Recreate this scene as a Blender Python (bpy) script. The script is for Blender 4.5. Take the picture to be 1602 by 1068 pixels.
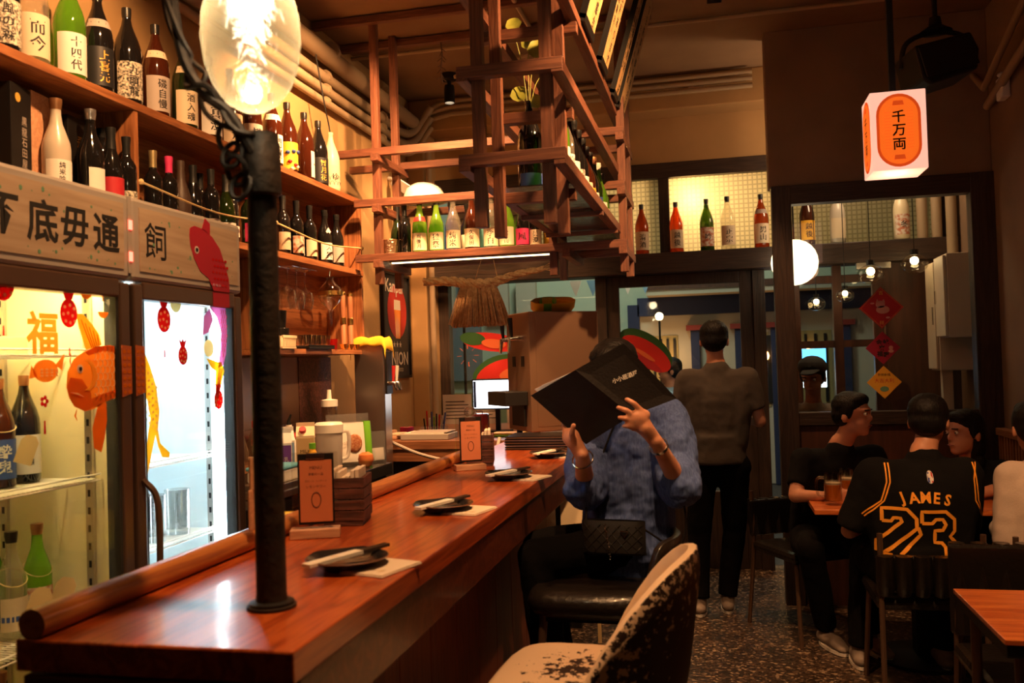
import bpy, bmesh, math, random
from mathutils import Vector as V, Matrix as Mx
for o in list(bpy.data.objects): bpy.data.objects.remove(o)
S = bpy.context.scene; C = S.collection; PI = math.pi; R = math.radians
random.seed(7)
# ---------------- camera ----------------
cd = bpy.data.cameras.new('camera'); cam = bpy.data.objects.new('camera', cd); C.objects.link(cam)
cd.sensor_width = 36; cd.lens = 1402/1602*36; cd.clip_start = .02; cd.clip_end = 100
cam.matrix_world = Mx(((.974286, .035408, .222516, 0), (.223157, -.015294, -.974662, 0),
                       (-.031108, .999256, -.022803, 1.52), (0, 0, 0, 1)))
cd.dof.use_dof = True; cd.dof.focus_distance = 4.6; cd.dof.aperture_fstop = 4.0
S.camera = cam
# ---------------- world, exposure ----------------
w = bpy.data.worlds.new('night'); S.world = w; w.use_nodes = True
w.node_tree.nodes['Background'].inputs[0].default_value = (.35, .42, .6, 1)
w.node_tree.nodes['Background'].inputs[1].default_value = .012
vs = S.view_settings; vs.view_transform = 'Standard'; vs.look = 'None'; vs.gamma = 1; vs.use_curve_mapping = False
vs.exposure = 0.7
WARM = (1, .50, .20); WARM2 = (1, .68, .40); COOL = (.78, .92, 1)
def lamp(name, kind, loc, energy, col, size=.05, parent=None, aim=None, spot=None, blend=.6):
    l = bpy.data.lights.new(name, kind); l.energy = energy; l.color = col
    if kind == 'AREA': l.size = size
    else: l.shadow_soft_size = size
    if spot: l.spot_size = R(spot); l.spot_blend = blend
    o = bpy.data.objects.new(name, l); C.objects.link(o); o.location = loc; o.parent = parent
    if aim is not None: o.rotation_euler = (V(aim)-V(loc)).to_track_quat('-Z', 'Y').to_euler()
    return o

# ---------------- helpers ----------------
class MB:
    def __init__(s): s.v = []; s.f = []
    def add(s, vs, fs, mx=None):
        n = len(s.v)
        s.v += [tuple(mx @ V(p)) for p in vs] if mx is not None else [tuple(p) for p in vs]
        s.f += [tuple(i+n for i in f) for f in fs]; return s
    def box(s, x0, x1, y0, y1, z0, z1, mx=None):
        return s.add([(x, y, z) for z in (z0, z1) for y in (y0, y1) for x in (x0, x1)],
                     [(0, 2, 3, 1), (4, 5, 7, 6), (0, 1, 5, 4), (2, 6, 7, 3), (0, 4, 6, 2), (1, 3, 7, 5)], mx)
    def bar(s, a, b, w, h=None, up=(0, 0, 1)):
        a = V(a); b = V(b); d = (b-a).normalized(); h = h or w
        u = V(up)
        if abs(d.dot(u)) > .98: u = V((0, 1, 0))
        x = d.cross(u).normalized(); y = x.cross(d)
        vs = [p + x*sx*w/2 + y*sy*h/2 for p in (a, b) for sx, sy in ((-1, -1), (1, -1), (1, 1), (-1, 1))]
        return s.add(vs, [(3, 2, 1, 0), (4, 5, 6, 7), (0, 1, 5, 4), (1, 2, 6, 5), (2, 3, 7, 6), (3, 0, 4, 7)])
    def tube(s, pts, r, n=8, cap=True, flat=1.0):
        pts = [V(p) for p in pts]; m = len(pts)
        rs = r if isinstance(r, (list, tuple)) else [r]*m
        t0 = (pts[1]-pts[0]).normalized(); u = V((0, 0, 1)) if abs(t0.z) < .9 else V((1, 0, 0))
        x = t0.cross(u).normalized(); vs = []; fs = []
        for i, p in enumerate(pts):
            t = (pts[min(i+1, m-1)]-pts[max(i-1, 0)]).normalized()
            x = (x - t*x.dot(t)).normalized(); y = t.cross(x)
            for k in range(n):
                a = 2*PI*k/n; vs.append(p + (x*math.cos(a) + y*math.sin(a)*flat)*rs[i])
        for i in range(m-1):
            for k in range(n):
                fs.append((i*n+k, i*n+(k+1) % n, (i+1)*n+(k+1) % n, (i+1)*n+k))
        if cap: fs.append(tuple(range(n-1, -1, -1))); fs.append(tuple((m-1)*n+k for k in range(n)))
        return s.add(vs, fs)
    def lathe(s, prof, n=16, mx=None, sx=1, sy=1):
        vs = []; fs = []; rings = []
        for r, z in prof:
            if r < 1e-6: rings.append([len(vs)]); vs.append((0, 0, z))
            else:
                rings.append(list(range(len(vs), len(vs)+n)))
                vs += [(r*sx*math.cos(2*PI*k/n), r*sy*math.sin(2*PI*k/n), z) for k in range(n)]
        for a, b in zip(rings, rings[1:]):
            for k in range(n):
                k2 = (k+1) % n
                if len(a) == 1 and len(b) == 1: continue
                if len(a) == 1: fs.append((a[0], b[k2], b[k]))
                elif len(b) == 1: fs.append((a[k], a[k2], b[0]))
                else: fs.append((a[k], a[k2], b[k2], b[k]))
        return s.add(vs, fs, mx)
    def prism(s, poly, d, mx=None):
        n = len(poly)
        vs = [(x, y, 0) for x, y in poly] + [(x, y, d) for x, y in poly]
        fs = [tuple(range(n-1, -1, -1)), tuple(range(n, 2*n))] + [(i, (i+1) % n, n+(i+1) % n, n+i) for i in range(n)]
        return s.add(vs, fs, mx)
    def ball(s, c, r, n=12, sx=1, sy=1, sz=1, mx=None):
        k = n//2; pr = [(r*math.sin(PI*i/k), -r*math.cos(PI*i/k)) for i in range(k+1)]
        pr[0] = (0, -r); pr[-1] = (0, r)
        m = Mx.Translation(V(c)) @ Mx.Diagonal((sx, sy, sz, 1))
        return s.lathe(pr, n, mx @ m if mx is not None else m)
    def mesh(s, name, smooth=False, ang=40):
        me = bpy.data.meshes.new(name); me.from_pydata(s.v, [], s.f); me.validate(); me.update()
        if smooth: smoothen(me, ang)
        return me
    def build(s, name, mat, parent=None, smooth=False, bevel=0, ang=40, loc=None):
        return link(name, s.mesh(name, smooth, ang), mat, parent, bevel, loc)
def smoothen(me, ang=40):
    me.polygons.foreach_set('use_smooth', [True]*len(me.polygons))
    try: me.set_sharp_from_angle(angle=R(ang))
    except Exception: pass
def link(name, me, mat, parent=None, bevel=0, loc=None):
    if mat is not None and not me.materials: me.materials.append(M[mat] if isinstance(mat, str) else mat)
    o = bpy.data.objects.new(name, me); C.objects.link(o); o.parent = parent
    if loc: o.location = loc
    if bevel:
        b = o.modifiers.new('bevel', 'BEVEL'); b.width = bevel; b.segments = 2; b.limit_method = 'ANGLE'; b.angle_limit = R(35)
    return o
def tag(o, label, cat, group=None):
    o['label'] = label; o['category'] = cat
    if group: o['group'] = group
    return o
def thing(name, label, cat, loc=(0, 0, 0), rz=0, group=None):
    o = bpy.data.objects.new(name, None); C.objects.link(o); o.location = loc; o.rotation_euler = (0, 0, rz)
    o.empty_display_size = .1
    return tag(o, label, cat, group)
def struct(o, label=None):
    o['kind'] = 'structure'
    if label: o['label'] = label
    return o
def sbox(name, mat, b, bevel=0, label=None, parent=None):
    o = MB().box(*b).build(name, mat, parent, bevel=bevel)
    if parent is None: struct(o, label)
    return o
def crv(pts, k=6):
    "Catmull-Rom samples through pts"
    P = [V(p) for p in pts]; P = [P[0]*2-P[1]] + P + [P[-1]*2-P[-2]]; out = []
    for i in range(1, len(P)-2):
        a, b, c, d = P[i-1:i+3]
        for j in range(k):
            t = j/k
            out.append(.5*((2*b)+(c-a)*t+(2*a-5*b+4*c-d)*t*t+(3*b-a-3*c+d)*t**3))
    return out + [P[-2]]
_tc = {}
def text_geo(s, size, bold=0., vertical=False, gap=1.08):
    key = (s, bold, vertical, gap)
    if key not in _tc:
        vs = []; fs = []
        chunks = [(ch, i) for i, ch in enumerate(s)] if vertical else [(s, 0)]
        n = len(chunks)
        for ch, i in chunks:
            c = bpy.data.curves.new('t', 'FONT'); c.body = ch; c.resolution_u = 2; c.offset = bold
            c.align_x = 'CENTER'; c.align_y = 'CENTER'
            o = bpy.data.objects.new('t', c); C.objects.link(o)
            dg = bpy.context.evaluated_depsgraph_get()
            me = bpy.data.meshes.new_from_object(o.evaluated_get(dg))
            k = len(vs); dy = ((n-1)/2-i)*gap if vertical else 0
            pts = [(v.co.x, v.co.y) for v in me.vertices]
            if pts:
                cx = (min(p[0] for p in pts)+max(p[0] for p in pts))/2; cy = (min(p[1] for p in pts)+max(p[1] for p in pts))/2
                vs += [(x-cx, y-cy+dy) for x, y in pts]
                fs += [tuple(q+k for q in p.vertices) for p in me.polygons]
            bpy.data.objects.remove(o); bpy.data.curves.remove(c); bpy.data.meshes.remove(me)
        _tc[key] = (vs, fs)
    vs, fs = _tc[key]
    return [(x*size, y*size) for x, y in vs], fs
def letter(s, size, mat, parent, mx=None, bold=0., vertical=False, bend=None, gap=1.08, sx=1, name='lettering'):
    "flat lettering in local XY (x right, y up), or wrapped on a cylinder of radius bend facing -Y"
    vs, fs = text_geo(s, size, bold, vertical, gap)
    if bend: v3 = [(bend*math.sin(x*sx/bend), -bend*math.cos(x*sx/bend), y) for x, y in vs]
    else: v3 = [(x*sx, y, 0) for x, y in vs]
    return MB().add(v3, fs, mx).build(name, mat, parent)
FACE_X = Mx(((0, 0, 1, 0), (1, 0, 0, 0), (0, 1, 0, 0), (0, 0, 0, 1)))     # local x -> +Y, y -> +Z, z -> +X
FACE_NY = Mx(((1, 0, 0, 0), (0, 0, -1, 0), (0, 1, 0, 0), (0, 0, 0, 1)))   # local x -> +X, y -> +Z, z -> -Y
FACE_NX = Mx(((0, 0, -1, 0), (-1, 0, 0, 0), (0, 1, 0, 0), (0, 0, 0, 1)))  # local x -> -Y, y -> +Z, z -> -X
T = Mx.Translation
# ---------------- materials ----------------
M = {}
def new(name):
    m = bpy.data.materials.new(name); m.use_nodes = True; M[name] = m
    nt = m.node_tree; return m, nt, nt.nodes['Principled BSDF'], nt.nodes, nt.links
def mat(name, col, rough=.6, metal=0, spec=.5, bump=0, bscale=40, col2=None, vscale=6, emit=0, ecol=None, trans=0, ior=1.45, coat=0, alpha=1, stretch=None, detail=4, sss=0):
    m, nt, b, N, L = new(name)
    b.inputs['Base Color'].default_value = (*col, 1); b.inputs['Roughness'].default_value = rough
    b.inputs['Metallic'].default_value = metal; b.inputs['Specular IOR Level'].default_value = spec
    b.inputs['Transmission Weight'].default_value = trans; b.inputs['IOR'].default_value = ior
    b.inputs['Coat Weight'].default_value = coat; b.inputs['Coat Roughness'].default_value = .08; b.inputs['Alpha'].default_value = alpha
    if sss: b.inputs['Subsurface Weight'].default_value = sss; b.inputs['Subsurface Radius'].default_value = (.01, .004, .002)
    if emit: b.inputs['Emission Color'].default_value = (*(ecol or col), 1); b.inputs['Emission Strength'].default_value = emit
    if bump or col2:
        tc = N.new('ShaderNodeTexCoord'); mp = N.new('ShaderNodeMapping'); L.new(tc.outputs['Object'], mp.inputs[0])
        if stretch: mp.inputs['Scale'].default_value = stretch
        if col2:
            n = N.new('ShaderNodeTexNoise'); n.inputs['Scale'].default_value = vscale; n.inputs['Detail'].default_value = detail
            L.new(mp.outputs[0], n.inputs[0]); r = N.new('ShaderNodeValToRGB')
            r.color_ramp.elements[0].position = .35; r.color_ramp.elements[1].position = .68
            r.color_ramp.elements[0].color = (*col, 1); r.color_ramp.elements[1].color = (*col2, 1)
            L.new(n.outputs[0], r.inputs[0]); L.new(r.outputs[0], b.inputs['Base Color'])
        if bump:
            n = N.new('ShaderNodeTexNoise'); n.inputs['Scale'].default_value = bscale; n.inputs['Detail'].default_value = 3
            L.new(mp.outputs[0], n.inputs[0]); bp = N.new('ShaderNodeBump'); bp.inputs['Strength'].default_value = bump
            bp.inputs['Distance'].default_value = .01; L.new(n.outputs[0], bp.inputs['Height']); L.new(bp.outputs[0], b.inputs['Normal'])
    return m
def wood(name, c1, c2, c3, axis='y', scale=1., rough=.4, coat=0, bump=.15, spec=.5):
    m, nt, b, N, L = new(name)
    tc = N.new('ShaderNodeTexCoord'); mp = N.new('ShaderNodeMapping'); L.new(tc.outputs['Object'], mp.inputs[0])
    lo, hi = 1.2*scale, 16*scale
    mp.inputs['Scale'].default_value = {'x': (lo, hi, hi), 'y': (hi, lo, hi), 'z': (hi, hi, lo)}[axis]
    n1 = N.new('ShaderNodeTexNoise'); n1.inputs['Scale'].default_value = 1.0; n1.inputs['Detail'].default_value = 3; n1.inputs['Distortion'].default_value = .6
    L.new(mp.outputs[0], n1.inputs[0])
    mul = N.new('ShaderNodeMath'); mul.operation = 'MULTIPLY'; mul.inputs[1].default_value = 9; L.new(n1.outputs[0], mul.inputs[0])
    fr = N.new('ShaderNodeMath'); fr.operation = 'PINGPONG'; fr.inputs[1].default_value = 1; L.new(mul.outputs[0], fr.inputs[0])
    n2 = N.new('ShaderNodeTexNoise'); n2.inputs['Scale'].default_value = 9; n2.inputs['Detail'].default_value = 5; L.new(mp.outputs[0], n2.inputs[0])
    mixf = N.new('ShaderNodeMath'); mixf.operation = 'MULTIPLY_ADD'; mixf.inputs[1].default_value = .55
    L.new(fr.outputs[0], mixf.inputs[0])
    m2 = N.new('ShaderNodeMath'); m2.operation = 'MULTIPLY'; m2.inputs[1].default_value = .5; L.new(n2.outputs[0], m2.inputs[0]); L.new(m2.outputs[0], mixf.inputs[2])
    r = N.new('ShaderNodeValToRGB'); e = r.color_ramp.elements
    e[0].color = (*c1, 1); e[0].position = .15; e[1].color = (*c3, 1); e[1].position = .85
    k = e.new(.5); k.color = (*c2, 1)
    L.new(mixf.outputs[0], r.inputs[0]); L.new(r.outputs[0], b.inputs['Base Color'])
    b.inputs['Roughness'].default_value = rough; b.inputs['Coat Weight'].default_value = coat; b.inputs['Coat Roughness'].default_value = .12
    b.inputs['Specular IOR Level'].default_value = spec
    bp = N.new('ShaderNodeBump'); bp.inputs['Strength'].default_value = bump; bp.inputs['Distance'].default_value = .004
    L.new(mixf.outputs[0], bp.inputs['Height']); L.new(bp.outputs[0], b.inputs['Normal'])
    return m
def pane(name, col=(1, 1, 1), gloss=.08, haze=0, hcol=None, rough=.02, edge=5):
    "thin coloured glass: see-through with a mirror film, optionally a translucent body"
    m, nt, b, N, L = new(name); N.remove(b); out = [n for n in N if n.type == 'OUTPUT_MATERIAL'][0]
    t = N.new('ShaderNodeBsdfTransparent'); t.inputs[0].default_value = (*col, 1)
    g = N.new('ShaderNodeBsdfGlossy'); g.inputs['Roughness'].default_value = rough
    f = N.new('ShaderNodeLayerWeight'); f.inputs[0].default_value = .5
    pw = N.new('ShaderNodeMath'); pw.operation = 'POWER'; pw.inputs[1].default_value = edge; L.new(f.outputs['Facing'], pw.inputs[0])
    ad = N.new('ShaderNodeMath'); ad.operation = 'MULTIPLY_ADD'; ad.inputs[1].default_value = .9; ad.inputs[2].default_value = gloss*.6; L.new(pw.outputs[0], ad.inputs[0])
    cur = t.outputs[0]
    if haze:
        tr = N.new('ShaderNodeBsdfTranslucent'); tr.inputs[0].default_value = (*(hcol or col), 1)
        d = N.new('ShaderNodeBsdfDiffuse'); d.inputs[0].default_value = (*(hcol or col), 1)
        a = N.new('ShaderNodeMixShader'); a.inputs[0].default_value = .5; L.new(tr.outputs[0], a.inputs[1]); L.new(d.outputs[0], a.inputs[2])
        mx = N.new('ShaderNodeMixShader'); mx.inputs[0].default_value = haze; L.new(cur, mx.inputs[1]); L.new(a.outputs[0], mx.inputs[2]); cur = mx.outputs[0]
    mx = N.new('ShaderNodeMixShader'); L.new(ad.outputs[0], mx.inputs[0]); L.new(cur, mx.inputs[1]); L.new(g.outputs[0], mx.inputs[2])
    L.new(mx.outputs[0], out.inputs[0]); return m
def glow(name, col, s):
    m, nt, b, N, L = new(name); b.inputs['Base Color'].default_value = (*col, 1)
    b.inputs['Emission Color'].default_value = (*col, 1); b.inputs['Emission Strength'].default_value = s
    return m
# walls, floor
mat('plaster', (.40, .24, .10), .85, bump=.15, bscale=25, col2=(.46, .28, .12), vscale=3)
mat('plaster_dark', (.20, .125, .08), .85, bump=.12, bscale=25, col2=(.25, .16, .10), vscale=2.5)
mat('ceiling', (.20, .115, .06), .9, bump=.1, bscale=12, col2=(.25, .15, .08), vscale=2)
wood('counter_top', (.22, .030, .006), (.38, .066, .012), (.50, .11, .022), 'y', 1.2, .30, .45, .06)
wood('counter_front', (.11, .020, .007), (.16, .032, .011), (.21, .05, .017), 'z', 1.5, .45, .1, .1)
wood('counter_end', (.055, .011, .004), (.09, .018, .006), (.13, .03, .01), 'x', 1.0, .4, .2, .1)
wood('rail', (.28, .075, .018), (.40, .13, .03), (.50, .19, .05), 'y', 1.4, .35, .3, .06)
wood('shelf', (.17, .055, .018), (.27, .095, .032), (.36, .14, .05), 'y', 1.5, .5, 0, .12)
wood('shelf_z', (.17, .055, .018), (.27, .095, .032), (.36, .14, .05), 'z', 1.5, .5, 0, .12)
wood('rack', (.085, .027, .014), (.13, .043, .021), (.18, .065, .032), 'y', 2., .55, 0, .15)
wood('rack_x', (.085, .027, .014), (.13, .043, .021), (.18, .065, .032), 'x', 2., .55, 0, .15)
wood('rack_z', (.085, .027, .014), (.13, .043, .021), (.18, .065, .032), 'z', 2., .55, 0, .15)
wood('frame', (.018, .010, .007), (.03, .016, .011), (.045, .024, .016), 'x', 1.5, .5, 0, .3)
wood('frame_z', (.018, .010, .007), (.03, .016, .011), (.045, .024, .016), 'z', 1.5, .5, 0, .3)
wood('table', (.30, .055, .010), (.46, .105, .02), (.58, .17, .035), 'x', 1.4, .35, .3, .06)
wood('pale_wood', (.42, .21, .11), (.52, .27, .15), (.60, .33, .19), 'x', 2, .6, 0, .1)
wood('dark_box', (.035, .012, .008), (.075, .022, .014), (.14, .045, .03), 'x', 1.6, .6, 0, .3)
wood('signboard', (.42, .24, .09), (.52, .31, .13), (.6, .38, .17), 'z', 1.5, .6, 0, .1)
wood('header', (.34, .25, .17), (.40, .30, .21), (.45, .35, .25), 'y', .7, .5, 0, .03)
mat('black', (.006, .005, .005), .5, spec=.35); mat('black_gloss', (.01, .009, .009), .15, coat=.3)
mat('dark_iron', (.008, .006, .005), .6, spec=.4, bump=.25, bscale=60, col2=(.028, .016, .010), vscale=30)
mat('chrome', (.75, .72, .68), .15, 1); mat('steel', (.55, .50, .46), .32, 1, bump=.05, bscale=8)
mat('copper', (.62, .38, .22), .3, 1); mat('brass', (.8, .5, .15), .25, 1)
mat('bronze', (.16, .095, .065), .35, .7); mat('white_paint', (.62, .52, .40), .5); mat('pipe', (.36, .26, .16), .6)
mat('paper', (.75, .70, .62), .8); mat('cream', (.68, .56, .38), .7); mat('ink', (.008, .007, .007), .7)
mat('kraft', (.62, .45, .22), .8); mat('red_ink', (.5, .03, .03), .7); mat('gold', (.75, .45, .08), .4, .3)
mat('white_plastic', (.75, .72, .66), .4); mat('white', (.8, .8, .78), .5)
mat('fridge_in', (.8, .8, .8), .5)
mat('led_cool', (.8, .93, 1), .5)
# ---------------- floor material: pebble terrazzo ----------------
m, nt, b, N, L = new('terrazzo')
tc = N.new('ShaderNodeTexCoord'); vo = N.new('ShaderNodeTexVoronoi'); vo.inputs['Scale'].default_value = 75; L.new(tc.outputs['Object'], vo.inputs[0])
r = N.new('ShaderNodeValToRGB'); e = r.color_ramp.elements; e[0].position = .0; e[0].color = (.02, .012, .008, 1); e[1].position = 1; e[1].color = (.42, .30, .20, 1)
k = e.new(.55); k.color = (.055, .033, .022, 1); k = e.new(.82); k.color = (.12, .07, .045, 1)
sp = N.new('ShaderNodeSeparateColor'); L.new(vo.outputs['Color'], sp.inputs[0]); L.new(sp.outputs[0], r.inputs[0])
n2 = N.new('ShaderNodeTexNoise'); n2.inputs['Scale'].default_value = 2.2; n2.inputs['Detail'].default_value = 5; L.new(tc.outputs['Object'], n2.inputs[0])
mr = N.new('ShaderNodeMapRange'); mr.inputs[1].default_value = .3; mr.inputs[2].default_value = .7; mr.inputs[3].default_value = .45; mr.inputs[4].default_value = 1.1; L.new(n2.outputs[0], mr.inputs[0])
mm = N.new('ShaderNodeMix'); mm.data_type = 'RGBA'; mm.blend_type = 'MULTIPLY'; mm.inputs[0].default_value = 1; L.new(r.outputs[0], mm.inputs[6]); L.new(mr.outputs[0], mm.inputs[7])
L.new(mm.outputs[2], b.inputs['Base Color']); b.inputs['Roughness'].default_value = .38
bp = N.new('ShaderNodeBump'); bp.inputs['Strength'].default_value = .25; bp.inputs['Distance'].default_value = .004; L.new(vo.outputs['Distance'], bp.inputs['Height']); L.new(bp.outputs[0], b.inputs['Normal'])
# ---------------- textured (small squares) glass, back-lit by the lamp outside ----------------
m, nt, b, N, L = new('grid_glass'); N.remove(b); out = [n for n in N if n.type == 'OUTPUT_MATERIAL'][0]
tc = N.new('ShaderNodeTexCoord'); sx = N.new('ShaderNodeSeparateXYZ'); L.new(tc.outputs['Object'], sx.inputs[0]); prev = None
for ax in ('X', 'Z'):
    mu = N.new('ShaderNodeMath'); mu.operation = 'MULTIPLY'; mu.inputs[1].default_value = 190; L.new(sx.outputs[ax], mu.inputs[0])
    si = N.new('ShaderNodeMath'); si.operation = 'SINE'; L.new(mu.outputs[0], si.inputs[0])
    if prev: mn = N.new('ShaderNodeMath'); mn.operation = 'MINIMUM'; L.new(prev.outputs[0], mn.inputs[0]); L.new(si.outputs[0], mn.inputs[1]); prev = mn
    else: prev = si
mr = N.new('ShaderNodeMapRange'); mr.inputs[1].default_value = -1; mr.inputs[2].default_value = -.2; mr.inputs[3].default_value = .55; mr.inputs[4].default_value = 1; L.new(prev.outputs[0], mr.inputs[0])
mc = N.new('ShaderNodeMix'); mc.data_type = 'RGBA'; mc.inputs[6].default_value = (.12, .08, .035, 1); mc.inputs[7].default_value = (.78, .68, .48, 1); L.new(mr.outputs[0], mc.inputs[0])
tr = N.new('ShaderNodeBsdfTranslucent'); L.new(mc.outputs[2], tr.inputs[0])
gl = N.new('ShaderNodeBsdfGlossy'); gl.inputs['Roughness'].default_value = .25; mx = N.new('ShaderNodeMixShader'); mx.inputs[0].default_value = .06
L.new(tr.outputs[0], mx.inputs[1]); L.new(gl.outputs[0], mx.inputs[2]); L.new(mx.outputs[0], out.inputs[0])
pane('window_glass', (.93, .95, .94), .05); pane('door_glass', (.92, .94, .93), .05)
mat('pale_green_wall', (.42, .46, .36), .9, bump=.1, bscale=10); mat('navy', (.012, .018, .06), .7); mat('asphalt', (.04, .04, .042), .8)
mat('facade_cream', (.42, .36, .28), .8); mat('brick_red', (.25, .03, .02), .7); mat('grey_louver', (.25, .24, .22), .6)
mat('shutter_grey', (.16, .18, .19), .6); mat('ochre', (.30, .22, .09), .8)
glow('street_glow', (1, .45, .12), 9); glow('warm_glow', (1, .72, .35), 14); glow('globe_glow', (1, .80, .50), 1.6)
mat('dark_wood_door', (.05, .018, .01), .5, col2=(.09, .03, .016), vscale=3, stretch=(9, 9, 1))
# ---------------- shell ----------------
sbox('floor', 'terrazzo', (-2.3, 1.7, -1.6, 6.75, -.1, 0), label='dark pebble terrazzo floor')
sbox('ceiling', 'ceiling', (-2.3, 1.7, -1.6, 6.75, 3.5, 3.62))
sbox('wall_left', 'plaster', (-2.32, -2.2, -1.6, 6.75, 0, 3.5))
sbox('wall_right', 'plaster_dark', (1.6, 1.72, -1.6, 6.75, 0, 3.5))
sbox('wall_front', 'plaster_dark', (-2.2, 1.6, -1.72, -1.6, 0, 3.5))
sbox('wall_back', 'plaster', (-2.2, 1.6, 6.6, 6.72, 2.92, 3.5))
sbox('trim_1', 'plaster', (-2.2, 1.6, 6.36, 6.6, 3.26, 3.5), .01, 'plastered soffit beam under the ceiling at the back')
sbox('trim_2', 'plaster', (-2.2, -2.07, 6.3, 6.6, 0, 3.26), .01, 'plastered corner pillar beside the front window')
sbox('wall_partition', 'plaster_dark', (.345, 1.6, 5.7, 5.85, 2.54, 3.5), .006)
# back shopfront: beam, posts
sbox('trim_3', 'frame', (-2.07, 1.6, 6.45, 6.68, 2.12, 2.265), .006, 'dark wooden beam that carries a row of bottles')
sbox('trim_4', 'frame', (-2.07, 1.6, 6.56, 6.68, 2.82, 2.93), .005)
for i, (x0, x1, z0, z1) in enumerate([(-2.07, -1.99, 0, 2.12), (-.86, -.78, 0, 2.12), (.26, .345, 0, 2.12), (-.375, -.30, 2.265, 2.82), (-1.4, -1.33, 2.265, 2.82), (.42, .50, 2.265, 2.82), (1.52, 1.6, 0, 2.82)]):
    sbox('trim_%d' % (5+i), 'frame_z', (x0, x1, 6.57, 6.67, z0, z1), .004)
sbox('wall_sill', 'frame', (-1.99, -.86, 6.55, 6.7, 0, .95), .004)
def window(n, mat_, x0, x1, z0, z1, y=6.62, label=None):
    o = sbox('window_%d' % n, mat_, (x0, x1, y, y+.008, z0, z1), label=label); return o
window(1, 'window_glass', -1.99, -.86, .95, 2.12, label='clear pane of the front window')
window(2, 'grid_glass', -.30, .42, 2.265, 2.82, label='back-lit pane of small-squared textured glass')
window(3, 'grid_glass', -1.33, -.375, 2.265, 2.82)
window(4, 'grid_glass', .50, 1.52, 2.265, 2.82)
lv = sbox('window_5', 'grey_louver', (-1.99, -1.4, 6.62, 6.64, 2.265, 2.82), label='grey louvred vent panel above the window beam')
for i in range(9): MB().box(-1.98, -1.42, 6.585, 6.62, 2.30+i*.055, 2.335+i*.055).build('slat', 'grey_louver', lv)
# front door (glass in a dark frame)
d = struct(thing('door_1', 'dark framed glass entrance door', 'door', (-.26, 6.62, 0))); del d['category']
for a in [(-.52, -.43, 0, 2.12), (.43, .52, 0, 2.12), (-.43, .43, 2.04, 2.12), (-.43, .43, 0, .55)]:
    MB().box(a[0], a[1], -.03, .03, a[2], a[3]).build('stile' if a[3]-a[2] > 1 else 'door_rail', 'frame_z', d, bevel=.004)
MB().box(-.43, .43, -.004, .004, .55, 2.04).build('pane', 'door_glass', d)
MB().tube([(.40, -.07, .95), (.40, -.07, 1.35)], .012).build('handle', 'chrome', d, True)
# ---------------- street outside ----------------
sbox('ground', 'asphalt', (-9, 6, 6.75, 16, -.12, -.01), label='asphalt lane outside')
bd = thing('shop_building', 'pale green building across the lane with navy fascia and stepped canopy', 'building', (0, 11, 0))
MB().box(-9, 6, 0, .3, 0, 6).build('wall', 'pale_green_wall', bd)
MB().box(-.78, 3, -.5, 0, 2.24, 2.30).build('canopy', 'facade_cream', bd); MB().box(-.80, 3, -.52, 0, 2.30, 2.37).build('canopy', 'dark_wood_door', bd)
MB().box(-.92, 3, -.12, 0, 2.02, 2.24).build('fascia', 'navy', bd); MB().box(-1.04, -.9, -.12, 0, 1.2, 2.16).build('pillar', 'navy', bd)
MB().box(-.9, 3, -.04, 0, 0, 2.02).build('shop_wall', 'facade_cream', bd)
for x in (-.30, .21, .62, 1.4):
    p = MB().box(x, x+.10, -.12, -.04, 0, 1.83).build('pillar', 'navy', bd); MB().box(x-.05, x+.15, -.15, -.03, 1.83, 1.89).build('cap', 'brick_red', p)
for x0, x1 in ((-.85, -.45), (.45, .60), (.76, 1.3)):
    q = MB().box(x0, x1, -.05, -.03, .9, 1.78).build('window', 'ochre', bd)
    for j in range(5): MB().box(x0+.02+j*(x1-x0)/5, x0+.05+j*(x1-x0)/5, -.07, -.05, .95, 1.74).build('bar', 'black', q)
    MB().ball(((x0+x1)/2, -.09, 1.5), .07).build('lamp', 'street_glow', bd, True)
MB().box(-5.2, -4.2, -.1, 0, .0, 1.5).build('shutter', 'shutter_grey', bd); MB().box(-3.9, -2.9, -.1, 0, 1.3, 2.5).build('shutter', 'shutter_grey', bd)
MB().box(-4.1, -2.2, -.35, 0, .0, 1.15).build('counter', 'ochre', bd)
for j in range(5): MB().box(-3.8+j*.35, -3.55+j*.35, -.2, -.1, 2.1, 2.55).build('sign_panel', 'facade_cream', bd)
lamp('facade_fill', 'AREA', (-1.2, 8.3, 4.6), 55, (.85, 1, .78), 1.0, aim=(-1.2, 11, 1.5))  # added area light without a fixture, brightens the facade
lamp('street_glow_light', 'POINT', (-.6, 10.6, 1.5), 6, (1, .5, .18), .1)
t = thing('street_lamp', 'round bare bulb glowing in the lane outside the door', 'lamp', (-.62, 10.2, 0))
MB().ball((0, 0, 1.98), .045).build('bulb', 'warm_glow', t, True); MB().tube([(0, 0, 0), (0, 0, 1.94)], .012).build('post', 'black', t)
# small flags hung outside above the door
mat('flag_blue', (.15, .35, .65), .6); mat('flag_white', (.6, .65, .7), .6)
t = thing('bunting', 'string of small blue and white triangular flags outside above the door', 'bunting', (-.8, 7.2, 2.16))
MB().tube([(-1.25, 0, .01), (1.2, 0, .01)], .003, 6).build('string', 'black', t); MB().tube([(-1.25, 0, .01), (-1.25, 0, -2.16)], .012, 6).build('pole', 'black', t)
for j in range(5): MB().prism([(-.05, 0), (.05, 0), (0, -.13)], .004, T((-.30+.14*j, 0, 0)) @ FACE_NY).build('flag', 'flag_blue' if j % 3 else 'flag_white', t)
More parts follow.
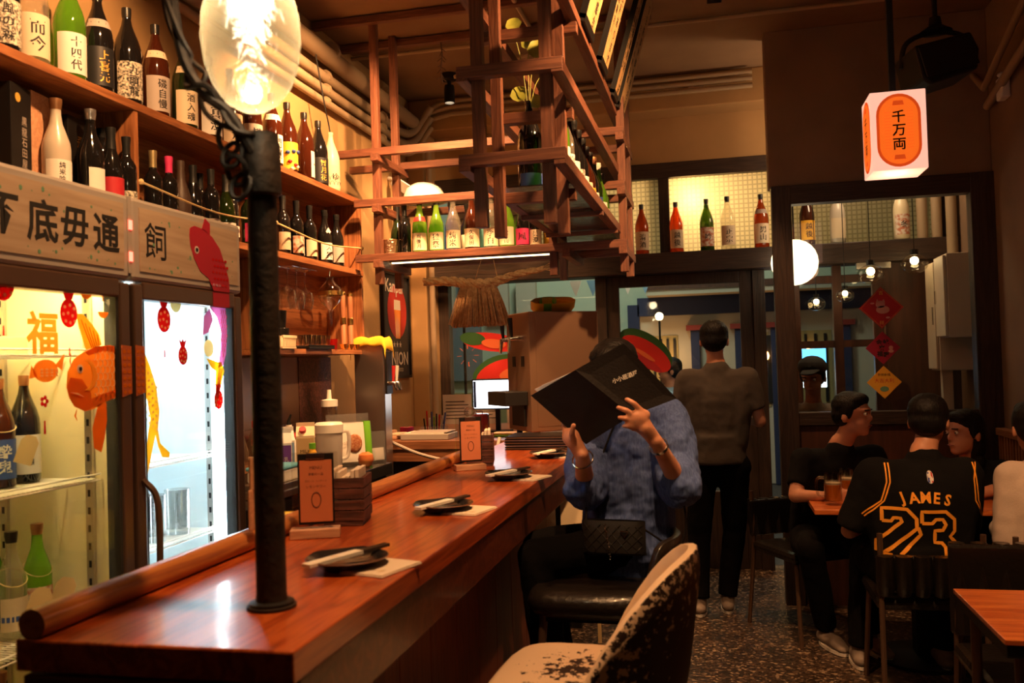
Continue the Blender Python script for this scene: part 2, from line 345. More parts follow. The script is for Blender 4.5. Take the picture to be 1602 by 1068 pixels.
# lamp that lights the textured glass from outside
t = thing('wall_lamp', 'bare bulb glowing right behind the textured glass', 'lamp', (-.14, 6.86, 2.66))
MB().ball((0, 0, 0), .035).build('bulb', 'warm_glow', t, True); MB().tube([(0, 0, .03), (0, 0, .3)], .012).build('stem', 'black', t)
lamp('bulb_and_fill_light', 'POINT', (0, -.10, 0), 24, (1, .76, .46), .05, t)
lamp('bulb_and_fill_light', 'POINT', (.5, .25, -.1), 7, (1, .70, .38), .3, t)  # added fill light, no bulb here, spreads the glow to the right
lamp('bulb_and_fill_light', 'POINT', (-.75, .25, -.1), 5, (1, .70, .38), .3, t)  # second added fill without a bulb, for the glass on the left
# ---------------- glass partition on the right ----------------
p = struct(thing('window_6', 'large glass partition in a wide dark wooden frame', 'window', (0, 5.7, 0))); del p['category']
for a in [(.355, .47, 0, 2.54), (1.47, 1.60, 0, 2.54)]: MB().box(a[0], a[1], -.03, .07, a[2], a[3]).build('jamb', 'frame_z', p, bevel=.004)
MB().box(.47, 1.47, -.03, .07, 2.425, 2.54).build('lintel', 'frame', p, bevel=.004)
MB().box(.47, 1.47, -.02, .06, 1.08, 1.16).build('sill', 'frame', p, bevel=.004)
MB().box(.47, 1.47, 0, .04, 0, 1.08).build('panel', 'dark_wood_door', p)
MB().box(.47, 1.47, .012, .018, 1.16, 2.425).build('pane', 'door_glass', p)
# vestibule behind the partition
dv = struct(thing('door_2', 'dark wooden door with small panes seen behind the partition', 'door', (0, 6.6, 0))); del dv['category']
for a in [(.50, .58), (.80, .86), (1.06, 1.14)]: MB().box(a[0], a[1], -.02, .04, 0, 2.12).build('stile', 'dark_wood_door', dv, bevel=.003)
MB().box(1.14, 1.52, -.02, .04, 0, 2.12).build('panel', 'dark_wood_door', dv)
for z in (1.05, 1.55, 2.0): MB().box(.58, 1.06, -.015, .035, z, z+.05).build('door_rail', 'dark_wood_door', dv)
MB().box(.58, 1.06, -.015, .035, 0, .75).build('panel', 'dark_wood_door', dv)
MB().box(.58, 1.06, .005, .01, .75, 2.12).build('pane', 'window_glass', dv)
MB().box(1.125, 1.135, -.03, -.02, 1.6, 1.85).build('hinge', 'chrome', dv)
glow('screen_blue', (.12, .5, 1), 2.2); glow('screen_white', (.75, .9, 1), 2.2)
t = thing('lit_sign_box', 'blue and white glowing sign box seen beyond the small-paned door', 'sign', (.70, 7.3, 1.25))
MB().box(-.12, .12, 0, .05, .0, .16).build('lower_face', 'screen_white', t); MB().box(-.12, .12, 0, .05, .16, .30).build('upper_face', 'screen_blue', t); MB().box(-.02, .02, .0, .04, -1.25, 0).build('post', 'black', t)
# electrical cabinets and pipes in the vestibule
for (x0, y0, y1, z0, z1, hd, lb) in [(1.36, 6.16, 6.40, 1.38, 2.08, -1, 'tall white metal meter cabinet beside the small-paned door'), (1.36, 5.90, 6.15, 1.585, 2.10, 1, 'short white metal meter cabinet beyond the partition frame')]:
    t = thing('meter_cabinet', lb, 'cabinet', ((x0+1.6)/2, (y0+y1)/2, z0)); w_ = (1.6-x0)/2; h_ = (y1-y0)/2; H = z1-z0
    MB().box(-w_+.02, w_, -h_, h_, 0, H).build('body', 'white_paint', t, bevel=.004)
    dd = MB().box(-w_, -w_+.018, -h_+.008, h_-.008, .01, H-.01).build('door', 'white_paint', t, bevel=.004)
    MB().box(-w_-.008, -w_, hd*h_*.7-.008, hd*h_*.7+.008, H*.42, H*.58).build('handle', 'chrome', dd)
for i, (x, y) in enumerate([(1.38, 6.5), (1.47, 6.5), (1.55, 6.45)]):
    tag(MB().tube([(x, y, 2.12), (x, y, 3.4)], .035, 12).build('riser_pipe', 'pipe', None, True), 'beige vertical pipe rising above the white meter cabinets', 'pipe', 'riser pipes over the meter cabinets')
tag(MB().box(1.40, 1.46, 6.2, 6.26, .2, 1.38).build('cable_duct', 'white_paint'), 'white cable duct below the tall meter cabinet', 'duct')
# globe lamp and pendant bulbs behind the glass
t = thing('globe_lamp', 'large round white globe lamp hanging behind the partition glass', 'lamp', (.53, 6.3, 2.13))
MB().ball((0, 0, 0), .155, 24).build('globe', 'globe_glow', t, True); MB().tube([(0, 0, .15), (0, 0, 1.36)], .006).build('cord', 'black', t)
pane('clear_bulb', (.95, .9, .82), .12)
for i, (x, y, z, lb) in enumerate([(1.0, 6.25, 2.02, 'clear pendant bulb hanging in front of the dark door panel'), (1.27, 6.25, 2.075, 'clear pendant bulb hanging beside the white meter cabinets'), (.85, 6.35, 1.895, 'clear pendant bulb hanging before the ochre door pane'), (.67, 6.4, 1.85, 'clear pendant bulb hanging beside the round globe lamp')]):
    s_ = .085 if i < 2 else .06
    t = thing('pendant_bulb', lb, 'lamp', (x, y, z))
    MB().ball((0, 0, 0), s_, 16, sz=.78).build('glass', 'clear_bulb', t, True); MB().ball((0, 0, s_*.25), s_*.32).build('filament', 'warm_glow', t, True)
    MB().tube([(0, 0, s_*.7), (0, 0, s_*1.1)], s_*.3, 10).build('socket', 'black', t); MB().tube([(0, 0, s_), (0, 0, 3.5-z)], .003, 6).build('cord', 'black', t)
lamp('vestibule_light', 'POINT', (.95, 6.1, 2.9), 13, WARM2, .15)
t = thing('door_closer', 'steel hydraulic door closer above the small-paned door', 'door closer', (1.0, 6.54, 2.2)); MB().box(-.05, .17, -.05, .0, -.12, -.07).build('body', 'steel', t); MB().bar((-.05, -.03, -.06), (-.2, -.08, -.02), .02).build('arm', 'steel', t)
# ---------------- pipes ----------------
def pipe(pts, r, lb, grp=None, clips=()):
    t = thing('conduit_pipe', lb, 'pipe', pts[0], 0, grp); b0 = V(pts[0])
    MB().tube([V(q)-b0 for q in pts], r, 10).build('pipe', 'pipe', t, True)
    for c in clips: MB().tube([V(c)-b0+V((0, -.012, 0)), V(c)-b0+V((0, .012, 0))], r*1.25, 10).build('clip', 'pipe', t)
Yc = [3.0, 3.9, 4.8, 5.7]
pipe([(-2.125, -1.4, 3.36), (-2.125, 6.28, 3.30)], .052, 'thick beige pipe running along the left wall under the ceiling', None, [(-2.125, y, 3.34) for y in Yc])
for z, r_, wh in ((3.215, .03, 'uppermost of three slim conduits under the thick pipe on the left wall'), (3.14, .027, 'middle one of three slim conduits under the thick left-wall pipe'), (3.07, .022, 'lowest and thinnest conduit under the thick pipe on the left wall')):
    pipe([(-2.155, -1.4, z)] + crv([(-2.155, 5.6, z-.02), (-2.155, 6.1, z-.02), (-2.1, 6.25, z+.04), (-2.0, 6.3, z+.2)]), r_, wh, 'slim wall conduits', [(-2.155, y, z-.008) for y in Yc])
pipe([(-2.02, 6.27, 1.08), (-2.02, 6.27, 3.1)], .022, 'slim beige conduit standing against the corner pillar')
for k, z in enumerate((3.455, 3.41, 3.36)):
    pipe(crv([(-2.1, 6.3, 3.2), (-2.0-.03*k, 6.31, z-.05), (-1.85, 6.31, z)])+[V((.3, 6.31, z))], .018, ['topmost beige conduit along the soffit beam at the back', 'middle beige conduit along the soffit beam at the back', 'lowest beige conduit along the soffit beam at the back'][k], 'soffit conduits')
pipe([(-1.0, 3.0, 3.47), (-1.0, 5.5, 3.47), (-1.72, 5.85, 3.47)], .014, 'thin ceiling conduit leading to the small ceiling spotlight')
pipe([(-2.2, 5.3, 3.475), (1.6, 5.3, 3.475)], .013, 'thin dark conduit crossing the ceiling above the hanging rack')
pipe([(1.52, 6.3, 3.5), (1.52, 5.5, 2.98), (1.5, 4.0, 3.42), (1.5, 2.5, 3.45)], .02, 'upper beige conduit slanting along the right wall by the speaker')
pipe([(1.56, 5.6, 2.9), (1.55, 5.0, 3.0), (1.55, 3.4, 3.25), (1.55, 2.2, 3.3)], .024, 'lower beige conduit slanting along the right wall by the speaker')
t = thing('junction_box', 'small white junction box on the soffit beam', 'box', (-.08, 6.355, 3.40)); MB().box(-.05, .05, -.03, 0, -.03, .03).build('body', 'white_paint', t, bevel=.004); MB().box(-.045, .045, -.034, -.03, -.025, .025).build('cover', 'white_paint', t)
# ---------------- bar counter ----------------
t = thing('bar_counter', 'long reddish brown wooden bar counter with round rear rail', 'bar counter', (-.93, 3.1, 0))
def L_(x, y, z): return (x+.93, y-3.1, z)
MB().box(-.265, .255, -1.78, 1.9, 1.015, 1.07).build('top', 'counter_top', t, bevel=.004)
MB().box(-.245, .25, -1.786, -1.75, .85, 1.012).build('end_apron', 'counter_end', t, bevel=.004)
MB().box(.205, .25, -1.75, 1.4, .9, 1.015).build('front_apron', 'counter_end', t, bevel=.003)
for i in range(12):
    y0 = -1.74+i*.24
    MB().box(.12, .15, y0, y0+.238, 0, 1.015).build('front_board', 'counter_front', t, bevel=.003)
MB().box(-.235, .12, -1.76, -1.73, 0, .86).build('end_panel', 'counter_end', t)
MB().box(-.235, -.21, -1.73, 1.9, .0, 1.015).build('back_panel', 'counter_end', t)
MB().tube([(-.235, -1.775, 1.094), (-.235, 1.38, 1.094)], .027, 16).build('rail', 'rail', t, True)
# iron pole through the counter with chain, holding the lamp wire
t = thing('iron_pole', 'dark rusty iron pole standing on the counter with twisted wire', 'pole', (-.838, 1.56, 1.07))
MB().lathe([(0, 0), (.046, 0), (.046, .006), (.03, .010), (.028, .03), (.0275, .90), (0, .90)], 24).build('shaft', 'dark_iron', t, True)
MB().lathe([(.029, .78), (.037, .785), (.037, .875), (.034, .885), (.034, .90), (0, .905)], 24).build('collar', 'dark_iron', t, True)
MB().lathe([(0, 0), (.042, 0), (.042, .012), (.03, .015)], 24, T((0, 0, 0))).build('flange', 'black', t, True)
wire = crv([(.0, -.03, .86), (-.035, -.05, .93), (-.08, -.06, .97), (-.13, -.05, 1.05), (-.165, -.03, 1.2), (-.20, 0, 1.4), (-.22, .02, 1.8)], 8)
MB().tube(wire, .010, 8).build('wire', 'dark_iron', t, True)
MB().tube([p+V((.014*math.sin(i*.55), .016*math.cos(i*.55), .012*math.sin(i*.9))) for i, p in enumerate(wire)], .006, 6).build('wire', 'dark_iron', t, True)
MB().tube([p+V((.028*math.sin(i*.35), .016, .02*math.cos(i*.35)-.01)) for i, p in enumerate(wire[:36])], .005, 6).build('wire', 'dark_iron', t, True)
for k in range(4):
    c = V((-.045+.008*k, -.04, .835-.03*k+.05)); ring = [c+V((.02*math.cos(a), .010*math.sin(a)*(1 if k % 2 else -1), .026*math.sin(a))) for a in [2*PI*j/14 for j in range(15)]]
    MB().tube(ring, .005, 6).build('chain_link', 'dark_iron', t, True)
# big egg-shaped bulb
m, nt, b, N, L = new('bulb_glass'); N.remove(b); out = [n for n in N if n.type == 'OUTPUT_MATERIAL'][0]
tr = N.new('ShaderNodeBsdfTransparent'); tr.inputs[0].default_value = (.97, .93, .84, 1)
tl = N.new('ShaderNodeBsdfTranslucent'); tl.inputs[0].default_value = (.46, .36, .22, 1)
g = N.new('ShaderNodeBsdfGlossy'); g.inputs['Roughness'].default_value = .06
lw = N.new('ShaderNodeLayerWeight'); lw.inputs[0].default_value = .35
no = N.new('ShaderNodeTexNoise'); no.inputs['Scale'].default_value = 7; no.inputs['Distortion'].default_value = 1.5
bp = N.new('ShaderNodeBump'); bp.inputs['Strength'].default_value = .35; bp.inputs['Distance'].default_value = .006; L.new(no.outputs[0], bp.inputs['Height']); L.new(bp.outputs[0], g.inputs['Normal'])
mp = N.new('ShaderNodeMapRange'); mp.inputs[3].default_value = .16; mp.inputs[4].default_value = .7; L.new(lw.outputs['Facing'], mp.inputs[0])
m1 = N.new('ShaderNodeMixShader'); L.new(mp.outputs[0], m1.inputs[0]); L.new(tr.outputs[0], m1.inputs[1]); L.new(tl.outputs[0], m1.inputs[2])
m2 = N.new('ShaderNodeMixShader'); m2.inputs[0].default_value = .10; L.new(m1.outputs[0], m2.inputs[1]); L.new(g.outputs[0], m2.inputs[2]); L.new(m2.outputs[0], out.inputs[0])
glow('filament', (1, .86, .6), 26)
t = thing('bulb_lamp', 'big egg-shaped clear glass bulb glowing beside the iron pole', 'lamp', (-.792, 1.45, 1.98)); t.scale = (.93, .93, .96)
MB().lathe([(0, 0), (.025, .003), (.05, .018), (.074, .05), (.088, .09), (.0935, .135), (.091, .18), (.08, .225), (.06, .262), (.04, .285), (.035, .30)], 32).build('glass', 'bulb_glass', t, True, ang=180)
MB().lathe([(0, .175), (.02, .18), (.04, .20), (.044, .225), (.034, .25), (.02, .265), (0, .267)], 16).build('filament', 'filament', t, True)
MB().lathe([(0, .016), (.012, .02), (.017, .032), (.012, .044), (0, .05)], 16).build('glow_spot', 'filament', t, True)  # glowing ball added as the bright spot low in the glass
MB().lathe([(.037, .285), (.04, .29), (.04, .36), (.02, .37), (0, .37)], 20).build('socket', 'dark_iron', t, True)
MB().tube([(0, 0, .36), (0, 0, 1.515)], .006).build('cord', 'black', t)
lamp('bulb_and_fill_light', 'POINT', (0, 0, .23), 3, (1, .72, .42), .05, t)
# ---------------- plates, chopsticks, napkins ----------------
mat('ceramic', (.018, .016, .017), .18, bump=.3, bscale=50, coat=.5); mat('ceramic_rim', (.16, .07, .035), .4)
mat('chopstick', (.035, .02, .014), .5); mat('napkin', (.72, .60, .48), .9, bump=.2, bscale=30)
pl_prof = [(0, .004), (.045, .004), (.05, 0), (.055, .004), (.075, .018), (.086, .024), (.084, .028), (.07, .020), (.05, .011), (0, .010)]
def wavy(prof, n=40):
    mb = MB().lathe(prof, n)
    mb.v = [(x*(1+.012*math.sin(9*math.atan2(y, x))), y*(1+.012*math.sin(9*math.atan2(y, x))), z+(.0018*math.sin(5*math.atan2(y, x)) if math.hypot(x, y) > .07 else 0)) for x, y, z in mb.v]
    return mb
SET = [(-.825, 1.885, 0, 'nearest the iron pole'), (-.832, 2.63, .06, 'by the dark napkin box'), (-.80, 3.37, -.03, 'between the two menu stands and menus'), (-.78, 4.12, .05, 'beside the stack of menus')]
WH = ['beside the iron pole', 'past the first napkin box', 'before the second menu stand', 'beside the stacked menus']
me_p = wavy(pl_prof).mesh('dish', True); me_r = None
for i, (x, y, a, _) in enumerate(SET):
    t = thing('small_plate', 'round dark glazed plate ' + WH[i], 'plate', (x, y, 1.0705), a); t.scale = (1.07, 1.07, 1)
    link('dish', me_p, 'ceramic', t); MB().tube([(.0855*math.cos(q), .0855*math.sin(q), .0255) for q in [2*PI*j/40 for j in range(41)]], .0018, 5, False).build('rim', 'ceramic_rim', t)
    t = thing('chopsticks', 'dark chopsticks in a white paper sleeve on the plate ' + WH[i], 'chopsticks', (x, y, 1.0985), a)
    d = V((.055, .105, .004)); n = V((d.y, -d.x, 0)).normalized()
    for s_ in (-1, 1): MB().bar(-d*.9+n*s_*.006, d*1.0+n*s_*.006, .008, .007).build('stick', 'chopstick', t)
    sl = MB().bar(-d*.95+V((0, 0, .001)), d*.30+V((0, 0, .001)), .028, .0075).build('sleeve', 'paper', t)
    letter('菜', .016, 'kraft', sl, T(-d*.3+V((0, 0, .0052))) @ Mx.Rotation(-1.1, 4, 'Z'))
    t = thing('paper_napkin', 'folded pale paper napkin under the plate ' + WH[i], 'napkin', (x+.085, y-.005+.02*i/3, 1.0702), a-.28)
    MB().box(-.06, .055, -.075, .075, 0, .004).build('lower_fold', 'napkin', t, bevel=.001); MB().box(-.057, .053, -.072, .073, .0042, .007).build('upper_fold', 'napkin', t, bevel=.001)
    letter('小春', .018, 'kraft', t, T((.02, -.04, .0073)))
# ---------------- menu stands, napkin boxes, menus ----------------
pane('acrylic', (.95, .94, .92), .06); mat('menu_orange', (.55, .17, .07), .7, bump=.05); mat('menu_ink', (.10, .035, .02), .7); mat('clip', (.03, .03, .03), .3, .6)
for i, (x, y, rz, lb, ab) in enumerate([(-1.06, 2.22, .12, 'orange card menu clipped in a clear stand nearest the iron pole', 0), (-1.035, 3.66, .25, 'orange card menu in a clear stand with a wire clip, near the stacked menus', 1)]):
    t = thing('menu_stand', lb, 'menu stand', (x, y, 1.0705), rz+.25)
    MB().box(-.065, .065, -.03, .03, 0, .024).build('block', 'pale_wood', t, bevel=.002)
    MB().box(-.058, .062, -.003, .003, .0245, .225).build('acrylic_sheet', 'acrylic', t)
    bd_ = MB().box(-.042, .052, -.009, -.004, .035, .222).build('clipboard', 'black', t)
    c_ = MB().box(-.037, .047, -.0105, -.009, .042, .205).build('card', 'menu_orange', t)
    F = T((.005, -.0109, 0)) @ FACE_NY
    letter('MENU', .012, 'menu_ink', c_, F @ T((0, .185, 0))); letter('季節の一品', .008, 'menu_ink', c_, F @ T((0, .168, 0))); letter('生ビール  ハイボール', .006, 'menu_ink', c_, F @ T((0, .15, 0))); letter('レモンサワー', .009, 'menu_ink', c_, F @ T((0, .135, 0)))
    g_ = MB().tube([F @ V((.012*math.cos(q), .10+.02*math.sin(q), 0)) for q in [2*PI*j/16 for j in range(17)]], .0012, 4, False).build('drawing', 'menu_ink', c_)
    MB().box(-.02, .028, -.013, -.008, .208, .224).build('clip', 'chrome', t, bevel=.001)
    if ab:
        for k in range(5):
            rr = .026-.003*k; MB().tube([(.005+rr*math.cos(q), -.01+.006*math.sin(k*1.3), .245+rr*.8*math.sin(q)) for q in [2*PI*j/14 for j in range(15)]], .0012, 5, False).build('wire_ring', 'chrome', t)
for i, (x, y, rz, lb) in enumerate([(-1.062, 2.44, .1, 'slatted dark wooden napkin box behind the first menu stand, filled with napkins'), (-1.035, 3.84, .1, 'slatted dark wooden napkin box between second menu stand and menu stack')]):
    t = thing('napkin_box', lb, 'napkin box', (x, y, 1.0705), rz+.12)
    MB().box(-.055, .055, -.07, .07, 0, .012).build('base', 'dark_box', t)
    for s_ in (-1, 1):
        for k in range(4): MB().box(s_*.055-.005, s_*.055+.005, -.07, .07, .014+k*.031, .042+k*.031).build('slat', 'dark_box', t, bevel=.001)
        for k in range(4): MB().box(-.05, .05, s_*.066-.004, s_*.066+.004, .014+k*.031, .042+k*.031).build('slat', 'dark_box', t, bevel=.001)
    nb = thing('napkin_pile', 'pale paper napkins standing in the dark napkin box ' + ('near the iron pole' if i == 0 else 'near the stacked menus'), 'napkins', (x, y, 1.083), rz+.12)
    for k in range(7): MB().box(-.048+.0137*k, -.037+.0137*k, -.06, .06, 0, .135+.012*math.sin(k*1.4)).build('napkin', 'napkin', nb, bevel=.002)
mat('menu_cover', (.0065, .004, .004), .55, spec=.25, bump=.1, bscale=120)
for k in range(5):
    t = thing('closed_menu', ['closed black menu folder at the bottom of the stack', 'closed black menu folder second from bottom of the stack', 'closed black menu folder in the middle of the stack', 'closed black menu folder second from top of the stack', 'closed black menu folder on top of the stack'][k], 'menu', (-.905, 4.60, 1.0708+k*.0135), .03*math.sin(k*2.1))
    MB().box(-.17, .17, -.135, .135, 0, .004).build('cover', 'menu_cover', t, bevel=.001); MB().box(-.165, .165, -.13, .13, .0042, .0088).build('pages', 'paper' if k % 2 else 'kraft', t); MB().box(-.17, .17, -.135, .135, .009, .013).build('cover', 'menu_cover', t, bevel=.001)
# ---------------- bottles ----------------
PROF = {
 'sake':  [(0, 0), (.044, 0), (.050, .006), (.0505, .20), (.048, .222), (.040, .252), (.028, .283), (.0195, .308), (.0155, .33), (.0145, .352), (.0165, .354), (.0165, .366), (0, .368)],
 'small': [(0, 0), (.034, 0), (.0385, .005), (.0385, .150), (.036, .168), (.026, .198), (.0175, .222), (.0145, .245), (.0135, .275), (.0155, .277), (.0155, .288), (0, .29)],
 'wine':  [(0, 0), (.032, 0), (.037, .005), (.037, .175), (.035, .192), (.026, .210), (.0175, .222), (.0145, .235), (.0138, .287), (.0155, .288), (.0155, .300), (0, .302)],
 'burg':  [(0, 0), (.036, 0), (.041, .006), (.041, .13), (.038, .155), (.028, .19), (.019, .22), (.0145, .25), (.0138, .287), (.0155, .288), (.0155, .300), (0, .302)],
}
CAPZ = {'sake': (.336, .372), 'small': (.262, .293), 'wine': (.235, .304), 'burg': (.225, .304)}
mat('g_black', (.008, .007, .007), .07, spec=.6, coat=.4); mat('g_brown', (.045, .010, .004), .07, coat=.4); mat('g_dgreen', (.012, .020, .006), .07, coat=.4)
mat('g_matte', (.06, .035, .025), .5); mat('g_white', (.72, .62, .42), .4, coat=.2); mat('g_frost', (.52, .46, .38), .35, coat=.2)
pane('g_green', (.30, .72, .06), .14, .35, (.28, .62, .05)); pane('g_lime', (.45, .85, .10), .14, .40, (.42, .75, .08)); pane('g_amber', (.62, .15, .02), .12, .40, (.55, .14, .02))
pane('g_clear', (.92, .90, .84), .14, .18, (.8, .75, .65)); pane('g_blue', (.06, .12, .75), .12, .3, (.05, .1, .7)); pane('g_aqua', (.5, .85, .85), .12, .3, (.4, .8, .8)); pane('g_mid', (.10, .17, .03), .12, .25, (.07, .12, .02))
mat('lab_cream', (.66, .54, .38), .7); mat('lab_white', (.74, .70, .64), .7); mat('lab_grey', (.40, .34, .30), .7); mat('lab_black', (.015, .015, .018), .5)
mat('lab_yellow', (.80, .42, .03), .6); mat('lab_pink', (.6, .03, .14), .6); mat('lab_blue', (.03, .07, .28), .6); mat('lab_red', (.45, .02, .03), .6)
mat('lab_speck', (.70, .62, .48), .7, col2=(.02, .02, .02), vscale=120, detail=1); mat('lab_leaf', (.70, .62, .52), .7, col2=(.5, .16, .08), vscale=55, detail=0); mat('foil', (.62, .5, .25), .35, .8); mat('cap_white', (.68, .64, .56), .5); mat('cap_black', (.012, .012, .012), .35); mat('cap_copper', (.5, .25, .12), .35, .8); mat('cap_silver', (.6, .6, .62), .3, .9); mat('cap_red', (.55, .03, .03), .4)
_mc = {}
def cached(key, fn):
    if key not in _mc: _mc[key] = fn()
    return _mc[key]
def prof_r(kind, z):
    p = PROF[kind]
    for (r0, z0), (r1, z1) in zip(p, p[1:]):
        if z0 <= z <= z1 and z1 > z0: return r0+(r1-r0)*(z-z0)/(z1-z0)
    return p[2][0]
def lab_mesh(kind, z0, z1, a, off=.0007):
    n = 12; m = max(1, int((z1-z0)/.03)); vs = []; fs = []
    for j in range(m+1):
        z = z0+(z1-z0)*j/m; r = prof_r(kind, z)+off
        for i in range(n+1):
            q = -a+2*a*i/n; vs.append((r*math.sin(q), -r*math.cos(q), z))
    for j in range(m):
        for i in range(n): k = j*(n+1)+i; fs.append((k, k+1, k+n+2, k+n+1))
    return MB().add(vs, fs).mesh('label', True)
def bottle(pos, kind, glass, face, lb, lab=None, cap='cap_black', neck=None, text=None, tmat='ink', tsize=None, sc=1., group=None, name='sake_bottle', lz=None, la=1.15, cord=False, band=None):
    "face: azimuth (deg) the label looks at, 0 = toward -Y, 90 = toward +X"
    t = thing(name, lb, 'bottle', pos, R(face), group); t.scale = (sc, sc, sc)
    link('glass', cached((kind, glass), lambda: MB().lathe(PROF[kind], 20).mesh('glass', True, 60)), glass, t)
    z0, z1 = CAPZ[kind]
    if cap: link('cap', cached((kind, cap, 'c'), lambda: MB().lathe([(prof_r(kind, z0)+.0006, z0), (prof_r(kind, (z0+z1)/2)+.001, (z0+z1)/2), (.0172, z1-.014), (.0172, z1), (0, z1+.0005)], 16).mesh('cap', True, 40)), cap, t)
    H = PROF[kind][-1][1]; a0, a1 = lz or ((.03, .165) if kind == 'sake' else (.025, .115))
    if lab:
        l = link('label', cached((kind, lab, a0, a1, la), lambda: lab_mesh(kind, a0, a1, la)), lab, t)
        if text:
            r = PROF[kind][3][0]+.0012; n = len(text); ts = tsize or min((a1-a0)*.86/n/1.05, .05)
            key = ('tx', text, ts, r, tmat)
            def mk():
                vs, fs = text_geo(text, ts, .012, True, 1.05)
                return MB().add([(r*math.sin(x/r), -r*math.cos(x/r), y+(a0+a1)/2) for x, y in vs], fs).mesh('lettering')
            link('lettering', cached(key, mk), tmat, l)
    if neck:
        nz = {'sake': (.235, .265), 'small': (.175, .2), 'wine': (.2, .215), 'burg': (.16, .19)}[kind]
        link('neck_label', cached((kind, neck, 'n'), lambda: lab_mesh(kind, nz[0], nz[1], 1.3, .0009)), neck, t)
    if band:
        link('band', cached((kind, band, 'b'), lambda: MB().lathe([(prof_r(kind, .05)+.001, .05), (prof_r(kind, .05)+.001, .065)], 20).mesh('band', True)), band, t)
    if cord:
        z = .21 if kind == 'sake' else .165; r = prof_r(kind, z)
        MB().tube([((r+.002)*math.cos(q), (r+.002)*math.sin(q), z+.02*math.sin(q)) for q in [2*PI*j/16 for j in range(17)]], .0015, 5, False).build('string', 'kraft', t)
        MB().prism([(-.03, -.05), (.03, -.05), (.03, .03), (.015, .05), (-.015, .05), (-.03, .03)], .0015, Mx.Rotation(.35, 4, 'Y') @ T((.02, -r-.008, z-.07)) @ FACE_NY).build('tag', 'kraft', t)
    return t
# ---------------- wall shelf ----------------
t = thing('wall_shelf', 'long red-brown wooden wall shelf with bays full of bottles', 'shelf', (-2.085, 3.4, 0))
for z0, z1, y0, y1, nm in [(2.45, 2.48, 1.2, 4.84, 'top_board'), (2.04, 2.07, 1.2, 4.84, 'board'), (1.59, 1.615, 3.77, 4.84, 'bottom_board')]:
    MB().box(-.115, .115, y0-3.4, y1-3.4, z0, z1).build(nm, 'shelf', t, bevel=.002)
for y, z0 in ((1.75, 2.07), (2.77, 2.07), (3.77, 1.615), (4.815, 1.615)):
    MB().box(-.115, .11, y-3.4, y-3.4+.025, z0, 2.04 if z0 < 2 else 2.45).build('divider', 'shelf_z', t, bevel=.002)
    if z0 < 2: MB().box(-.115, .11, y-3.4, y-3.4+.025, 2.07, 2.45).build('divider', 'shelf_z', t, bevel=.002)
MB().box(-.114, -.105, 3.795-3.4, 4.815-3.4, 1.615, 2.04).build('back_panel', 'shelf', t); MB().box(-.114, -.105, 1.2-3.4, 4.815-3.4, 2.07, 2.45).build('back_panel', 'shelf', t)
for y0, y1 in ((2.80, 3.77), (3.80, 4.83)):
    MB().tube(crv([(.112, y0-3.4, 2.20), (.118, (y0+y1)/2-3.4, 2.165), (.112, y1-3.4, 2.20)]), .004, 6).build('cord', 'kraft', t, True)
    for y in (y0, y1): MB().ball((.112, y-3.4, 2.20), .012, 8).build('knot', 'kraft', t)
# top row: tall sake bottles
ZT = 2.481; TOP = [
 (2.27, 'g_black', 'lab_speck', '風の森', 'black sake bottle with speckled label at the far left of the top shelf', None, 'cap_black'),
 (2.39, 'g_clear', 'lab_cream', '而今', 'clear frosted sake bottle with cream label on the top shelf', None, 'cap_silver'),
 (2.56, 'g_green', 'lab_white', '十四代', 'green sake bottle with a white 十四代 label on the top shelf', None, 'cap_silver'),
 (2.70, 'g_black', 'lab_black', '上喜元', 'black sake bottle with a black label on the top shelf', 'lab_grey', 'cap_black'),
 (2.86, 'g_black', 'lab_speck', '九頭龍', 'tall black sake bottle with speckled white label on the top shelf', None, 'cap_black'),
 (3.03, 'g_brown', 'lab_grey', '磯自慢', 'brown sake bottle with a grey 磯自慢 label on the top shelf', 'lab_cream', 'cap_black'),
 (3.22, 'g_dgreen', 'lab_cream', '酒入魂', 'dark green sake bottle with two cream labels on the top shelf', 'lab_cream', 'cap_black'),
 (3.40, 'g_brown', 'lab_white', '真澄', 'brown sake bottle with white label behind the big glass bulb', None, 'cap_black'),
 (3.57, 'g_brown', 'lab_cream', '田酒', 'brown sake bottle with cream label behind the iron pole', None, 'cap_black'),
 (3.75, 'g_brown', 'lab_grey', '黒龍', 'brown sake bottle with a grey label beside the iron pole', None, 'cap_black'),
 (3.95, 'g_brown', 'lab_white', '開運', 'brown sake bottle with a white 開運 label and diamond neck label', 'lab_white', 'cap_black'),
 (4.11, 'g_brown', 'lab_yellow', None, 'brown sake bottle with a bright yellow picture label on the top shelf', None, 'cap_black'),
 (4.30, 'g_brown', 'lab_white', '・', 'brown sake bottle with a narrow white side label on the top shelf', None, 'cap_black'),
 (4.47, 'g_black', 'lab_black', '雪月花', 'black sake bottle with gold writing on the top shelf', None, 'cap_black'),
 (4.63, 'g_white', 'lab_cream', 'ゆ', 'white bottle with wave pattern label at the right end of the top shelf', None, None)]
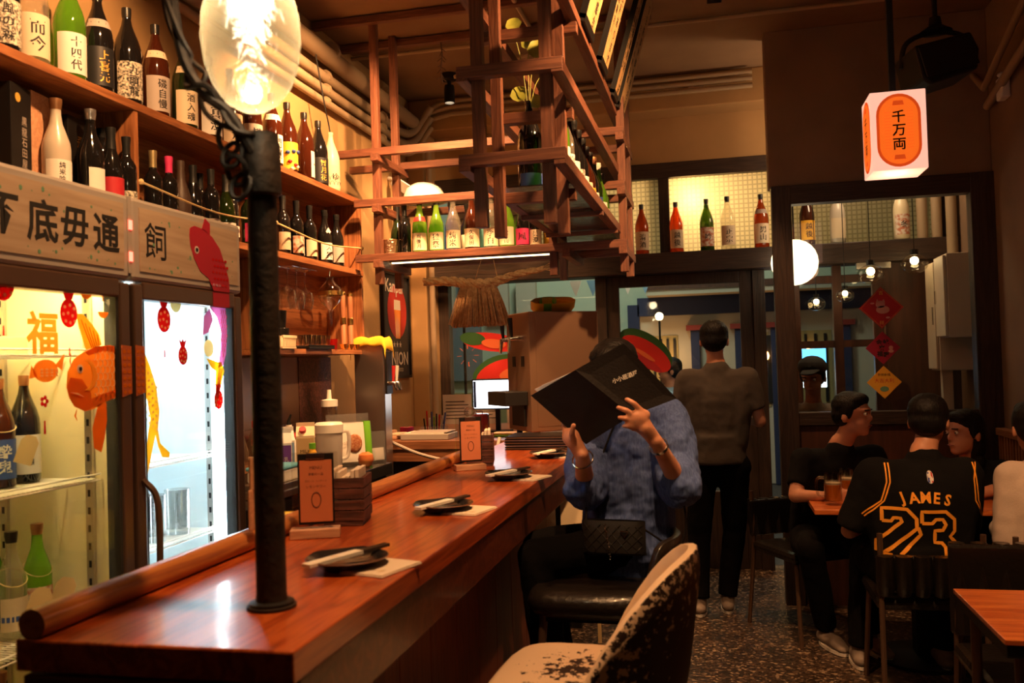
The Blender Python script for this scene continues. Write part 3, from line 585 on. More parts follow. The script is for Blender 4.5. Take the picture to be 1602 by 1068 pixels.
for i, (y, g, l, tx, lb, nk, cp) in enumerate(TOP):
    t = bottle((-2.06, y, ZT), 'sake', g, 62 if i < 12 else (95 if i == 12 else 55), lb, l, cp, nk, tx, 'gold' if l == 'lab_black' else 'ink', la=.5 if i == 12 else 1.2, sc=1.0 if i != 14 else .95)
    if i == 11:
        for k in range(7): MB().ball((.0515*math.sin(-.6+.2*k), -.0515*math.cos(-.6+.2*k), .07+.05*math.sin(k*2.2+1)), .012, 8, sz=.8).build('print', ['lab_blue', 'lab_red', 'lab_white'][k % 3], t)
    if i == 14:
        for k in range(9):
            a = -.9+.45*(k % 5); z = .05+.03*(k//5)+(.0 if k < 5 else .0)
            MB().tube([(.0525*math.sin(a+.22*math.cos(q)), -.0525*math.cos(a+.22*math.cos(q)), z+.022*math.sin(q)) for q in [PI*j/8 for j in range(9)]], .0008, 4, False).build('print', 'ink', t)
        MB().tube(crv([(0, 0, .36), (-.01, 0, .42), (-.05, -.02, .55), (-.10, -.03, .80)]), .004, 6).build('cable', 'black', t)
# middle row, first bay
ZM = 2.071
t = thing('gift_box', 'tall black presentation box with a gold seal on the shelf above the fridge', 'box', (-2.08, 2.29, ZM), R(12)); MB().box(-.055, .055, -.055, .055, 0, .33).build('carton', 'black', t, bevel=.002)
MB().lathe([(0, 0), (.014, 0), (.014, .001), (0, .001)], 16, T((.056, -.02, .29)) @ FACE_X).build('seal', 'gold', t); letter('黒龍石田屋', .03, 'lab_grey', t, T((.0556, .015, .16)) @ FACE_X, vertical=True)
t = thing('gift_box', 'tall plain reddish wooden presentation box on the shelf above the fridge', 'box', (-2.12, 2.43, ZM), R(8)); MB().box(-.055, .055, -.06, .06, 0, .345).build('carton', 'pale_wood', t, bevel=.002)
t = thing('gift_box', 'black presentation box with gold 飛露喜 writing on the shelf above the fridge', 'box', (-2.12, 2.60, ZM), R(5)); MB().box(-.06, .06, -.07, .07, 0, .31).build('carton', 'black', t, bevel=.002); letter('飛露喜', .045, 'gold', t, T((.0606, .0, .18)) @ FACE_X, .0, True)
bottle((-2.02, 2.44, ZM), 'small', 'g_frost', 62, 'frosted clear bottle with white label in front of the wooden box', 'lab_white', 'cap_copper', None, '純米吟醸', sc=1.12)
bottle((-2.0, 2.575, ZM), 'small', 'g_black', 70, 'glossy black bottle with silver cap above the fridge header', 'lab_white', 'cap_silver', None, None, la=.7, sc=1.12)
bottle((-2.07, 2.725, ZM), 'small', 'g_black', 80, 'black bottle with white label tucked behind the silver-capped one', 'lab_white', 'cap_black', sc=1.05)
bottle((-1.988, 2.662, ZM), 'burg', 'g_black', 62, 'black wine bottle with red dotted pattern beside the shelf divider', 'lab_red', 'cap_black', name='wine_bottle', lz=(.04, .12), sc=.95)
bottle((-1.982, 2.735, ZM), 'wine', 'g_black', 62, 'black wine bottle with white spray pattern and neck string', 'lab_speck', 'cap_black', name='wine_bottle', lz=(.03, .09), sc=.9)
# middle row, second bay behind the cord
B2 = [(2.97, 'wine', 'g_black', 'foil', 'lab_cream', 'black wine bottle with a long gold neck foil behind the cord'), (3.07, 'wine', 'g_black', 'lab_pink', 'lab_pink', 'black wine bottle with pink neck strip and pink label behind the cord'),
 (3.15, 'burg', 'g_matte', 'g_matte', None, 'matte brown wine bottle without label behind the cord'), (3.235, 'burg', 'g_black', 'cap_black', 'lab_speck', 'black wine bottle with a speckled label behind the cord'),
 (3.325, 'wine', 'g_black', 'cap_black', 'lab_grey', 'black wine bottle with grey ringed label behind the cord'), (3.38, 'wine', 'g_black', 'cap_black', 'lab_pink', 'black wine bottle with a small red label behind the cord'),
 (3.44, 'burg', 'g_mid', 'cap_black', 'lab_white', 'green wine bottle with white label behind the cord'), (3.52, 'wine', 'g_black', 'cap_black', 'lab_white', 'black wine bottle with white label next to the green one'),
 (3.59, 'wine', 'g_black', 'cap_black', 'lab_cream', 'black wine bottle half hidden by the iron pole'), (3.67, 'wine', 'g_dgreen', 'cap_red', 'lab_pink', 'dark wine bottle with red label at the right end of the middle bay')]
for y, k, g, cp, l, lb in B2: bottle((-2.10 if y in (3.38, 3.59) else (-2.015 if y in (3.44, 3.325) else -2.04), y, ZM), k, g, 68, lb, l, cp, name='wine_bottle', sc=.93, lz=(.03, .08) if y < 3.6 else None)
# middle row, third bay
B3 = [(3.98, 'lab_cream'), (4.05, 'lab_cream'), (4.125, 'lab_leaf'), (4.20, 'lab_white'), (4.275, 'lab_cream'), (4.345, 'lab_white'), (4.455, 'lab_white'), (4.54, 'lab_black'), (4.61, 'lab_grey'), (4.69, 'lab_grey')]
L3 = ['black wine bottle with a red-edged cream label at the left of the third bay', 'black wine bottle with a plain cream label in the third bay', 'black wine bottle with a leaf-spotted label in the third bay', 'black wine bottle with a white label and dark blot in the third bay', 'black wine bottle with striped cream label in the third bay', 'slim black wine bottle with pale label and silver cap in third bay', 'black sake bottle with white crest label and diamond tag in third bay', 'plain black bottle beside the crest-label bottle in the third bay', 'black bottle with a grey wave label in the third bay', 'black bottle with a grey wave label at the right end of third bay']
for i, (y, l) in enumerate(B3):
    t = bottle((-2.03-.035*(i % 2), y, ZM), 'wine' if i < 6 else 'small', 'g_black', 60, L3[i], l, 'cap_silver' if i == 5 else 'cap_black', None, '天狗' if i == 6 else None, name='wine_bottle' if i < 6 else 'sake_bottle', sc=.95 if i < 6 else 1.0)
    if i == 3: MB().ball((0, -.0375, .05), .014, 8, sy=.2, sz=1.4).build('print', 'ink', t)
    if i == 6: MB().prism([(-.016, 0), (0, -.022), (.016, 0), (0, .022)], .001, T((0, -.034, .175)) @ FACE_NY).build('diamond_tag', 'lab_white', t)
# ---------------- lower bay: glasses and cups ----------------
pane('crystal', (.93, .92, .90), .25, edge=2.2)
ZL = 1.616
rk = thing('glass_rail', 'wire rail under the shelf that holds hanging wine glasses', 'rail', (-2.03, 4.15, 2.0))
for s_ in (-.035, .0, .035): MB().tube([(s_, -.16, .02), (s_, .12, .02)], .002, 6).build('rod', 'chrome', rk)
MB().tube([(0, -.02, .02), (.0, -.02, .04)], .003, 6).build('hook', 'chrome', rk)
wg = [(.032, .018), (.031, .015), (.004, .006), (.0035, -.07), (.012, -.082), (.036, -.10), (.044, -.13), (.040, -.165), (.034, -.185)]
for i, y in enumerate((3.99, 4.085, 4.18)):
    t = thing('wine_glass', 'clear wine glass hanging upside down from the rail', 'glass', (-2.02, y, 2.0), 0, 'wine glasses hung under the shelf')
    MB().lathe(wg[5:], 20).build('bowl', 'crystal', t, True, ang=180); MB().lathe(wg[1:6], 12).build('stem', 'crystal', t, True, ang=180); MB().lathe([(0, .0165), (.032, .0155), (.032, .018), (0, .02)], 20).build('foot', 'crystal', t)
t = thing('glass_decanter', 'round clear glass decanter hanging with a gold collar in the lower bay', 'decanter', (-2.0, 4.44, ZL+.12))
MB().lathe([(.006, .0), (.008, .08), (.02, .10), (.05, .13), (.066, .165), (.06, .205), (.03, .235), (.018, .25), (.022, .27)], 24).build('bulb', 'crystal', t, True, ang=180)
MB().lathe([(.0625, .185), (.0655, .18), (.0655, .168), (.0665, .168), (.0665, .19)], 24).build('collar', 'brass', t, True); MB().tube([(0, 0, .27), (0, 0, .3)], .003).build('hook', 'chrome', t)
mat('mill_wood', (.38, .15, .07), .45)
for y, lb in ((4.60, 'tall slim reddish wooden pepper mill with brass ring, next to the decanter'), (4.70, 'tall slim reddish wooden pepper mill with brass ring, next to the shelf end')):
    t = thing('pepper_mill', lb, 'pepper mill', (-2.0, y, ZL))
    MB().lathe([(0, 0), (.015, 0), (.015, .14), (.012, .145)], 14).build('lower_body', 'mill_wood', t, True); MB().lathe([(.0165, .14), (.0165, .175), (.013, .178)], 14).build('ring', 'brass', t, True)
    MB().lathe([(.013, .176), (.015, .20), (.015, .30), (0, .30)], 14).build('upper_body', 'mill_wood', t, True); MB().lathe([(.016, .30), (.016, .315), (0, .33)], 14).build('knob', 'brass', t, True)
for k, (h, r_, z) in enumerate(((.10, .045, 0), (.085, .035, .101))):
    t = thing('black_cup', ['black cup at the bottom of the stack in the lower bay', 'black cup on top of the stack in the lower bay'][k], 'cup', (-2.06, 3.98, ZL+z)); MB().lathe([(0, 0), (r_*.8, 0), (r_, h), (r_*.92, h), (r_*.75, .006), (0, .006)], 20).build('cup_body', 'black', t, True); MB().tube([(r_*math.cos(q)*.97, r_*math.sin(q)*.97, h) for q in [2*PI*j/16 for j in range(17)]], .0015, 5, False).build('lip', 'ceramic', t)
t = thing('glass_tray', 'flat black tray under the shot glasses in the lower bay', 'tray', (-2.0, 4.22, ZL)); MB().box(-.05, .05, -.15, .15, 0, .014).build('base', 'black', t, bevel=.003)
for s_ in (-1, 1): MB().box(s_*.048-.003, s_*.048+.003, -.15, .15, .014, .02).build('edge', 'black', t)
me_sg = MB().lathe([(0, 0), (.018, 0), (.024, .055), (.0225, .055), (.017, .012), (0, .012)], 12).mesh('tumbler', True, 60)
for i in range(10):
    t = thing('shot_glass', 'small clear shot glass standing on the black tray', 'glass', (-2.025+.05*(i % 2), 4.10+.055*(i//2), ZL+.0145), .3*i, 'shot glasses on the tray'); link('tumbler', me_sg, 'crystal', t)
    MB().tube([(.0232*math.cos(q), .0232*math.sin(q), .055) for q in [2*PI*j/12 for j in range(13)]], .001, 4, False).build('rim', 'crystal', t)
pane('red_glass', (.8, .05, .04), .12, .3, (.6, .03, .03))
t = thing('red_glass', 'short red glass cup in the lower bay', 'glass', (-1.99, 4.43, ZL)); MB().lathe([(0, 0), (.022, 0), (.03, .055), (.028, .055), (.02, .01), (0, .01)], 16).build('cup', 'red_glass', t, True); MB().lathe([(.0, .0), (.024, 0), (.024, .004), (0, .004)], 16).build('foot', 'red_glass', t)
for i, y in enumerate((4.55, 4.63, 4.71)):
    t = thing('gold_cup', 'small gilded cup beside the pepper mills', 'cup', (-1.985, y+.02, ZL), 0, 'gilded cups'); MB().lathe([(0, 0), (.014, 0), (.025, .03), (.023, .03), (.012, .004), (0, .004)], 16).build('cup', 'brass', t, True); MB().lathe([(0, 0), (.016, 0), (.016, .003), (0, .003)], 16).build('foot', 'brass', t)
t = thing('ornament_basket', 'small cream lattice box at the left of the lower bay', 'box', (-1.99, 3.88, ZL)); MB().box(-.03, .03, -.07, .07, 0, .008).build('base', 'cream', t)
for k in range(10): MB().bar((.03, -.065+.0135*k, .008), (.03, -.057+.0135*k, .05), .004).build('lattice_bar', 'cream', t)
MB().box(.026, .034, -.07, .07, .05, .062).build('rim', 'cream', t); MB().box(-.034, -.026, -.07, .07, .008, .062).build('rim', 'cream', t)
# ---------------- fridges ----------------
pane('fridge_glass', (.97, .98, .98), .05); mat('gasket', (.015, .014, .013), .6)
glow('led_yellow', (1, .80, .38), 60); glow('led_white', (.80, .94, 1), 18); glow('red_led', (1, .05, .03), 8)
mat('rack_white', (.72, .70, .62), .4); mat('in_lit_yellow', (.80, .70, .45), .5); mat('in_lit_blue', (.75, .85, .88), .5)  # white fridge interiors, tint of each fridge's light put into the colour
mat('green_spot', (.12, .26, .16), .6); mat('fridge_grey', (.40, .36, .32), .45, .2)
for nm_, c_ in dict(d_orange=(.85, .27, .03), d_orange2=(.95, .45, .08), d_pale=(.95, .78, .45), d_red=(.70, .03, .035), d_dkred=(.35, .012, .03), d_yellow=(.95, .62, .08), d_pink=(.72, .30, .5), d_white=(.9, .88, .85), d_teal=(.02, .26, .28)).items(): pane(nm_, c_, .03, .75, c_)
mat('carp_red', (.35, .012, .03), .6)
FR = []
for fi, (y0, y1) in enumerate(((1.715, 2.352), (2.362, 2.995))):
    lb = ['glass-door drinks fridge with yellow light and 不底毋通 on its header', 'glass-door drinks fridge with white light and a red carp on its header'][fi]
    t = thing('drinks_fridge', lb, 'fridge', (-1.7, (y0+y1)/2, 0)); h = (y1-y0)/2; FR.append(t); cy = (y0+y1)/2
    inn = 'in_lit_yellow' if fi == 0 else 'in_lit_blue'
    b_ = MB()
    b_.box(-.485, -.465, -h, h, .05, 2.0).box(-.465, -.05, -h, -h+.03, .05, 2.0).box(-.465, -.05, h-.03, h, .05, 2.0).box(-.465, -.05, -h+.03, h-.03, .05, .25).box(-.465, -.05, -h+.03, h-.03, 1.86, 2.0)
    b_.build('cabinet', inn, t)
    MB().box(-.47, -.02, -h+.02, h-.02, 0, .05).build('plinth', 'black', t)
    hd = MB().box(-.05, 0, -h, h, 1.80, 2.053).build('header', 'fridge_grey', t, bevel=.012)
    MB().box(0, .003, -h+.035, h-.03, 1.83, 2.025).build('header_panel', 'header', hd)
    for k in range(26):
        yy, zz = random.uniform(-h+.06, h-.06), random.choice([random.uniform(1.84, 1.87), random.uniform(1.98, 2.015), random.uniform(1.84, 2.01)])
        MB().ball((.0032, yy, zz), random.uniform(.002, .007), 6, sx=.1, sz=random.uniform(.7, 1.3)).build('speckle', 'green_spot', hd)
    if fi == 0:
        for ch, yy in (('不', 1.86), ('底', 1.995), ('毋', 2.115), ('通', 2.245)): letter(ch, .115, 'ink', hd, T((.0035, yy-cy, 1.925)) @ FACE_X, .022, name='brush_letter')
        MB().box(-.03, .002, h-.01, h+.008, 1.82, 2.05).build('switch_strip', 'fridge_grey', hd)
        for z in (1.87, 1.965): MB().box(.002, .005, h-.006, h+.008, z-.014, z+.014).build('red_light', 'red_led', hd)
    else: letter('飼', .12, 'ink', hd, T((.0035, 2.475-cy, 1.93)) @ FACE_X, .006, name='brush_letter')
    dr = MB().box(-.05, .0, -h+.004, -h+.05, .10, 1.79).box(-.05, 0, h-.05, h-.004, .10, 1.79).box(-.05, 0, -h+.05, h-.05, 1.745, 1.80).box(-.05, 0, -h+.05, h-.05, .10, .16).build('door_frame', 'bronze', t, bevel=.006)
    MB().box(-.046, -.006, -h+.05, -h+.062, .16, 1.745).box(-.046, -.006, h-.062, h-.05, .16, 1.745).build('gasket', 'gasket', dr)
    MB().box(-.022, -.016, -h+.05, h-.05, .16, 1.745).build('door_glass', 'fridge_glass', dr)
    MB().tube(crv([(.0, -h+.03 if fi else h-.03, 1.20), (.035, -h+.045 if fi else h-.045, 1.14), (.042, -h+.045 if fi else h-.045, .98), (.035, -h+.04 if fi else h-.04, .86), (0, -h+.03 if fi else h-.03, .80)]), .010, 8).build('handle', 'bronze', dr, True) if fi else None
    # inside: light tubes, slotted uprights, wire shelves
    led = 'led_yellow' if fi == 0 else 'led_white'
    MB().box(-.10, -.07, -h+.06, h-.06, 1.835, 1.858).build('light_tube', led, t)
    if fi: 
        for s_ in (-1, 1): MB().box(-.085, -.065, s_*(h-.045)-.008, s_*(h-.045)+.008, .3, 1.8).build('light_tube', led, t)
    for yy in (h-.04, -h+.04):
        for x in (-.42, -.12):
            u = MB().box(x-.012, x+.012, yy-.006, yy+.006, .27, 1.8).build('slotted_upright', 'steel', t)
            sl_ = MB()
            for k in range(28): sl_.box(x-.004, x+.004, yy-.0075 if yy > 0 else yy-.005, yy+.005 if yy > 0 else yy+.0075, .33+k*.052, .35+k*.052)
            sl_.build('slots', 'black', u)
    for z in ((.795, 1.215, 1.58) if fi == 0 else (.60, .95, 1.22)):
        ws = MB()
        for k in range(34): ws.tube([(-.44, -h+.05+k*(2*h-.1)/33, z), (-.09, -h+.05+k*(2*h-.1)/33, z)], .002, 5)
        for x in (-.44, -.32, -.2): ws.tube([(x, -h+.04, z-.004), (x, h-.04, z-.004)], .003, 5)
        ws.tube([(-.085, -h+.04, z+.014), (-.085, h-.04, z+.014)], .003, 5).tube([(-.085, -h+.04, z-.004), (-.085, h-.04, z-.004)], .003, 5)
        ws.build('wire_shelf', 'rack_white', t)
# ---- decals on the doors (thin film pieces on the outside of the glass) ----
def film(nm, mt, polys, par, cyw, lay=0):
    o = MB()
    for p in polys: o.prism([(y-cyw, z) for y, z in p], .0008, T((-.014+.0012*lay, 0, 0)) @ FACE_X)
    return o.build(nm, mt, par)
def ell(cy, cz, ry, rz, n=18, a0=0, a1=2*PI, rot=0):
    return [(cy+ry*math.cos(a)*math.cos(rot)-rz*math.sin(a)*math.sin(rot), cz+ry*math.cos(a)*math.sin(rot)+rz*math.sin(a)*math.cos(rot)) for a in [a0+(a1-a0)*j/n for j in range(n if a1-a0 > 6.2 else n+1)]]
def bag(par, cyw, y, z, s, tail=True):
    f = film('red_bag_decal', 'd_red', [ell(y, z, .030*s, .036*s), [(y-.012*s, z+.034*s), (y+.012*s, z+.034*s), (y+.024*s, z+.062*s), (y+.008*s, z+.052*s), (y, z+.064*s), (y-.008*s, z+.052*s), (y-.024*s, z+.062*s)]], par, cyw)
    film('dots', 'd_pale', [ell(y+dx*s, z+dz*s, .0042*s, .0042*s, 8) for dx, dz in ((-.015, .015), (.003, .02), (.018, .012), (-.02, -.003), (-.004, .0), (.012, -.006), (-.012, -.02), (.004, -.024), (.02, -.02))], f, cyw, 1)
    if tail: film('tassel', 'd_red', [[(y-.002, z-.085*s), (y+.002, z-.085*s), (y+.003, z-.105*s), (y-.003, z-.105*s)], [(y-.0012, z+.075*s), (y+.0012, z+.075*s), (y+.0012, z+.095*s), (y-.0012, z+.095*s)]], f, cyw)
D0, D1 = FR; c0 = 2.0335; c1 = 2.6785
bag(D0, c0, 1.875, 1.755, 1.25); bag(D0, c0, 2.105, 1.69, 1.1)
bag(D1, c1, 2.535, 1.69, 1.15); bag(D1, c1, 2.635, 1.575, .85, False); bag(D1, c1, 2.845, 1.42, .95)
# golden fortune character with a small bird-fish below
f = letter('福', .115, 'd_orange', D0, T((-.013, 2.005-c0, 1.635)) @ FACE_X, .03, name='fortune_decal')
f2 = film('bird_decal', 'd_orange2', [ell(2.015, 1.535, .045, .03), [(1.965, 1.55), (1.985, 1.52), (1.955, 1.515)], [(2.05, 1.55), (2.085, 1.58), (2.075, 1.535)]], D0, c0)
film('scales', 'd_pale', [ell(2.0+.018*i, 1.53+.008*j, .0055, .003, 8) for i in range(4) for j in (-1, 0, 1)], f2, c0, 1)
film('tassel_decal', 'd_red', [ell(2.008+.010*math.cos(a), 1.455+.010*math.sin(a), .006, .006, 8) for a in [2*PI*j/5 for j in range(5)]] + [[(2.006, 1.405), (2.010, 1.405), (2.012, 1.37), (2.004, 1.37)]], D0, c0)
film('ingot_decal', 'd_orange2', [ell(2.175, 1.75, .022, .018, 12, PI, 2*PI), ell(2.245, 1.70, .022, .018, 12, PI, 2*PI)], D0, c0)
film('ingot_cord', 'd_red', [[(2.243, 1.73), (2.247, 1.73), (2.247, 1.80), (2.243, 1.80)], [(2.173, 1.78), (2.177, 1.78), (2.177, 1.79), (2.173, 1.79)]], D0, c0)
# orange carp: head and body on the left door, tail on the right door
fish = film('orange_carp', 'd_orange2', [[(2.09, 1.49), (2.095, 1.53), (2.12, 1.565), (2.16, 1.585), (2.21, 1.60), (2.27, 1.605), (2.302, 1.60), (2.302, 1.455), (2.26, 1.445), (2.20, 1.425), (2.16, 1.42), (2.12, 1.435), (2.10, 1.46)]], D0, c0)
film('gill', 'd_orange', [[(2.09, 1.49), (2.105, 1.515), (2.15, 1.51), (2.185, 1.47), (2.19, 1.43), (2.16, 1.42), (2.12, 1.435), (2.10, 1.46)]], fish, c0, 1)
def crescent(y, z, r): return [(y+r*math.cos(a), z+r*math.sin(a)) for a in [-1.35+2.7*q/8 for q in range(9)]]+[(y-r*.35+r*.95*math.cos(a), z+r*.95*math.sin(a)) for a in [1.35-2.7*q/8 for q in range(9)]]
film('scales', 'd_pale', [crescent(2.20+.020*i+.010*(j % 2), 1.458+.019*j, .011) for i in range(5) for j in range(8) if 2.20+.020*i+.010*(j % 2) < 2.287], fish, c0, 1)
film('belly_shade', 'd_orange', [[(2.19, 1.43), (2.26, 1.446), (2.302, 1.456), (2.302, 1.478), (2.25, 1.468), (2.19, 1.455)]], fish, c0, 1); film('back_shade', 'd_orange', [[(2.165, 1.585), (2.21, 1.60), (2.27, 1.605), (2.302, 1.60), (2.302, 1.585), (2.24, 1.588), (2.18, 1.575)]], fish, c0, 1)
film('gill_cover', 'd_yellow', [crescent(2.165, 1.52, .045)], fish, c0, 2)
film('whisker', 'd_orange', [[(2.11, 1.54), (2.104, 1.56), (2.112, 1.585), (2.108, 1.56)], [(2.13, 1.43), (2.118, 1.41), (2.13, 1.395), (2.125, 1.41)]], fish, c0)
film('mouth_line', 'd_pale', [[(2.10, 1.475), (2.13, 1.472), (2.155, 1.46), (2.13, 1.467)]], fish, c0, 3)
film('eye', 'd_white', [ell(2.142, 1.538, .012, .012, 12)], fish, c0, 2); film('pupil', 'ink', [ell(2.143, 1.538, .006, .006, 10)], fish, c0, 3)
film('back_fin', 'd_yellow', [[(2.17, 1.59), (2.14, 1.66), (2.135, 1.69), (2.16, 1.69), (2.195, 1.665), (2.225, 1.635), (2.235, 1.605)]], fish, c0)
film('belly_fin', 'd_orange', [[(2.215, 1.435), (2.19, 1.37), (2.195, 1.315), (2.225, 1.30), (2.24, 1.34), (2.252, 1.39), (2.25, 1.44)]], fish, c0)
film('fin_rays', 'd_orange', [[(2.15+.016*i, 1.675-.010*i), (2.153+.016*i, 1.675-.010*i), (2.195+.008*i, 1.597), (2.191+.008*i, 1.597)] for i in range(5)], fish, c0, 1)
tail = film('orange_carp_tail', 'd_yellow', [[(2.415, 1.60), (2.43, 1.585), (2.455, 1.545), (2.485, 1.48), (2.50, 1.40), (2.49, 1.345), (2.50, 1.30), (2.55, 1.265), (2.545, 1.25), (2.51, 1.255), (2.49, 1.29), (2.478, 1.33), (2.455, 1.27), (2.43, 1.20), (2.425, 1.25), (2.44, 1.33), (2.455, 1.38), (2.44, 1.44), (2.418, 1.475)]], D1, c1)
film('scales', 'd_pale', [ell(2.43+.018*i, 1.555-.022*j-.012*i, .006, .005, 8) for i in range(4) for j in range(9) if .012*i < .022*j+.01], tail, c1, 1)
# red carp hanging over header and right door
rc = MB().prism([(y-c1, z) for y, z in [(2.66, 1.975), (2.665, 2.0), (2.69, 2.01), (2.75, 2.005), (2.80, 1.985), (2.845, 1.95), (2.875, 1.90), (2.90, 1.85), (2.905, 1.80), (2.80, 1.80), (2.77, 1.84), (2.72, 1.86), (2.685, 1.90), (2.665, 1.94)]], .001, T((.0035, 0, 0)) @ FACE_X).build('red_carp', 'carp_red', D1)
MB().prism([(y-c1, z) for y, z in [(2.735, 2.005), (2.755, 2.045), (2.785, 2.03), (2.785, 1.99)]], .001, T((.0035, 0, 0)) @ FACE_X).build('fin', 'carp_red', rc)
MB().lathe([(0, 0), (.013, 0), (.013, .001), (0, .001)], 12, T((.0047, 2.70-c1, 1.93)) @ FACE_X).build('eye', 'd_white', rc); MB().lathe([(0, 0), (.007, 0), (.007, .001), (0, .001)], 12, T((.0058, 2.70-c1, 1.93)) @ FACE_X).build('pupil', 'ink', rc)
rb = film('red_carp_body', 'd_pink', [[(2.80, 1.745), (2.905, 1.745), (2.91, 1.66), (2.90, 1.58), (2.88, 1.54), (2.845, 1.53), (2.865, 1.60), (2.87, 1.66), (2.845, 1.71), (2.81, 1.735)]], D1, c1)
film('scales', 'd_red', [crescent(2.868+.014*i+.006*(j % 2), 1.73-.017*j, .008) for i in range(3) for j in range(10) if 2.868+.014*i < 2.905-.006*max(0, j-5)], rb, c1, 1)
film('fin_rays', 'd_red', [[(2.85+.006*i, 1.53), (2.852+.006*i, 1.53), (2.822+.007*i, 1.42+.012*i), (2.82+.007*i, 1.42+.012*i)] for i in range(5)], rb, c1, 1)
film('tail_fin', 'd_yellow', [[(2.87, 1.55), (2.83, 1.555), (2.775, 1.565), (2.80, 1.535), (2.83, 1.52), (2.825, 1.44), (2.815, 1.375), (2.85, 1.44), (2.885, 1.52)]], rb, c1)
film('side_fin', 'd_pink', [[(2.80, 1.74), (2.765, 1.71), (2.755, 1.645), (2.79, 1.655), (2.82, 1.70)]], rb, c1)
for cy_, cz_ in ((2.79, 1.60), (2.60, 1.745)): film('swirl_decal', 'd_pale', [ell(cy_, cz_, .03, .03, 18)], D1, c1)
mat('carp_brown', (.40, .09, .02), .6)
for par, cyw, a0, a1 in ((D0, c0, 2.302, 2.348), (D1, c1, 2.366, 2.413)):
    q_ = MB().prism([(a0-cyw, 1.452), (a1-cyw, 1.462), (a1-cyw, 1.602), (a0-cyw, 1.606)], .0012, T((.0008, 0, 0)) @ FACE_X).build('carp_band', 'carp_brown', par)
    sc_ = MB()
    for i in range(2):
        for j in range(7): sc_.prism(ell((a0+a1)/2-cyw+.021*(i-.5), 1.466+.020*j, .0075, .006, 8), .0005, T((.0022, 0, 0)) @ FACE_X)
    sc_.build('scales', 'd_orange', q_)
MB().prism([(2.80-c1, 1.745), (2.906-c1, 1.745), (2.905-c1, 1.80), (2.80-c1, 1.80)], .0012, T((.0008, 0, 0)) @ FACE_X).build('carp_band', 'carp_red', D1)
sc_ = MB()
for i in range(5):
    for j in range(5): sc_.prism(ell(2.80-c1+.02*i+.012*j*0+.01*(j % 2), 1.82+.022*j, .008, .005, 8), .0005, T((.0047, 0, 0)) @ FACE_X)
sc_.build('scales', 'd_red', rc)
# ---- contents of the left fridge ----
bottle((-1.93, 1.80+.29, 1.22), 'sake', 'g_brown', 62, 'brown sake bottle with a navy 醉鬼 label and paper tag in the yellow fridge', 'lab_blue', 'cap_copper', None, '酔鬼', 'lab_white', sc=.8, cord=True)
bottle((-1.95, 2.205, 1.22), 'sake', 'g_black', 62, 'dark sake bottle with a white label on the upper rack of the yellow fridge', 'lab_white', 'cap_copper', None, '大吟醸', sc=.82, tsize=.025)
bottle((-2.06, 2.145, 1.22), 'sake', 'g_green', 62, 'green sake bottle behind the dark ones in the yellow fridge', None, 'cap_copper', sc=.82)
bottle((-1.95, 2.245, .80), 'small', 'g_lime', 62, 'bright green sake bottle with white leaf label and tag in yellow fridge', 'lab_leaf', 'cap_copper', None, None, cord=True)
bottle((-1.93, 2.125, .80), 'small', 'g_clear', 62, 'clear sake bottle with blue band and paper tag in the yellow fridge', 'lab_cream', 'cap_black', None, None, cord=True, band='lab_blue')
bottle((-2.06, 2.19, .80), 'small', 'g_green', 62, 'green sake bottle behind the tagged pair in the yellow fridge', None, 'cap_copper')
bottle((-1.95, 2.24, .42), 'small', 'g_black', 62, 'dark bottle on the lowest rack of the yellow fridge', 'lab_cream', 'cap_copper')
bottle((-1.95, 2.10, .42), 'small', 'g_green', 62, 'green bottle on the lowest rack of the yellow fridge', 'lab_cream', 'cap_copper')
t = thing('carton', 'stack of yellow and white packs at the top of the yellow fridge', 'cartons', (-1.98, 2.02, 1.585)); MB().box(-.08, .06, -.14, .02, 0, .06).build('pack', 'lab_yellow', t, bevel=.003); MB().box(-.08, .06, -.14, .0, .061, .13).build('pack', 'white', t, bevel=.003); MB().box(-.08, .06, .03, .17, 0, .05).build('pack', 'd_pale', t, bevel=.003)
# ---- right fridge ----
me_mug = MB().lathe([(0, 0), (.04, 0), (.043, .02), (.043, .155), (.04, .155), (.038, .02), (0, .018)], 20).mesh('mug_body', True, 60)
def beer_mug(pos, rz, lb, grp=None, beer=False):
    t = thing('beer_mug', lb, 'mug', pos, rz, grp); link('mug_body', me_mug, 'crystal', t)
    MB().tube(crv([(.042, 0, .13), (.075, 0, .125), (.083, 0, .08), (.07, 0, .04), (.042, 0, .035)]), .007, 8).build('handle', 'crystal', t, True)
    if beer: MB().lathe([(0, .02), (.0375, .022), (.0392, .10), (0, .10)], 20).build('beer', 'beer', t, True); MB().lathe([(0, .10), (.0392, .10), (.0392, .108), (0, .11)], 20).build('foam', 'cream', t)
    return t
for i in range(5): beer_mug((-1.87-.1*(i % 2), 2.54+.07*i, .955), 2.2, 'clear glass beer mug chilling on the fridge rack', 'mugs chilling in the right fridge')
for y, cp, lb in ((2.57, 'd_red', 'squeeze bottle of pale sauce with a red tube in the right fridge'), (2.66, 'white', 'squeeze bottle with white nozzle in the right fridge')):
    t = thing('squeeze_bottle', lb, 'bottle', (-1.84, y, .605)); MB().lathe([(0, 0), (.032, 0), (.034, .01), (.034, .15), (.028, .17), (.0, .172)], 18).build('body', 'd_pale' if cp == 'd_red' else 'white', t, True); MB().lathe([(.029, .165), (.03, .19), (.012, .20), (.006, .255), (0, .256)], 14).build('nozzle', 'd_pale' if cp == 'd_red' else 'white', t, True); MB().ball((0, 0, .262), .009, 8).build('tip', cp, t)
    if cp == 'd_red': MB().tube(crv([(0, 0, .26), (.0, .03, .262), (0, .06, .24), (0, .065, .20)]), .003, 6).build('tube', 'd_red', t)
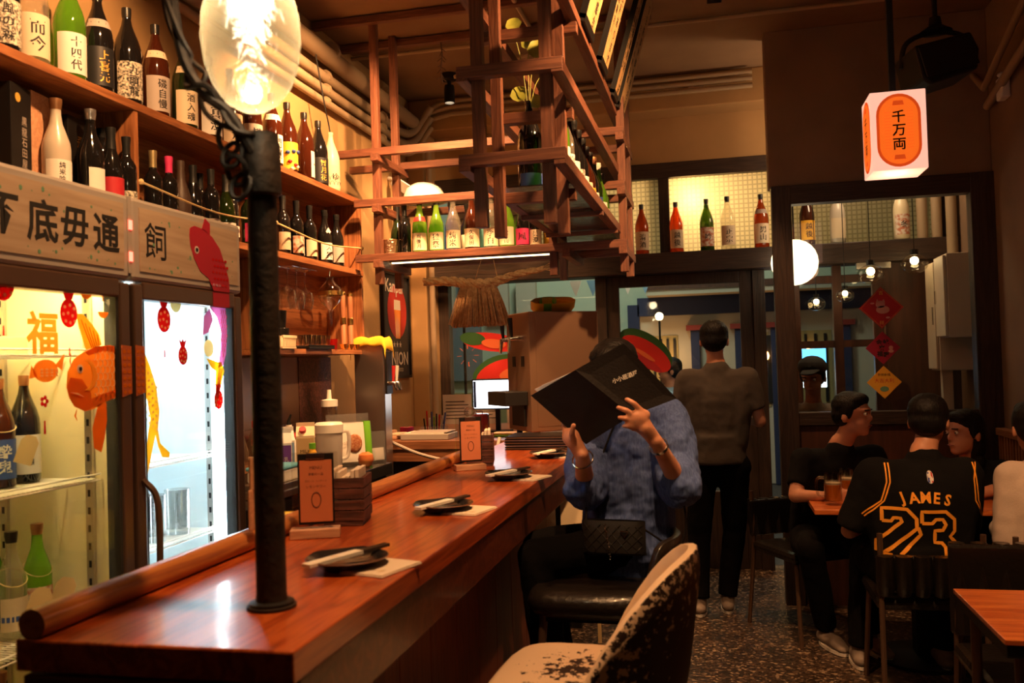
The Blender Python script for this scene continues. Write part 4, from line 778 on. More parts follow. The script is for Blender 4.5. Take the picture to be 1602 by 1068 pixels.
# teal wave decals low on both doors
for par, cyw, y, z, s in ((D1, c1, 2.53, .855, 1.0), (D0, c0, 2.27, .80, .8)):
    f = film('wave_decal', 'd_teal', [[(y-.12*s, z-.06)]+[(y-.12*s+.24*s*j/10, z+.06*s*math.sin(PI*j/10)+(.008 if j % 2 else 0)) for j in range(11)]+[(y+.12*s, z-.06)]], par, cyw)
    film('wave_line', 'd_pale', [[(y-.1*s+.025*s*j, z-.05), (y-.097*s+.025*s*j, z-.05), (y-.082*s+.02*s*j, z+.045*s*math.sin(PI*(j+1)/9)), (y-.085*s+.02*s*j, z+.045*s*math.sin(PI*(j+1)/9))] for j in range(8)], f, cyw, 1)
# ---------------- hanging bottle rack over the counter ----------------
t = thing('hanging_rack', 'L-shaped wooden lattice rack hung from the ceiling holding bottles', 'rack', (-.66, 4.0, 2.2)); O = V((-.66, 4.0, 2.2)); BW = .042
def rb_(a, b, mt, w=BW, h=BW): 
    o = MB().bar(V(a)-O, V(b)-O, w, h).build('rack_bar', mt, t, bevel=.002); return o
Y0, Y1 = 4.72, 5.12                      # arm along the back
for z in (2.125, 2.435, 2.72):
    for y in (Y0, Y1): rb_((-2.15 if z > 2.5 else -1.96, y, z), (-.44, y, z), 'rack_x')
    for x in (-1.86, -.80, -.50): rb_((x+BW, Y0-.06, z-BW*.9), (x+BW, Y1+.06, z-BW*.9), 'rack')
for y in (Y0, Y1): rb_((-2.19, y, 3.47), (-.3, y, 3.47), 'rack_x')
for x in (-1.84, -.84, -.46):
    for y in (Y0+BW, Y1-BW): rb_((x, y, 1.98), (x, y, 3.5), 'rack_z')
for x in (-.83, -.495):                  # arm toward the room
    for z in (2.205, 2.52, 2.83): rb_((x, 2.98, z), (x, 5.2, z), 'rack')
for x in (-.79, -.545):
    for y in (3.05, 3.33): rb_((x, y, 1.995), (x, y, 3.5), 'rack_z')
for z in (2.222, 2.53): rb_((-.85, 3.0, z), (-.475, 3.0, z), 'rack_x'); rb_((-.81, 3.36, z-.075), (-.5, 3.36, z-.075), 'rack_x')
rb_((-.85, 3.36, 2.78), (-.475, 3.36, 2.78), 'rack_x')
for y in (4.0, 4.6): rb_((-.85, y, 2.175), (-.475, y, 2.175), 'rack_x', .03, .02)
mat('zinc', (.42, .40, .36), .12, 1, bump=.35, bscale=9, stretch=(1, 6, 1))
MB().box(-.15, .15, -.66, 1.15, -.013, -.008).build('base_sheet', 'zinc', t)
MB().box(-1.22, .2, .70, 1.14, -.062, -.057).build('base_sheet', 'zinc', t)
glow('led_strip', (1, .72, .36), 3.5); MB().box(-1.14, -.18, .845, .86, -.097, -.090).build('light_strip', 'led_strip', t)
# bottles on the back arm
ZA = 2.1445; A = [
 (-1.80, 4.96, 'burg', 'g_dgreen', None, None, 'olive wine bottle behind the hammered ice bucket on the rack', 1.0), (-1.735, 4.90, 'wine', 'g_black', None, None, 'tall plain black bottle on the rack beside the ice bucket', 1.0),
 (-1.685, 5.0, 'small', 'g_brown', 'lab_cream', None, 'brown bottle with cream label half hidden between black and green bottles', 1.0), (-1.635, 4.88, 'small', 'g_lime', 'lab_cream', '雨後月', 'lime green bottle with slanted neck band on the rack', 1.10),
 (-1.585, 5.01, 'small', 'g_green', None, None, 'green bottle standing behind the two lime green ones', 1.04), (-1.535, 4.88, 'small', 'g_lime', 'lab_cream', '獺祭', 'lime green bottle with a two-part 獺祭 label on the rack', 1.08),
 (-1.48, 5.0, 'small', 'g_blue', None, None, 'cobalt blue bottle behind the green and clear bottles', 1.08), (-1.435, 4.88, 'small', 'g_clear', 'lab_cream', '純米', 'clear bottle with gold neck seal and cream label on the rack', 1.12),
 (-1.385, 5.0, 'small', 'g_black', 'lab_cream', None, 'black bottle behind the clear one on the rack', 1.02), (-1.325, 4.88, 'small', 'g_brown', 'lab_cream', '久保田', 'brown bottle with a large 久保田 label behind the rack post', 1.15),
 (-1.27, 4.97, 'small', 'g_aqua', None, None, 'pale aqua bottle on the rack between the posts', .95), (-1.215, 4.88, 'small', 'g_clear', 'lab_cream', '李白', 'clear bottle with round black-brushed label behind the rack post', 1.12),
 (-1.125, 4.88, 'small', 'g_lime', 'lab_cream', '八海山', 'lime green bottle with an 八海山 label on the rack', 1.12), (-1.07, 4.99, 'small', 'g_lime', None, None, 'yellow green bottle behind the 八海山 bottle', .95),
 (-1.035, 4.88, 'small', 'g_black', 'lab_pink', '風', 'dark bottle with a pink blossom label on the rack', 1.0), (-.96, 4.88, 'wine', 'g_black', 'lab_cream', '美澄', 'dark bottle with a white 美澄 label where the rack arms meet', .9),
 (-.90, 4.95, 'small', 'g_amber', 'lab_yellow', None, 'amber bottle with yellow label in the corner of the rack', .8)]
for x, y, k, g, l, tx, lb, sc in A: bottle((x, y, ZA), k, g, 8, lb, l, 'cap_black', 'cap_red' if 'slanted' in lb else None, tx, sc=sc, name='wine_bottle' if k in ('wine', 'burg') else 'sake_bottle', la=1.2)
t = thing('ice_bucket', 'hammered copper-silver ice bucket at the left end of the rack', 'bucket', (-1.80, 4.83, ZA)); MB().lathe([(0, 0), (.042, 0), (.05, .09), (.047, .09), (.04, .006), (0, .006)], 20).build('pail', 'hammered', t, True) if mat('hammered', (.6, .42, .28), .28, 1, bump=.8, bscale=70) else 0
MB().tube([(.0495*math.cos(q), .0495*math.sin(q), .09) for q in [2*PI*j/20 for j in range(21)]], .003, 6, False).build('rim', 'copper', t)
t = thing('helmet', 'white plastic helmet resting on the upper bars of the rack', 'helmet', (-1.62, 4.93, 2.458)); MB().lathe([(.12, 0), (.118, .04), (.10, .08), (.065, .105), (0, .115)], 24).build('dome', 'white_plastic', t, True); MB().lathe([(.12, 0), (.135, .0), (.135, .012), (.118, .012)], 24).build('brim', 'white_plastic', t)
# bottles on the arm toward the room
ZB = 2.194; Bk = [(3.52, 'small', 'g_green', 'lab_white', '月', 1.12), (3.64, 'small', 'g_clear', 'lab_white', '寒梅', 1.1), (3.78, 'small', 'g_black', 'lab_white', None, 1.1), (3.93, 'small', 'g_black', 'lab_speck', None, 1.08), (4.06, 'small', 'g_black', 'lab_white', '春', 1.05), (4.19, 'small', 'g_brown', 'lab_cream', None, 1.03), (4.31, 'small', 'g_brown', 'lab_yellow', None, 1.0), (4.43, 'small', 'g_black', 'lab_white', None, 1.0), (4.57, 'small', 'g_mid', 'lab_blue', None, 1.02), (4.74, 'small', 'g_green', 'lab_white', '冷', 1.04), (4.88, 'small', 'g_green', 'lab_cream', None, .96)]
BL = ['green bottle with white label first in the row on the room-side rack arm', 'clear bottle with a white 寒梅 label on the room-side rack arm', 'black bottle with narrow white label on the room-side rack arm', 'black bottle with speckled label on the room-side rack arm', 'black bottle with a white 春 label on the room-side rack arm', 'brown bottle with cream label on the room-side rack arm', 'brown bottle with yellow label on the room-side rack arm', 'black bottle with plain white label near the end of rack arm', 'dark green bottle with blue label and orange cap on the rack arm', 'green bottle with white cap and white 冷 label on rack arm', 'short green bottle with cream label at the far end of rack arm']
for i, (y, k, g, l, tx, sc) in enumerate(Bk): bottle((-.572, y-.12, ZB), k, g, 62, BL[i], l, 'cap_copper' if i == 8 else ('cap_white' if i in (1, 9) else 'cap_black'), None, tx, sc=sc*1.12)
bottle((-.70, 3.50, ZB), 'sake', 'g_black', 20, 'large dark bottle used as a vase at the front of the rack arm', 'lab_blue', None, sc=1.0, name='vase_bottle', lz=(.02, .07))
mat('leaf', (.20, .22, .03), .5, col2=(.30, .30, .05), vscale=30)
t = thing('leafy_sprig', 'sprig with round yellow green leaves in the dark bottle vase', 'plant', (-.70, 3.50, 2.55))
for k, (dx, dy, dz, s) in enumerate([(-.05, -.02, .30, .035), (.03, .0, .19, .04), (.06, .02, .13, .035), (-.04, .0, .02, .04), (.0, .03, .24, .03), (.045, -.02, -.02, .03)]):
    st = MB().tube(crv([(0, 0, -.06), (dx*.4, dy*.4, dz*.5), (dx, dy, dz)]), .002, 6).build('stem', 'leaf', t)
    n = V((.3*math.sin(k), -1, .3*math.cos(k*2))).normalized(); q = V((0, 0, 1)).rotation_difference(n).to_matrix().to_4x4()
    MB().add([(s*math.cos(a)*(.8 if math.sin(a) > 0 else 1), s*.9*math.sin(a)+s*.8, .006*math.cos(2*a)) for a in [2*PI*j/14 for j in range(14)]]+[(0, s*.8, -.004)], [(j, (j+1) % 14, 14) for j in range(14)], T((dx, dy, dz)) @ q).build('leaf', 'leaf', st, True)
# plank signs hung from the outer top bar
WR = ['本日おすすめ刺身盛合', '炭火焼鳥各種あります', '生酒冷酒季節限定入荷', '毎日新鮮海鮮料理名品']
for i, (yb, L0, dx) in enumerate([(3.58, .66, .17), (4.07, .66, .20), (4.55, .66, .22), (4.83, .66, .26)]):
    t = thing('plank_sign', ['pale plank sign with brush writing, first of four along the rack', 'pale plank sign with brush writing, second of four along the rack', 'orange plank sign with small writing, third of four along the rack', 'wide plank sign with brush writing, last of four along the rack'][i], 'sign', (-.468, yb, 2.855))
    mm_ = Mx.Rotation(math.atan2(.3, 1), 4, 'Y'); W_ = (.12, .10, .07, .13)[i]
    bd_ = MB().box(-.010, .010, -W_, W_, 0, .63, mm_).build('board', 'signboard', t, bevel=.002)
    letter(WR[i], .052, 'ink', bd_, mm_ @ T((.0108, W_*.35, .31)) @ FACE_X, .012, True, gap=1.12); letter(WR[3-i][2:9], .040, 'ink', bd_, mm_ @ T((.0108, -W_*.45, .30)) @ FACE_X, .012, True, gap=1.15)
    MB().box(-.014, .014, -W_-.008, W_+.008, -.012, .018, mm_).build('foot_rail', 'black', t); MB().box(-.013, .013, -W_-.008, -W_, 0, .63, mm_).build('edge', 'black', t)
# dried sprigs
mat('twig', (.07, .035, .018), .8)
for x, y, lb in ((-1.55, 5.12, 'dried dark twig hanging from the ceiling bar near the left wall'), (-1.23, 5.12, 'thin dried twig hanging from the ceiling bar near the rack post')):
    t = thing('dried_twig', lb, 'dried twig', (x, y, 3.45)); pts = crv([(0, 0, 0), (.006, 0, -.08), (-.004, 0, -.16), (.004, 0, -.25)]); MB().tube(pts, .004, 6).build('stem', 'twig', t)
    for k in range(14): p = pts[3+k]; d = V((math.cos(k*2.4), math.sin(k*2.4), -.8))*.028; MB().tube([p, p+d], .0025, 4).build('twiglet', 'twig', t)
# ---------------- lights on the ceiling ----------------
glow('spot_lens', (1, .78, .5), 40)
def spot(pos, aim, energy, ang, lb, blend=.5, col=WARM, size=.04):
    t = thing('ceiling_spotlight', lb, 'lamp', pos)
    MB().lathe([(0, 0), (.055, 0), (.055, -.04), (.04, -.05), (0, -.05)], 20).build('base', 'black', t, True); MB().tube([(0, 0, -.05), (0, 0, -.10)], .014).build('neck', 'black', t)
    d = (V(aim)-V(pos)).normalized(); q = V((0, 0, -1)).rotation_difference(d).to_matrix().to_4x4(); mm_ = T((0, 0, -.11)) @ q
    MB().lathe([(0, .03), (.032, .03), (.036, 0), (.036, -.09), (.032, -.09), (.03, -.06)], 20, mm_).build('barrel', 'black', t, True); MB().lathe([(0, -.064), (.031, -.064), (.031, -.066), (0, -.068)], 16, mm_).build('lens', 'spot_lens', t)
    lamp('spot_light', 'SPOT', tuple(V((0, 0, -.11))+d*.10), energy, col, size, t, tuple(V((0, 0, -.11))+d*2), ang, blend)
spot((-1.72, 5.85, 3.5), (-1.72, 5.78, 0), 90, 100, 'small black spotlight glowing on the ceiling near the back window')
spot((-1.15, 3.9, 3.5), (-2.15, 4.5, 2.35), 240, 95, 'black ceiling spotlight turned at the bottle shelf behind the rack post')
spot((-1.05, 2.1, 3.5), (-2.1, 2.4, 2.3), 130, 90, 'black ceiling spotlight turned at the bottles above the fridges')
spot((-.35, 1.55, 3.5), (-.62, 2.1, .9), 130, 62, 'black ceiling spotlight over the near end of the counter')
spot((.62, 3.0, 3.5), (-.62, 3.95, 2.65), 320, 64, 'black ceiling spotlight turned at the plank signs on the rack')
spot((-.05, 2.6, 3.5), (-.45, 3.5, 1.0), 120, 55, 'black ceiling spotlight over the stools at the counter')
spot((.55, 2.2, 3.5), (1.02, 3.3, .7), 170, 62, 'black ceiling spotlight over the orange-brown table')
spot((.05, 4.6, 3.5), (.0, 6.0, 0), 75, 60, 'black ceiling spotlight over the aisle to the door')
spot((-1.25, 4.1, 3.5), (-1.45, 5.0, 1.3), 140, 75, 'added unseen ceiling spotlight lighting the back worktop and desk')  # lamp put in out of view to brighten rope, beer machine and desk
# camera on the left wall
t = thing('security_camera', 'white bullet security camera on the left wall', 'camera', (-2.17, 5.9, 2.86)); MB().box(.04, .17, -.035, .03, -.07, .0, Mx.Rotation(R(35), 4, 'Y')).build('housing', 'white_plastic', t, bevel=.006); MB().lathe([(0, 0), (.022, 0), (.022, .01), (0, .01)], 12, Mx.Rotation(R(35), 4, 'Y') @ T((.17, 0, -.035)) @ Mx.Rotation(R(90), 4, 'Y')).build('lens', 'black_gloss', t); MB().tube([(-.03, 0, -.03), (.05, 0, -.05)], .014).build('bracket', 'white_plastic', t)
# poster
mat('poster_dark', (.022, .024, .028), .5); mat('poster_red', (.42, .025, .02), .5); mat('beer', (.75, .22, .02), .2); mat('poster_text', (.62, .55, .46), .6)
t = thing('framed_poster', 'black framed drinks poster with a red disc and beer glass on the left wall', 'poster', (-2.198, 5.95, 1.45)); 
MB().box(0, .012, -.25, .25, 0, .70).build('print', 'poster_dark', t)
for a in [(-.27, -.25, -.02, .72), (.25, .27, -.02, .72), (-.25, .25, .70, .72), (-.25, .25, -.02, 0)]: MB().box(0, .025, a[0], a[1], a[2], a[3]).build('frame', 'black', t)
MB().lathe([(0, 0), (.19, 0), (.19, .001), (0, .001)], 28, T((.012, .02, .45)) @ FACE_X).build('red_disc', 'poster_red', t); MB().prism([(-.045, .26), (.045, .26), (.06, .46), (-.06, .46)], .002, T((.0125, .02, 0)) @ FACE_X).build('beer_glass', 'beer', t); MB().prism([(-.065, .46), (.065, .46), (.06, .53), (-.06, .53)], .002, T((.0125, .02, 0)) @ FACE_X).build('beer_foam', 'poster_text', t)
letter('Kanpai', .13, 'poster_text', t, T((.015, -.04, .61)) @ FACE_X, .01); [letter('★', .06, 'poster_text', t, T((.015, .06*q, .22)) @ FACE_X, name='star') for q in (-1, 0, 1)]; letter('UNION', .13, 'poster_text', t, T((.015, 0, .12)) @ FACE_X, .015); letter('BEER & FOOD', .035, 'poster_text', t, T((.015, 0, .04)) @ FACE_X)
# ---------------- back worktop behind the bar ----------------
mat('worktop', (.02, .018, .018), .18, coat=.3); mat('splash', (.22, .13, .085), .35, .6)
t = thing('back_worktop', 'black topped worktop along the left wall behind the bar', 'worktop', (-1.965, 3.8, 0)); MB().box(-.225, .235, -.78, .78, .94, 1.0).build('top', 'worktop', t, bevel=.003); MB().box(-.225, .20, -.78, .78, .1, .94).build('cabinet', 'black', t); MB().box(-.225, .16, -.76, .76, 0, .1).build('plinth', 'black', t)
for k in range(3): dd = MB().box(.20, .22, -.77+.515*k, -.27+.515*k, .14, .90).build('door', 'dark_box', t, bevel=.003); MB().tube([(.235, -.6+.515*k, .8), (.235, -.44+.515*k, .8)], .006).build('handle', 'steel', dd)
t = thing('splashback', 'dull steel splashback panel under the wall shelf', 'panel', (-2.195, 3.8, 1.0)); MB().box(0, .008, -.8, .62, .0, .58).build('sheet', 'splash', t); MB().box(0, .012, .62, 1.03, 0, .58).build('dark_sheet', 'dark_box', t); MB().box(.008, .025, -.8, .6, .21, .235).build('ledge', 'splash', t)
# things on the worktop
mat('milk_red', (.62, .05, .06), .5); mat('purple', (.16, .05, .30), .5); mat('sky', (.22, .40, .65), .5); mat('pouch_green', (.16, .48, .03), .4); mat('granola', (.32, .08, .03), .8, col2=(.55, .3, .15), vscale=90); mat('apple', (.62, .12, .04), .35, col2=(.72, .30, .08), vscale=8, coat=.3); pane('jug_plastic', (.9, .88, .85), .08, .7, (.9, .86, .82)); mat('milk', (.78, .68, .48), .5); pane('film_clear', (.9, .9, .9), .12, .15, (.7, .7, .7)); mat('towel', (.85, .52, .06), .95, bump=1, bscale=120); mat('lid_blue', (.15, .50, .70), .4)
def carton(pos, rz, lb, body, panel, w=.075, h=.19, txt=None, cap=None):
    t = thing('milk_carton', lb, 'carton', pos, rz); k = w/2
    MB().box(-k, k, -k, k, 0, h).build('box', body, t, bevel=.002); MB().add([(-k, -k, h), (k, -k, h), (k, k, h), (-k, k, h), (-k, 0, h+.045), (k, 0, h+.045)], [(0, 1, 5, 4), (2, 3, 4, 5), (0, 4, 3), (1, 2, 5)]).build('gable', body, t); MB().box(-k, k, -.003, .003, h+.04, h+.06).build('seam', body, t)
    pn = MB().box(-k*.9, k*.9, -k-.001, -k, h*.35, h*.95).build('panel', panel, t); MB().box(k, k+.001, -k*.9, k*.9, h*.35, h*.95).build('panel', panel, t)
    if txt: letter(txt, .022, 'lab_white' if panel in ('purple', 'sky') else 'ink', pn, T((0, -k-.0015, h*.65)) @ FACE_NY)
    if cap: MB().lathe([(0, 0), (.016, 0), (.016, .02), (0, .02)], 14, T((-.012, -.02, h+.018)) @ Mx.Rotation(R(40), 4, 'X')).build('cap', cap, t)
carton((-1.85, 3.58, 1.001), .5, 'white carton with a purple panel on the back worktop', 'white', 'purple', .07, .20, '牛乳')
carton((-1.90, 3.70, 1.001), .6, 'white carton with a light blue panel on the back worktop', 'white', 'sky', .07, .20)
carton((-1.90, 3.90, 1.001), .4, 'cream carton with red screw cap on the back worktop', 'cream', 'd_pale', .085, .205, 'MILK', 'milk_red')
t = thing('jug', 'translucent plastic water jug with lid and handle, a little milk inside', 'jug', (-1.905, 4.17, 1.001), .9); MB().lathe([(0, 0), (.058, 0), (.062, .01), (.068, .21), (.066, .21), (.06, .012), (0, .01)], 28).build('body', 'jug_plastic', t, True); MB().lathe([(0, .012), (.0585, .012), (.0595, .055), (0, .055)], 24).build('milk', 'milk', t, True); MB().lathe([(.071, .195), (.072, .235), (.062, .246), (0, .248)], 28).build('lid', 'white_plastic', t, True); MB().tube(crv([(.066, 0, .195), (.105, 0, .19), (.112, 0, .13), (.10, 0, .07), (.064, 0, .055)]), .010, 10).build('handle', 'jug_plastic', t, True)
# pouch of granola
t = thing('snack_pouch', 'large white and green cereal pouch with clear top on the worktop', 'pouch', (-1.93, 4.46, 1.001), .75)
def pillow(w_, h_, d_, n=10, m=12):
    vs = []; fs = []
    for s_ in (-1, 1):
        for j in range(m+1):
            for i in range(n+1):
                u = i/n*2-1; v_ = j/m
                th = d_/2*math.sqrt(max(0, 1-u**4))*(1-.55*v_**2)*(math.sin(PI*min(1, v_*6+.35)/2))
                vs.append((u*w_/2, s_*th, v_*h_))
    k = (n+1)*(m+1)
    for s_ in (0, 1):
        for j in range(m):
            for i in range(n): a = s_*k+j*(n+1)+i; q = (a, a+1, a+n+2, a+n+1); fs.append(q if s_ == 0 else q[::-1])
    return MB().add(vs, fs)
pillow(.24, .225, .10).build('bag', 'white_plastic', t, True); pillow(.05, .228, .102).build('green_edge', 'pouch_green', t, True).location = (.10, -.003, 0); MB().ball((.02, -.048, .115), .042, 14, sy=.18, sz=1.2).build('picture', 'granola', t, True); pillow(.236, .05, .05).build('clear_top', 'film_clear', t, True).location = (0, 0, .22); letter('cereal', .03, 'lab_grey', t, T((-.06, -.052, .12)) @ FACE_NY)
t = thing('snack_pouch', 'small clear pouch beside the cereal pouch', 'pouch', (-1.80, 4.555, 1.001), 1.0); pillow(.10, .17, .05).build('bag', 'film_clear', t, True); pillow(.08, .07, .04).build('contents', 'white_plastic', t, True).location = (0, 0, .01)
t = thing('apple', 'red apple in front of the cereal pouch', 'apple', (-1.79, 4.36, 1.001)); MB().lathe([(0, .008), (.018, 0), (.034, .014), (.041, .04), (.036, .065), (.018, .076), (.004, .068), (0, .066)], 22).build('flesh', 'apple', t, True); MB().tube([(0, 0, .066), (.004, 0, .085)], .0015).build('stem', 'twig', t)
pane('jar_glass', (.85, .8, .75), .12, .12, (.5, .35, .25)); mat('spice', (.25, .11, .05), .8)
for i in range(7):
    t = thing('spice_jar', 'small spice jar with a red lid in the row by the splashback', 'jar', (-2.12, 3.70+.085*i+(.1 if i == 6 else 0), 1.236), 0, 'spice jars by the splashback') if False else thing('spice_jar', 'small spice jar with a red lid in the row by the splashback', 'jar', (-2.13, 3.86+.085*i+(.08 if i == 6 else 0), 1.001), 0, 'spice jars by the splashback')
    MB().lathe([(0, 0), (.03, 0), (.032, .01), (.032, .15), (.024, .165)], 14).build('glass', 'jar_glass', t, True); MB().lathe([(0, .004), (.029, .004), (.029, .12), (0, .12)], 12).build('spice', 'spice', t, True); MB().lathe([(.027, .165), (.027, .19), (0, .192)], 14).build('lid', 'cap_red', t, True)
for x, y, lb in ((-2.08, 3.60, 'clear plastic syrup bottle with pump near the iron pole'), (-2.08, 3.76, 'clear ridged water bottle with red cap on the worktop')):
    t = thing('syrup_bottle', lb, 'bottle', (x, y, 1.001)); MB().lathe([(0, 0), (.045, 0), (.048, .01), (.045, .06), (.048, .11), (.046, .16), (.03, .22), (.016, .25), (.016, .27)], 18).build('plastic', 'jar_glass', t, True); MB().lathe([(.018, .255), (.018, .285), (0, .287)], 14).build('cap', 'cap_red' if 'red' in lb else 'cap_black', t, True); MB().lathe([(.0475, .065), (.0475, .115)], 18).build('wrapper', 'spice', t, True)
t = thing('sauce_bottle', 'white sauce bottle with a dark pour spout on the worktop', 'bottle', (-2.02, 3.97, 1.001)); MB().lathe([(0, 0), (.03, 0), (.033, .01), (.033, .17), (.016, .21), (.014, .25), (0, .25)], 16).build('bottle_body', 'white_plastic', t, True); MB().tube([(0, 0, .25), (0, 0, .27), (.012, 0, .30)], [.012, .008, .004]).build('spout', 'cap_black', t, True)
t = thing('pump_dispenser', 'tall clear dispenser with a white pump top at the splashback', 'dispenser', (-2.05, 4.50, 1.001)); MB().lathe([(0, 0), (.04, 0), (.042, .01), (.042, .31), (.04, .31), (0, .012)], 18).build('cylinder', 'jar_glass', t, True); MB().lathe([(.046, .31), (.046, .345), (.014, .35), (.012, .40), (0, .40)], 18).build('pump_top', 'white_plastic', t, True)
t = thing('food_container', 'white plastic box with a light blue lid beside the iron pole', 'container', (-1.80, 3.40, 1.06)); MB().box(-.07, .07, -.10, .10, 0, .05).build('box', 'white_plastic', t, bevel=.008); MB().box(-.075, .075, -.105, .105, .05, .066).build('lid', 'lid_blue', t, bevel=.006)
t = thing('steel_tray', 'stacked steel trays under the plastic box on the worktop', 'tray', (-1.80, 3.40, 1.001)); MB().box(-.085, .085, -.14, .14, 0, .03).build('lower_tray', 'steel', t, bevel=.004); MB().box(-.08, .08, -.13, .13, .031, .058).build('upper_tray', 'steel', t, bevel=.004)
t = thing('juice_bottle', 'small juice bottle with green cap among the cartons', 'bottle', (-1.80, 3.76, 1.001)); MB().lathe([(0, 0), (.028, 0), (.03, .01), (.03, .11), (.014, .15), (.013, .165)], 16).build('plastic', 'lab_yellow', t, True); MB().lathe([(.015, .155), (.015, .18), (0, .181)], 14).build('cap', 'pouch_green', t, True)
# yellow towel on the under-counter behind the stand
t = thing('under_counter', 'low dark shelf behind the bar counter that carries a yellow towel', 'shelf', (-1.32, 2.75, 0)); MB().box(-.11, .10, -.35, .45, .90, .93).build('board', 'black', t); MB().box(-.10, .09, -.34, .44, .0, .90).build('side', 'black', t)
t = thing('yellow_towel', 'folded yellow terry towel behind the first menu stand', 'towel', (-1.33, 2.68, .931), .2)
for k in range(3): pillow(.20-.01*k, .10+.01*k, .05).build('fold', 'towel', t, True).location = (0, -.05+.05*k, 0)
t = thing('wood_spatula', 'pale wooden spatula leaning beside the iron pole', 'spatula', (-1.13, 2.02, 1.125)); MB().box(-.004, .004, -.018, .018, 0, .10).build('blade', 'pale_wood', t, bevel=.003); MB().tube([(0, 0, .10), (0, .0, .18)], .008).build('grip', 'pale_wood', t)
# draft tower with yellow cloth
t = thing('drink_tower', 'stainless drinks tower with two taps at the end of the worktop', 'dispenser', (-1.93, 4.84, 0)); MB().box(-.09, .09, -.055, .055, .0, 1.68).build('column', 'steel', t, bevel=.006)
for k, (y, mt) in enumerate(((-.02, 'cap_red'), (.035, 'white_plastic'))):
    tp = MB().tube([(.09, y, 1.42), (.14, y, 1.42), (.155, y, 1.38)], [.013, .013, .009], 10).build('tap', 'chrome', t, True); MB().tube([(.13, y, 1.43), (.135, y, 1.52)], [.007, .012], 8).build('tap_handle', mt, tp, True)
MB().box(.09, .10, -.04, .05, 1.36, 1.60).build('face_plate', 'black', t)
t = thing('yellow_cloth', 'bright yellow cloth draped over the top of the drinks tower', 'cloth', (-1.93, 4.84, 1.682))
vs = []; fs = []; n = 14
for i in range(n+1):
    for j in range(n+1):
        u = i/n*2-1; v_ = j/n*2-1; x = u*.15; y = v_*.10
        over = max(0, abs(x)-.09)+max(0, abs(y)-.06); z = .004-over*1.25+.006*math.sin(u*9+v_*4); vs.append((x if abs(x) < .095 else math.copysign(.098+.15*(abs(x)-.095), x), y if abs(y) < .065 else math.copysign(.066+.15*(abs(y)-.065), y), z))
for i in range(n):
    for j in range(n): a = i*(n+1)+j; fs.append((a, a+n+1, a+n+2, a+1))
o = MB().add(vs, fs).build('fabric', 'cloth_yellow' if mat('cloth_yellow', (.9, .50, .03), .9) else '', t, True); o.modifiers.new('s', 'SOLIDIFY').thickness = .003
# ---------------- desk at the back, beer machine ----------------
wood('desk_wood', (.14, .05, .02), (.2, .075, .03), (.26, .1, .045), 'x', 1.2, .4, .1, .06)
t = thing('service_desk', 'wooden service desk behind the bar under the front window', 'desk', (-1.4, 5.5, 0)); MB().box(-.78, .52, -.46, .99, 1.02, 1.07).build('top', 'desk_wood', t, bevel=.003); MB().box(-.78, .62, -.45, -.42, .95, 1.02).build('apron', 'desk_wood', t)
for x in (-.74, .54): MB().box(x, x+.06, -.44, -.38, 0, .95).build('leg', 'black', t); MB().box(x-.04, x+.02, .90, .96, 0, 1.02).build('leg', 'black', t)
MB().box(-.76, .6, -.30, -.28, 0, .95).build('back_panel', 'black', t)
t = thing('paper_tray', 'flat grey tray holding papers on the service desk', 'tray', (-1.72, 5.20, 1.071)); MB().box(-.15, .15, -.10, .10, 0, .035).build('tray_body', 'fridge_grey', t, bevel=.004); MB().box(-.13, .12, -.09, .09, .036, .042).build('papers', 'paper', t); MB().box(-.09, .14, -.08, .10, .0425, .047).build('papers', 'lab_grey', t)
t = thing('cutting_board', 'pale serving paddles stacked at the left of the service desk', 'board', (-2.02, 5.24, 1.071)); MB().box(-.14, .10, -.08, .08, 0, .018).build('board', 'pale_wood', t, bevel=.004); MB().box(-.12, .12, -.06, .07, .019, .034).build('board', 'cream', t, bevel=.004); MB().box(-.08, .06, -.03, .05, .035, .05).build('block', 'pale_wood', t)
t = thing('pen_cup', 'clear holder crowded with pens on the service desk', 'pen holder', (-1.80, 5.55, 1.071)); MB().box(-.08, .08, -.04, .04, 0, .05).build('holder', 'film_clear', t)
for k in range(9): MB().tube([(-.06+.015*k, 0, .01), (-.07+.018*k, .01*math.sin(k), .10+.05*math.sin(k*1.7)**2)], .005, 6).build('pen', ['ink', 'd_red', 'white', 'lab_blue', 'pouch_green'][k % 5], t)
t = thing('tape_roll', 'pink tape roll beside the pen holder', 'tape', (-1.97, 5.5, 1.071)); MB().lathe([(.02, 0), (.045, 0), (.045, .05), (.02, .05), (.02, 0)], 20).build('tape', 'lab_pink', t, True); MB().lathe([(.016, 0), (.02, 0), (.02, .05), (.016, .05), (.016, 0)], 16).build('core', 'kraft', t)
t = thing('red_pot', 'dark red lidded pot on the service desk', 'pot', (-1.43, 5.30, 1.071)); MB().lathe([(0, 0), (.06, 0), (.064, .008), (.06, .135), (.055, .14), (0, .142)], 24).build('pot_body', 'pot_red' if mat('pot_red', (.10, .008, .012), .25, coat=.4) else '', t, True); MB().tube([(-.02, 0, .142), (-.02, 0, .155), (.02, 0, .155), (.02, 0, .142)], .004).build('lid_handle', 'pot_red', t)
t = thing('yellow_tray', 'shallow yellow lit tray next to the red pot', 'tray', (-1.26, 5.32, 1.071)); MB().box(-.09, .12, -.08, .08, 0, .012).build('tray_base', 'pouch_green', t, bevel=.003); MB().box(-.085, .11, -.07, .07, .013, .022).build('sheet', 'lab_yellow', t)
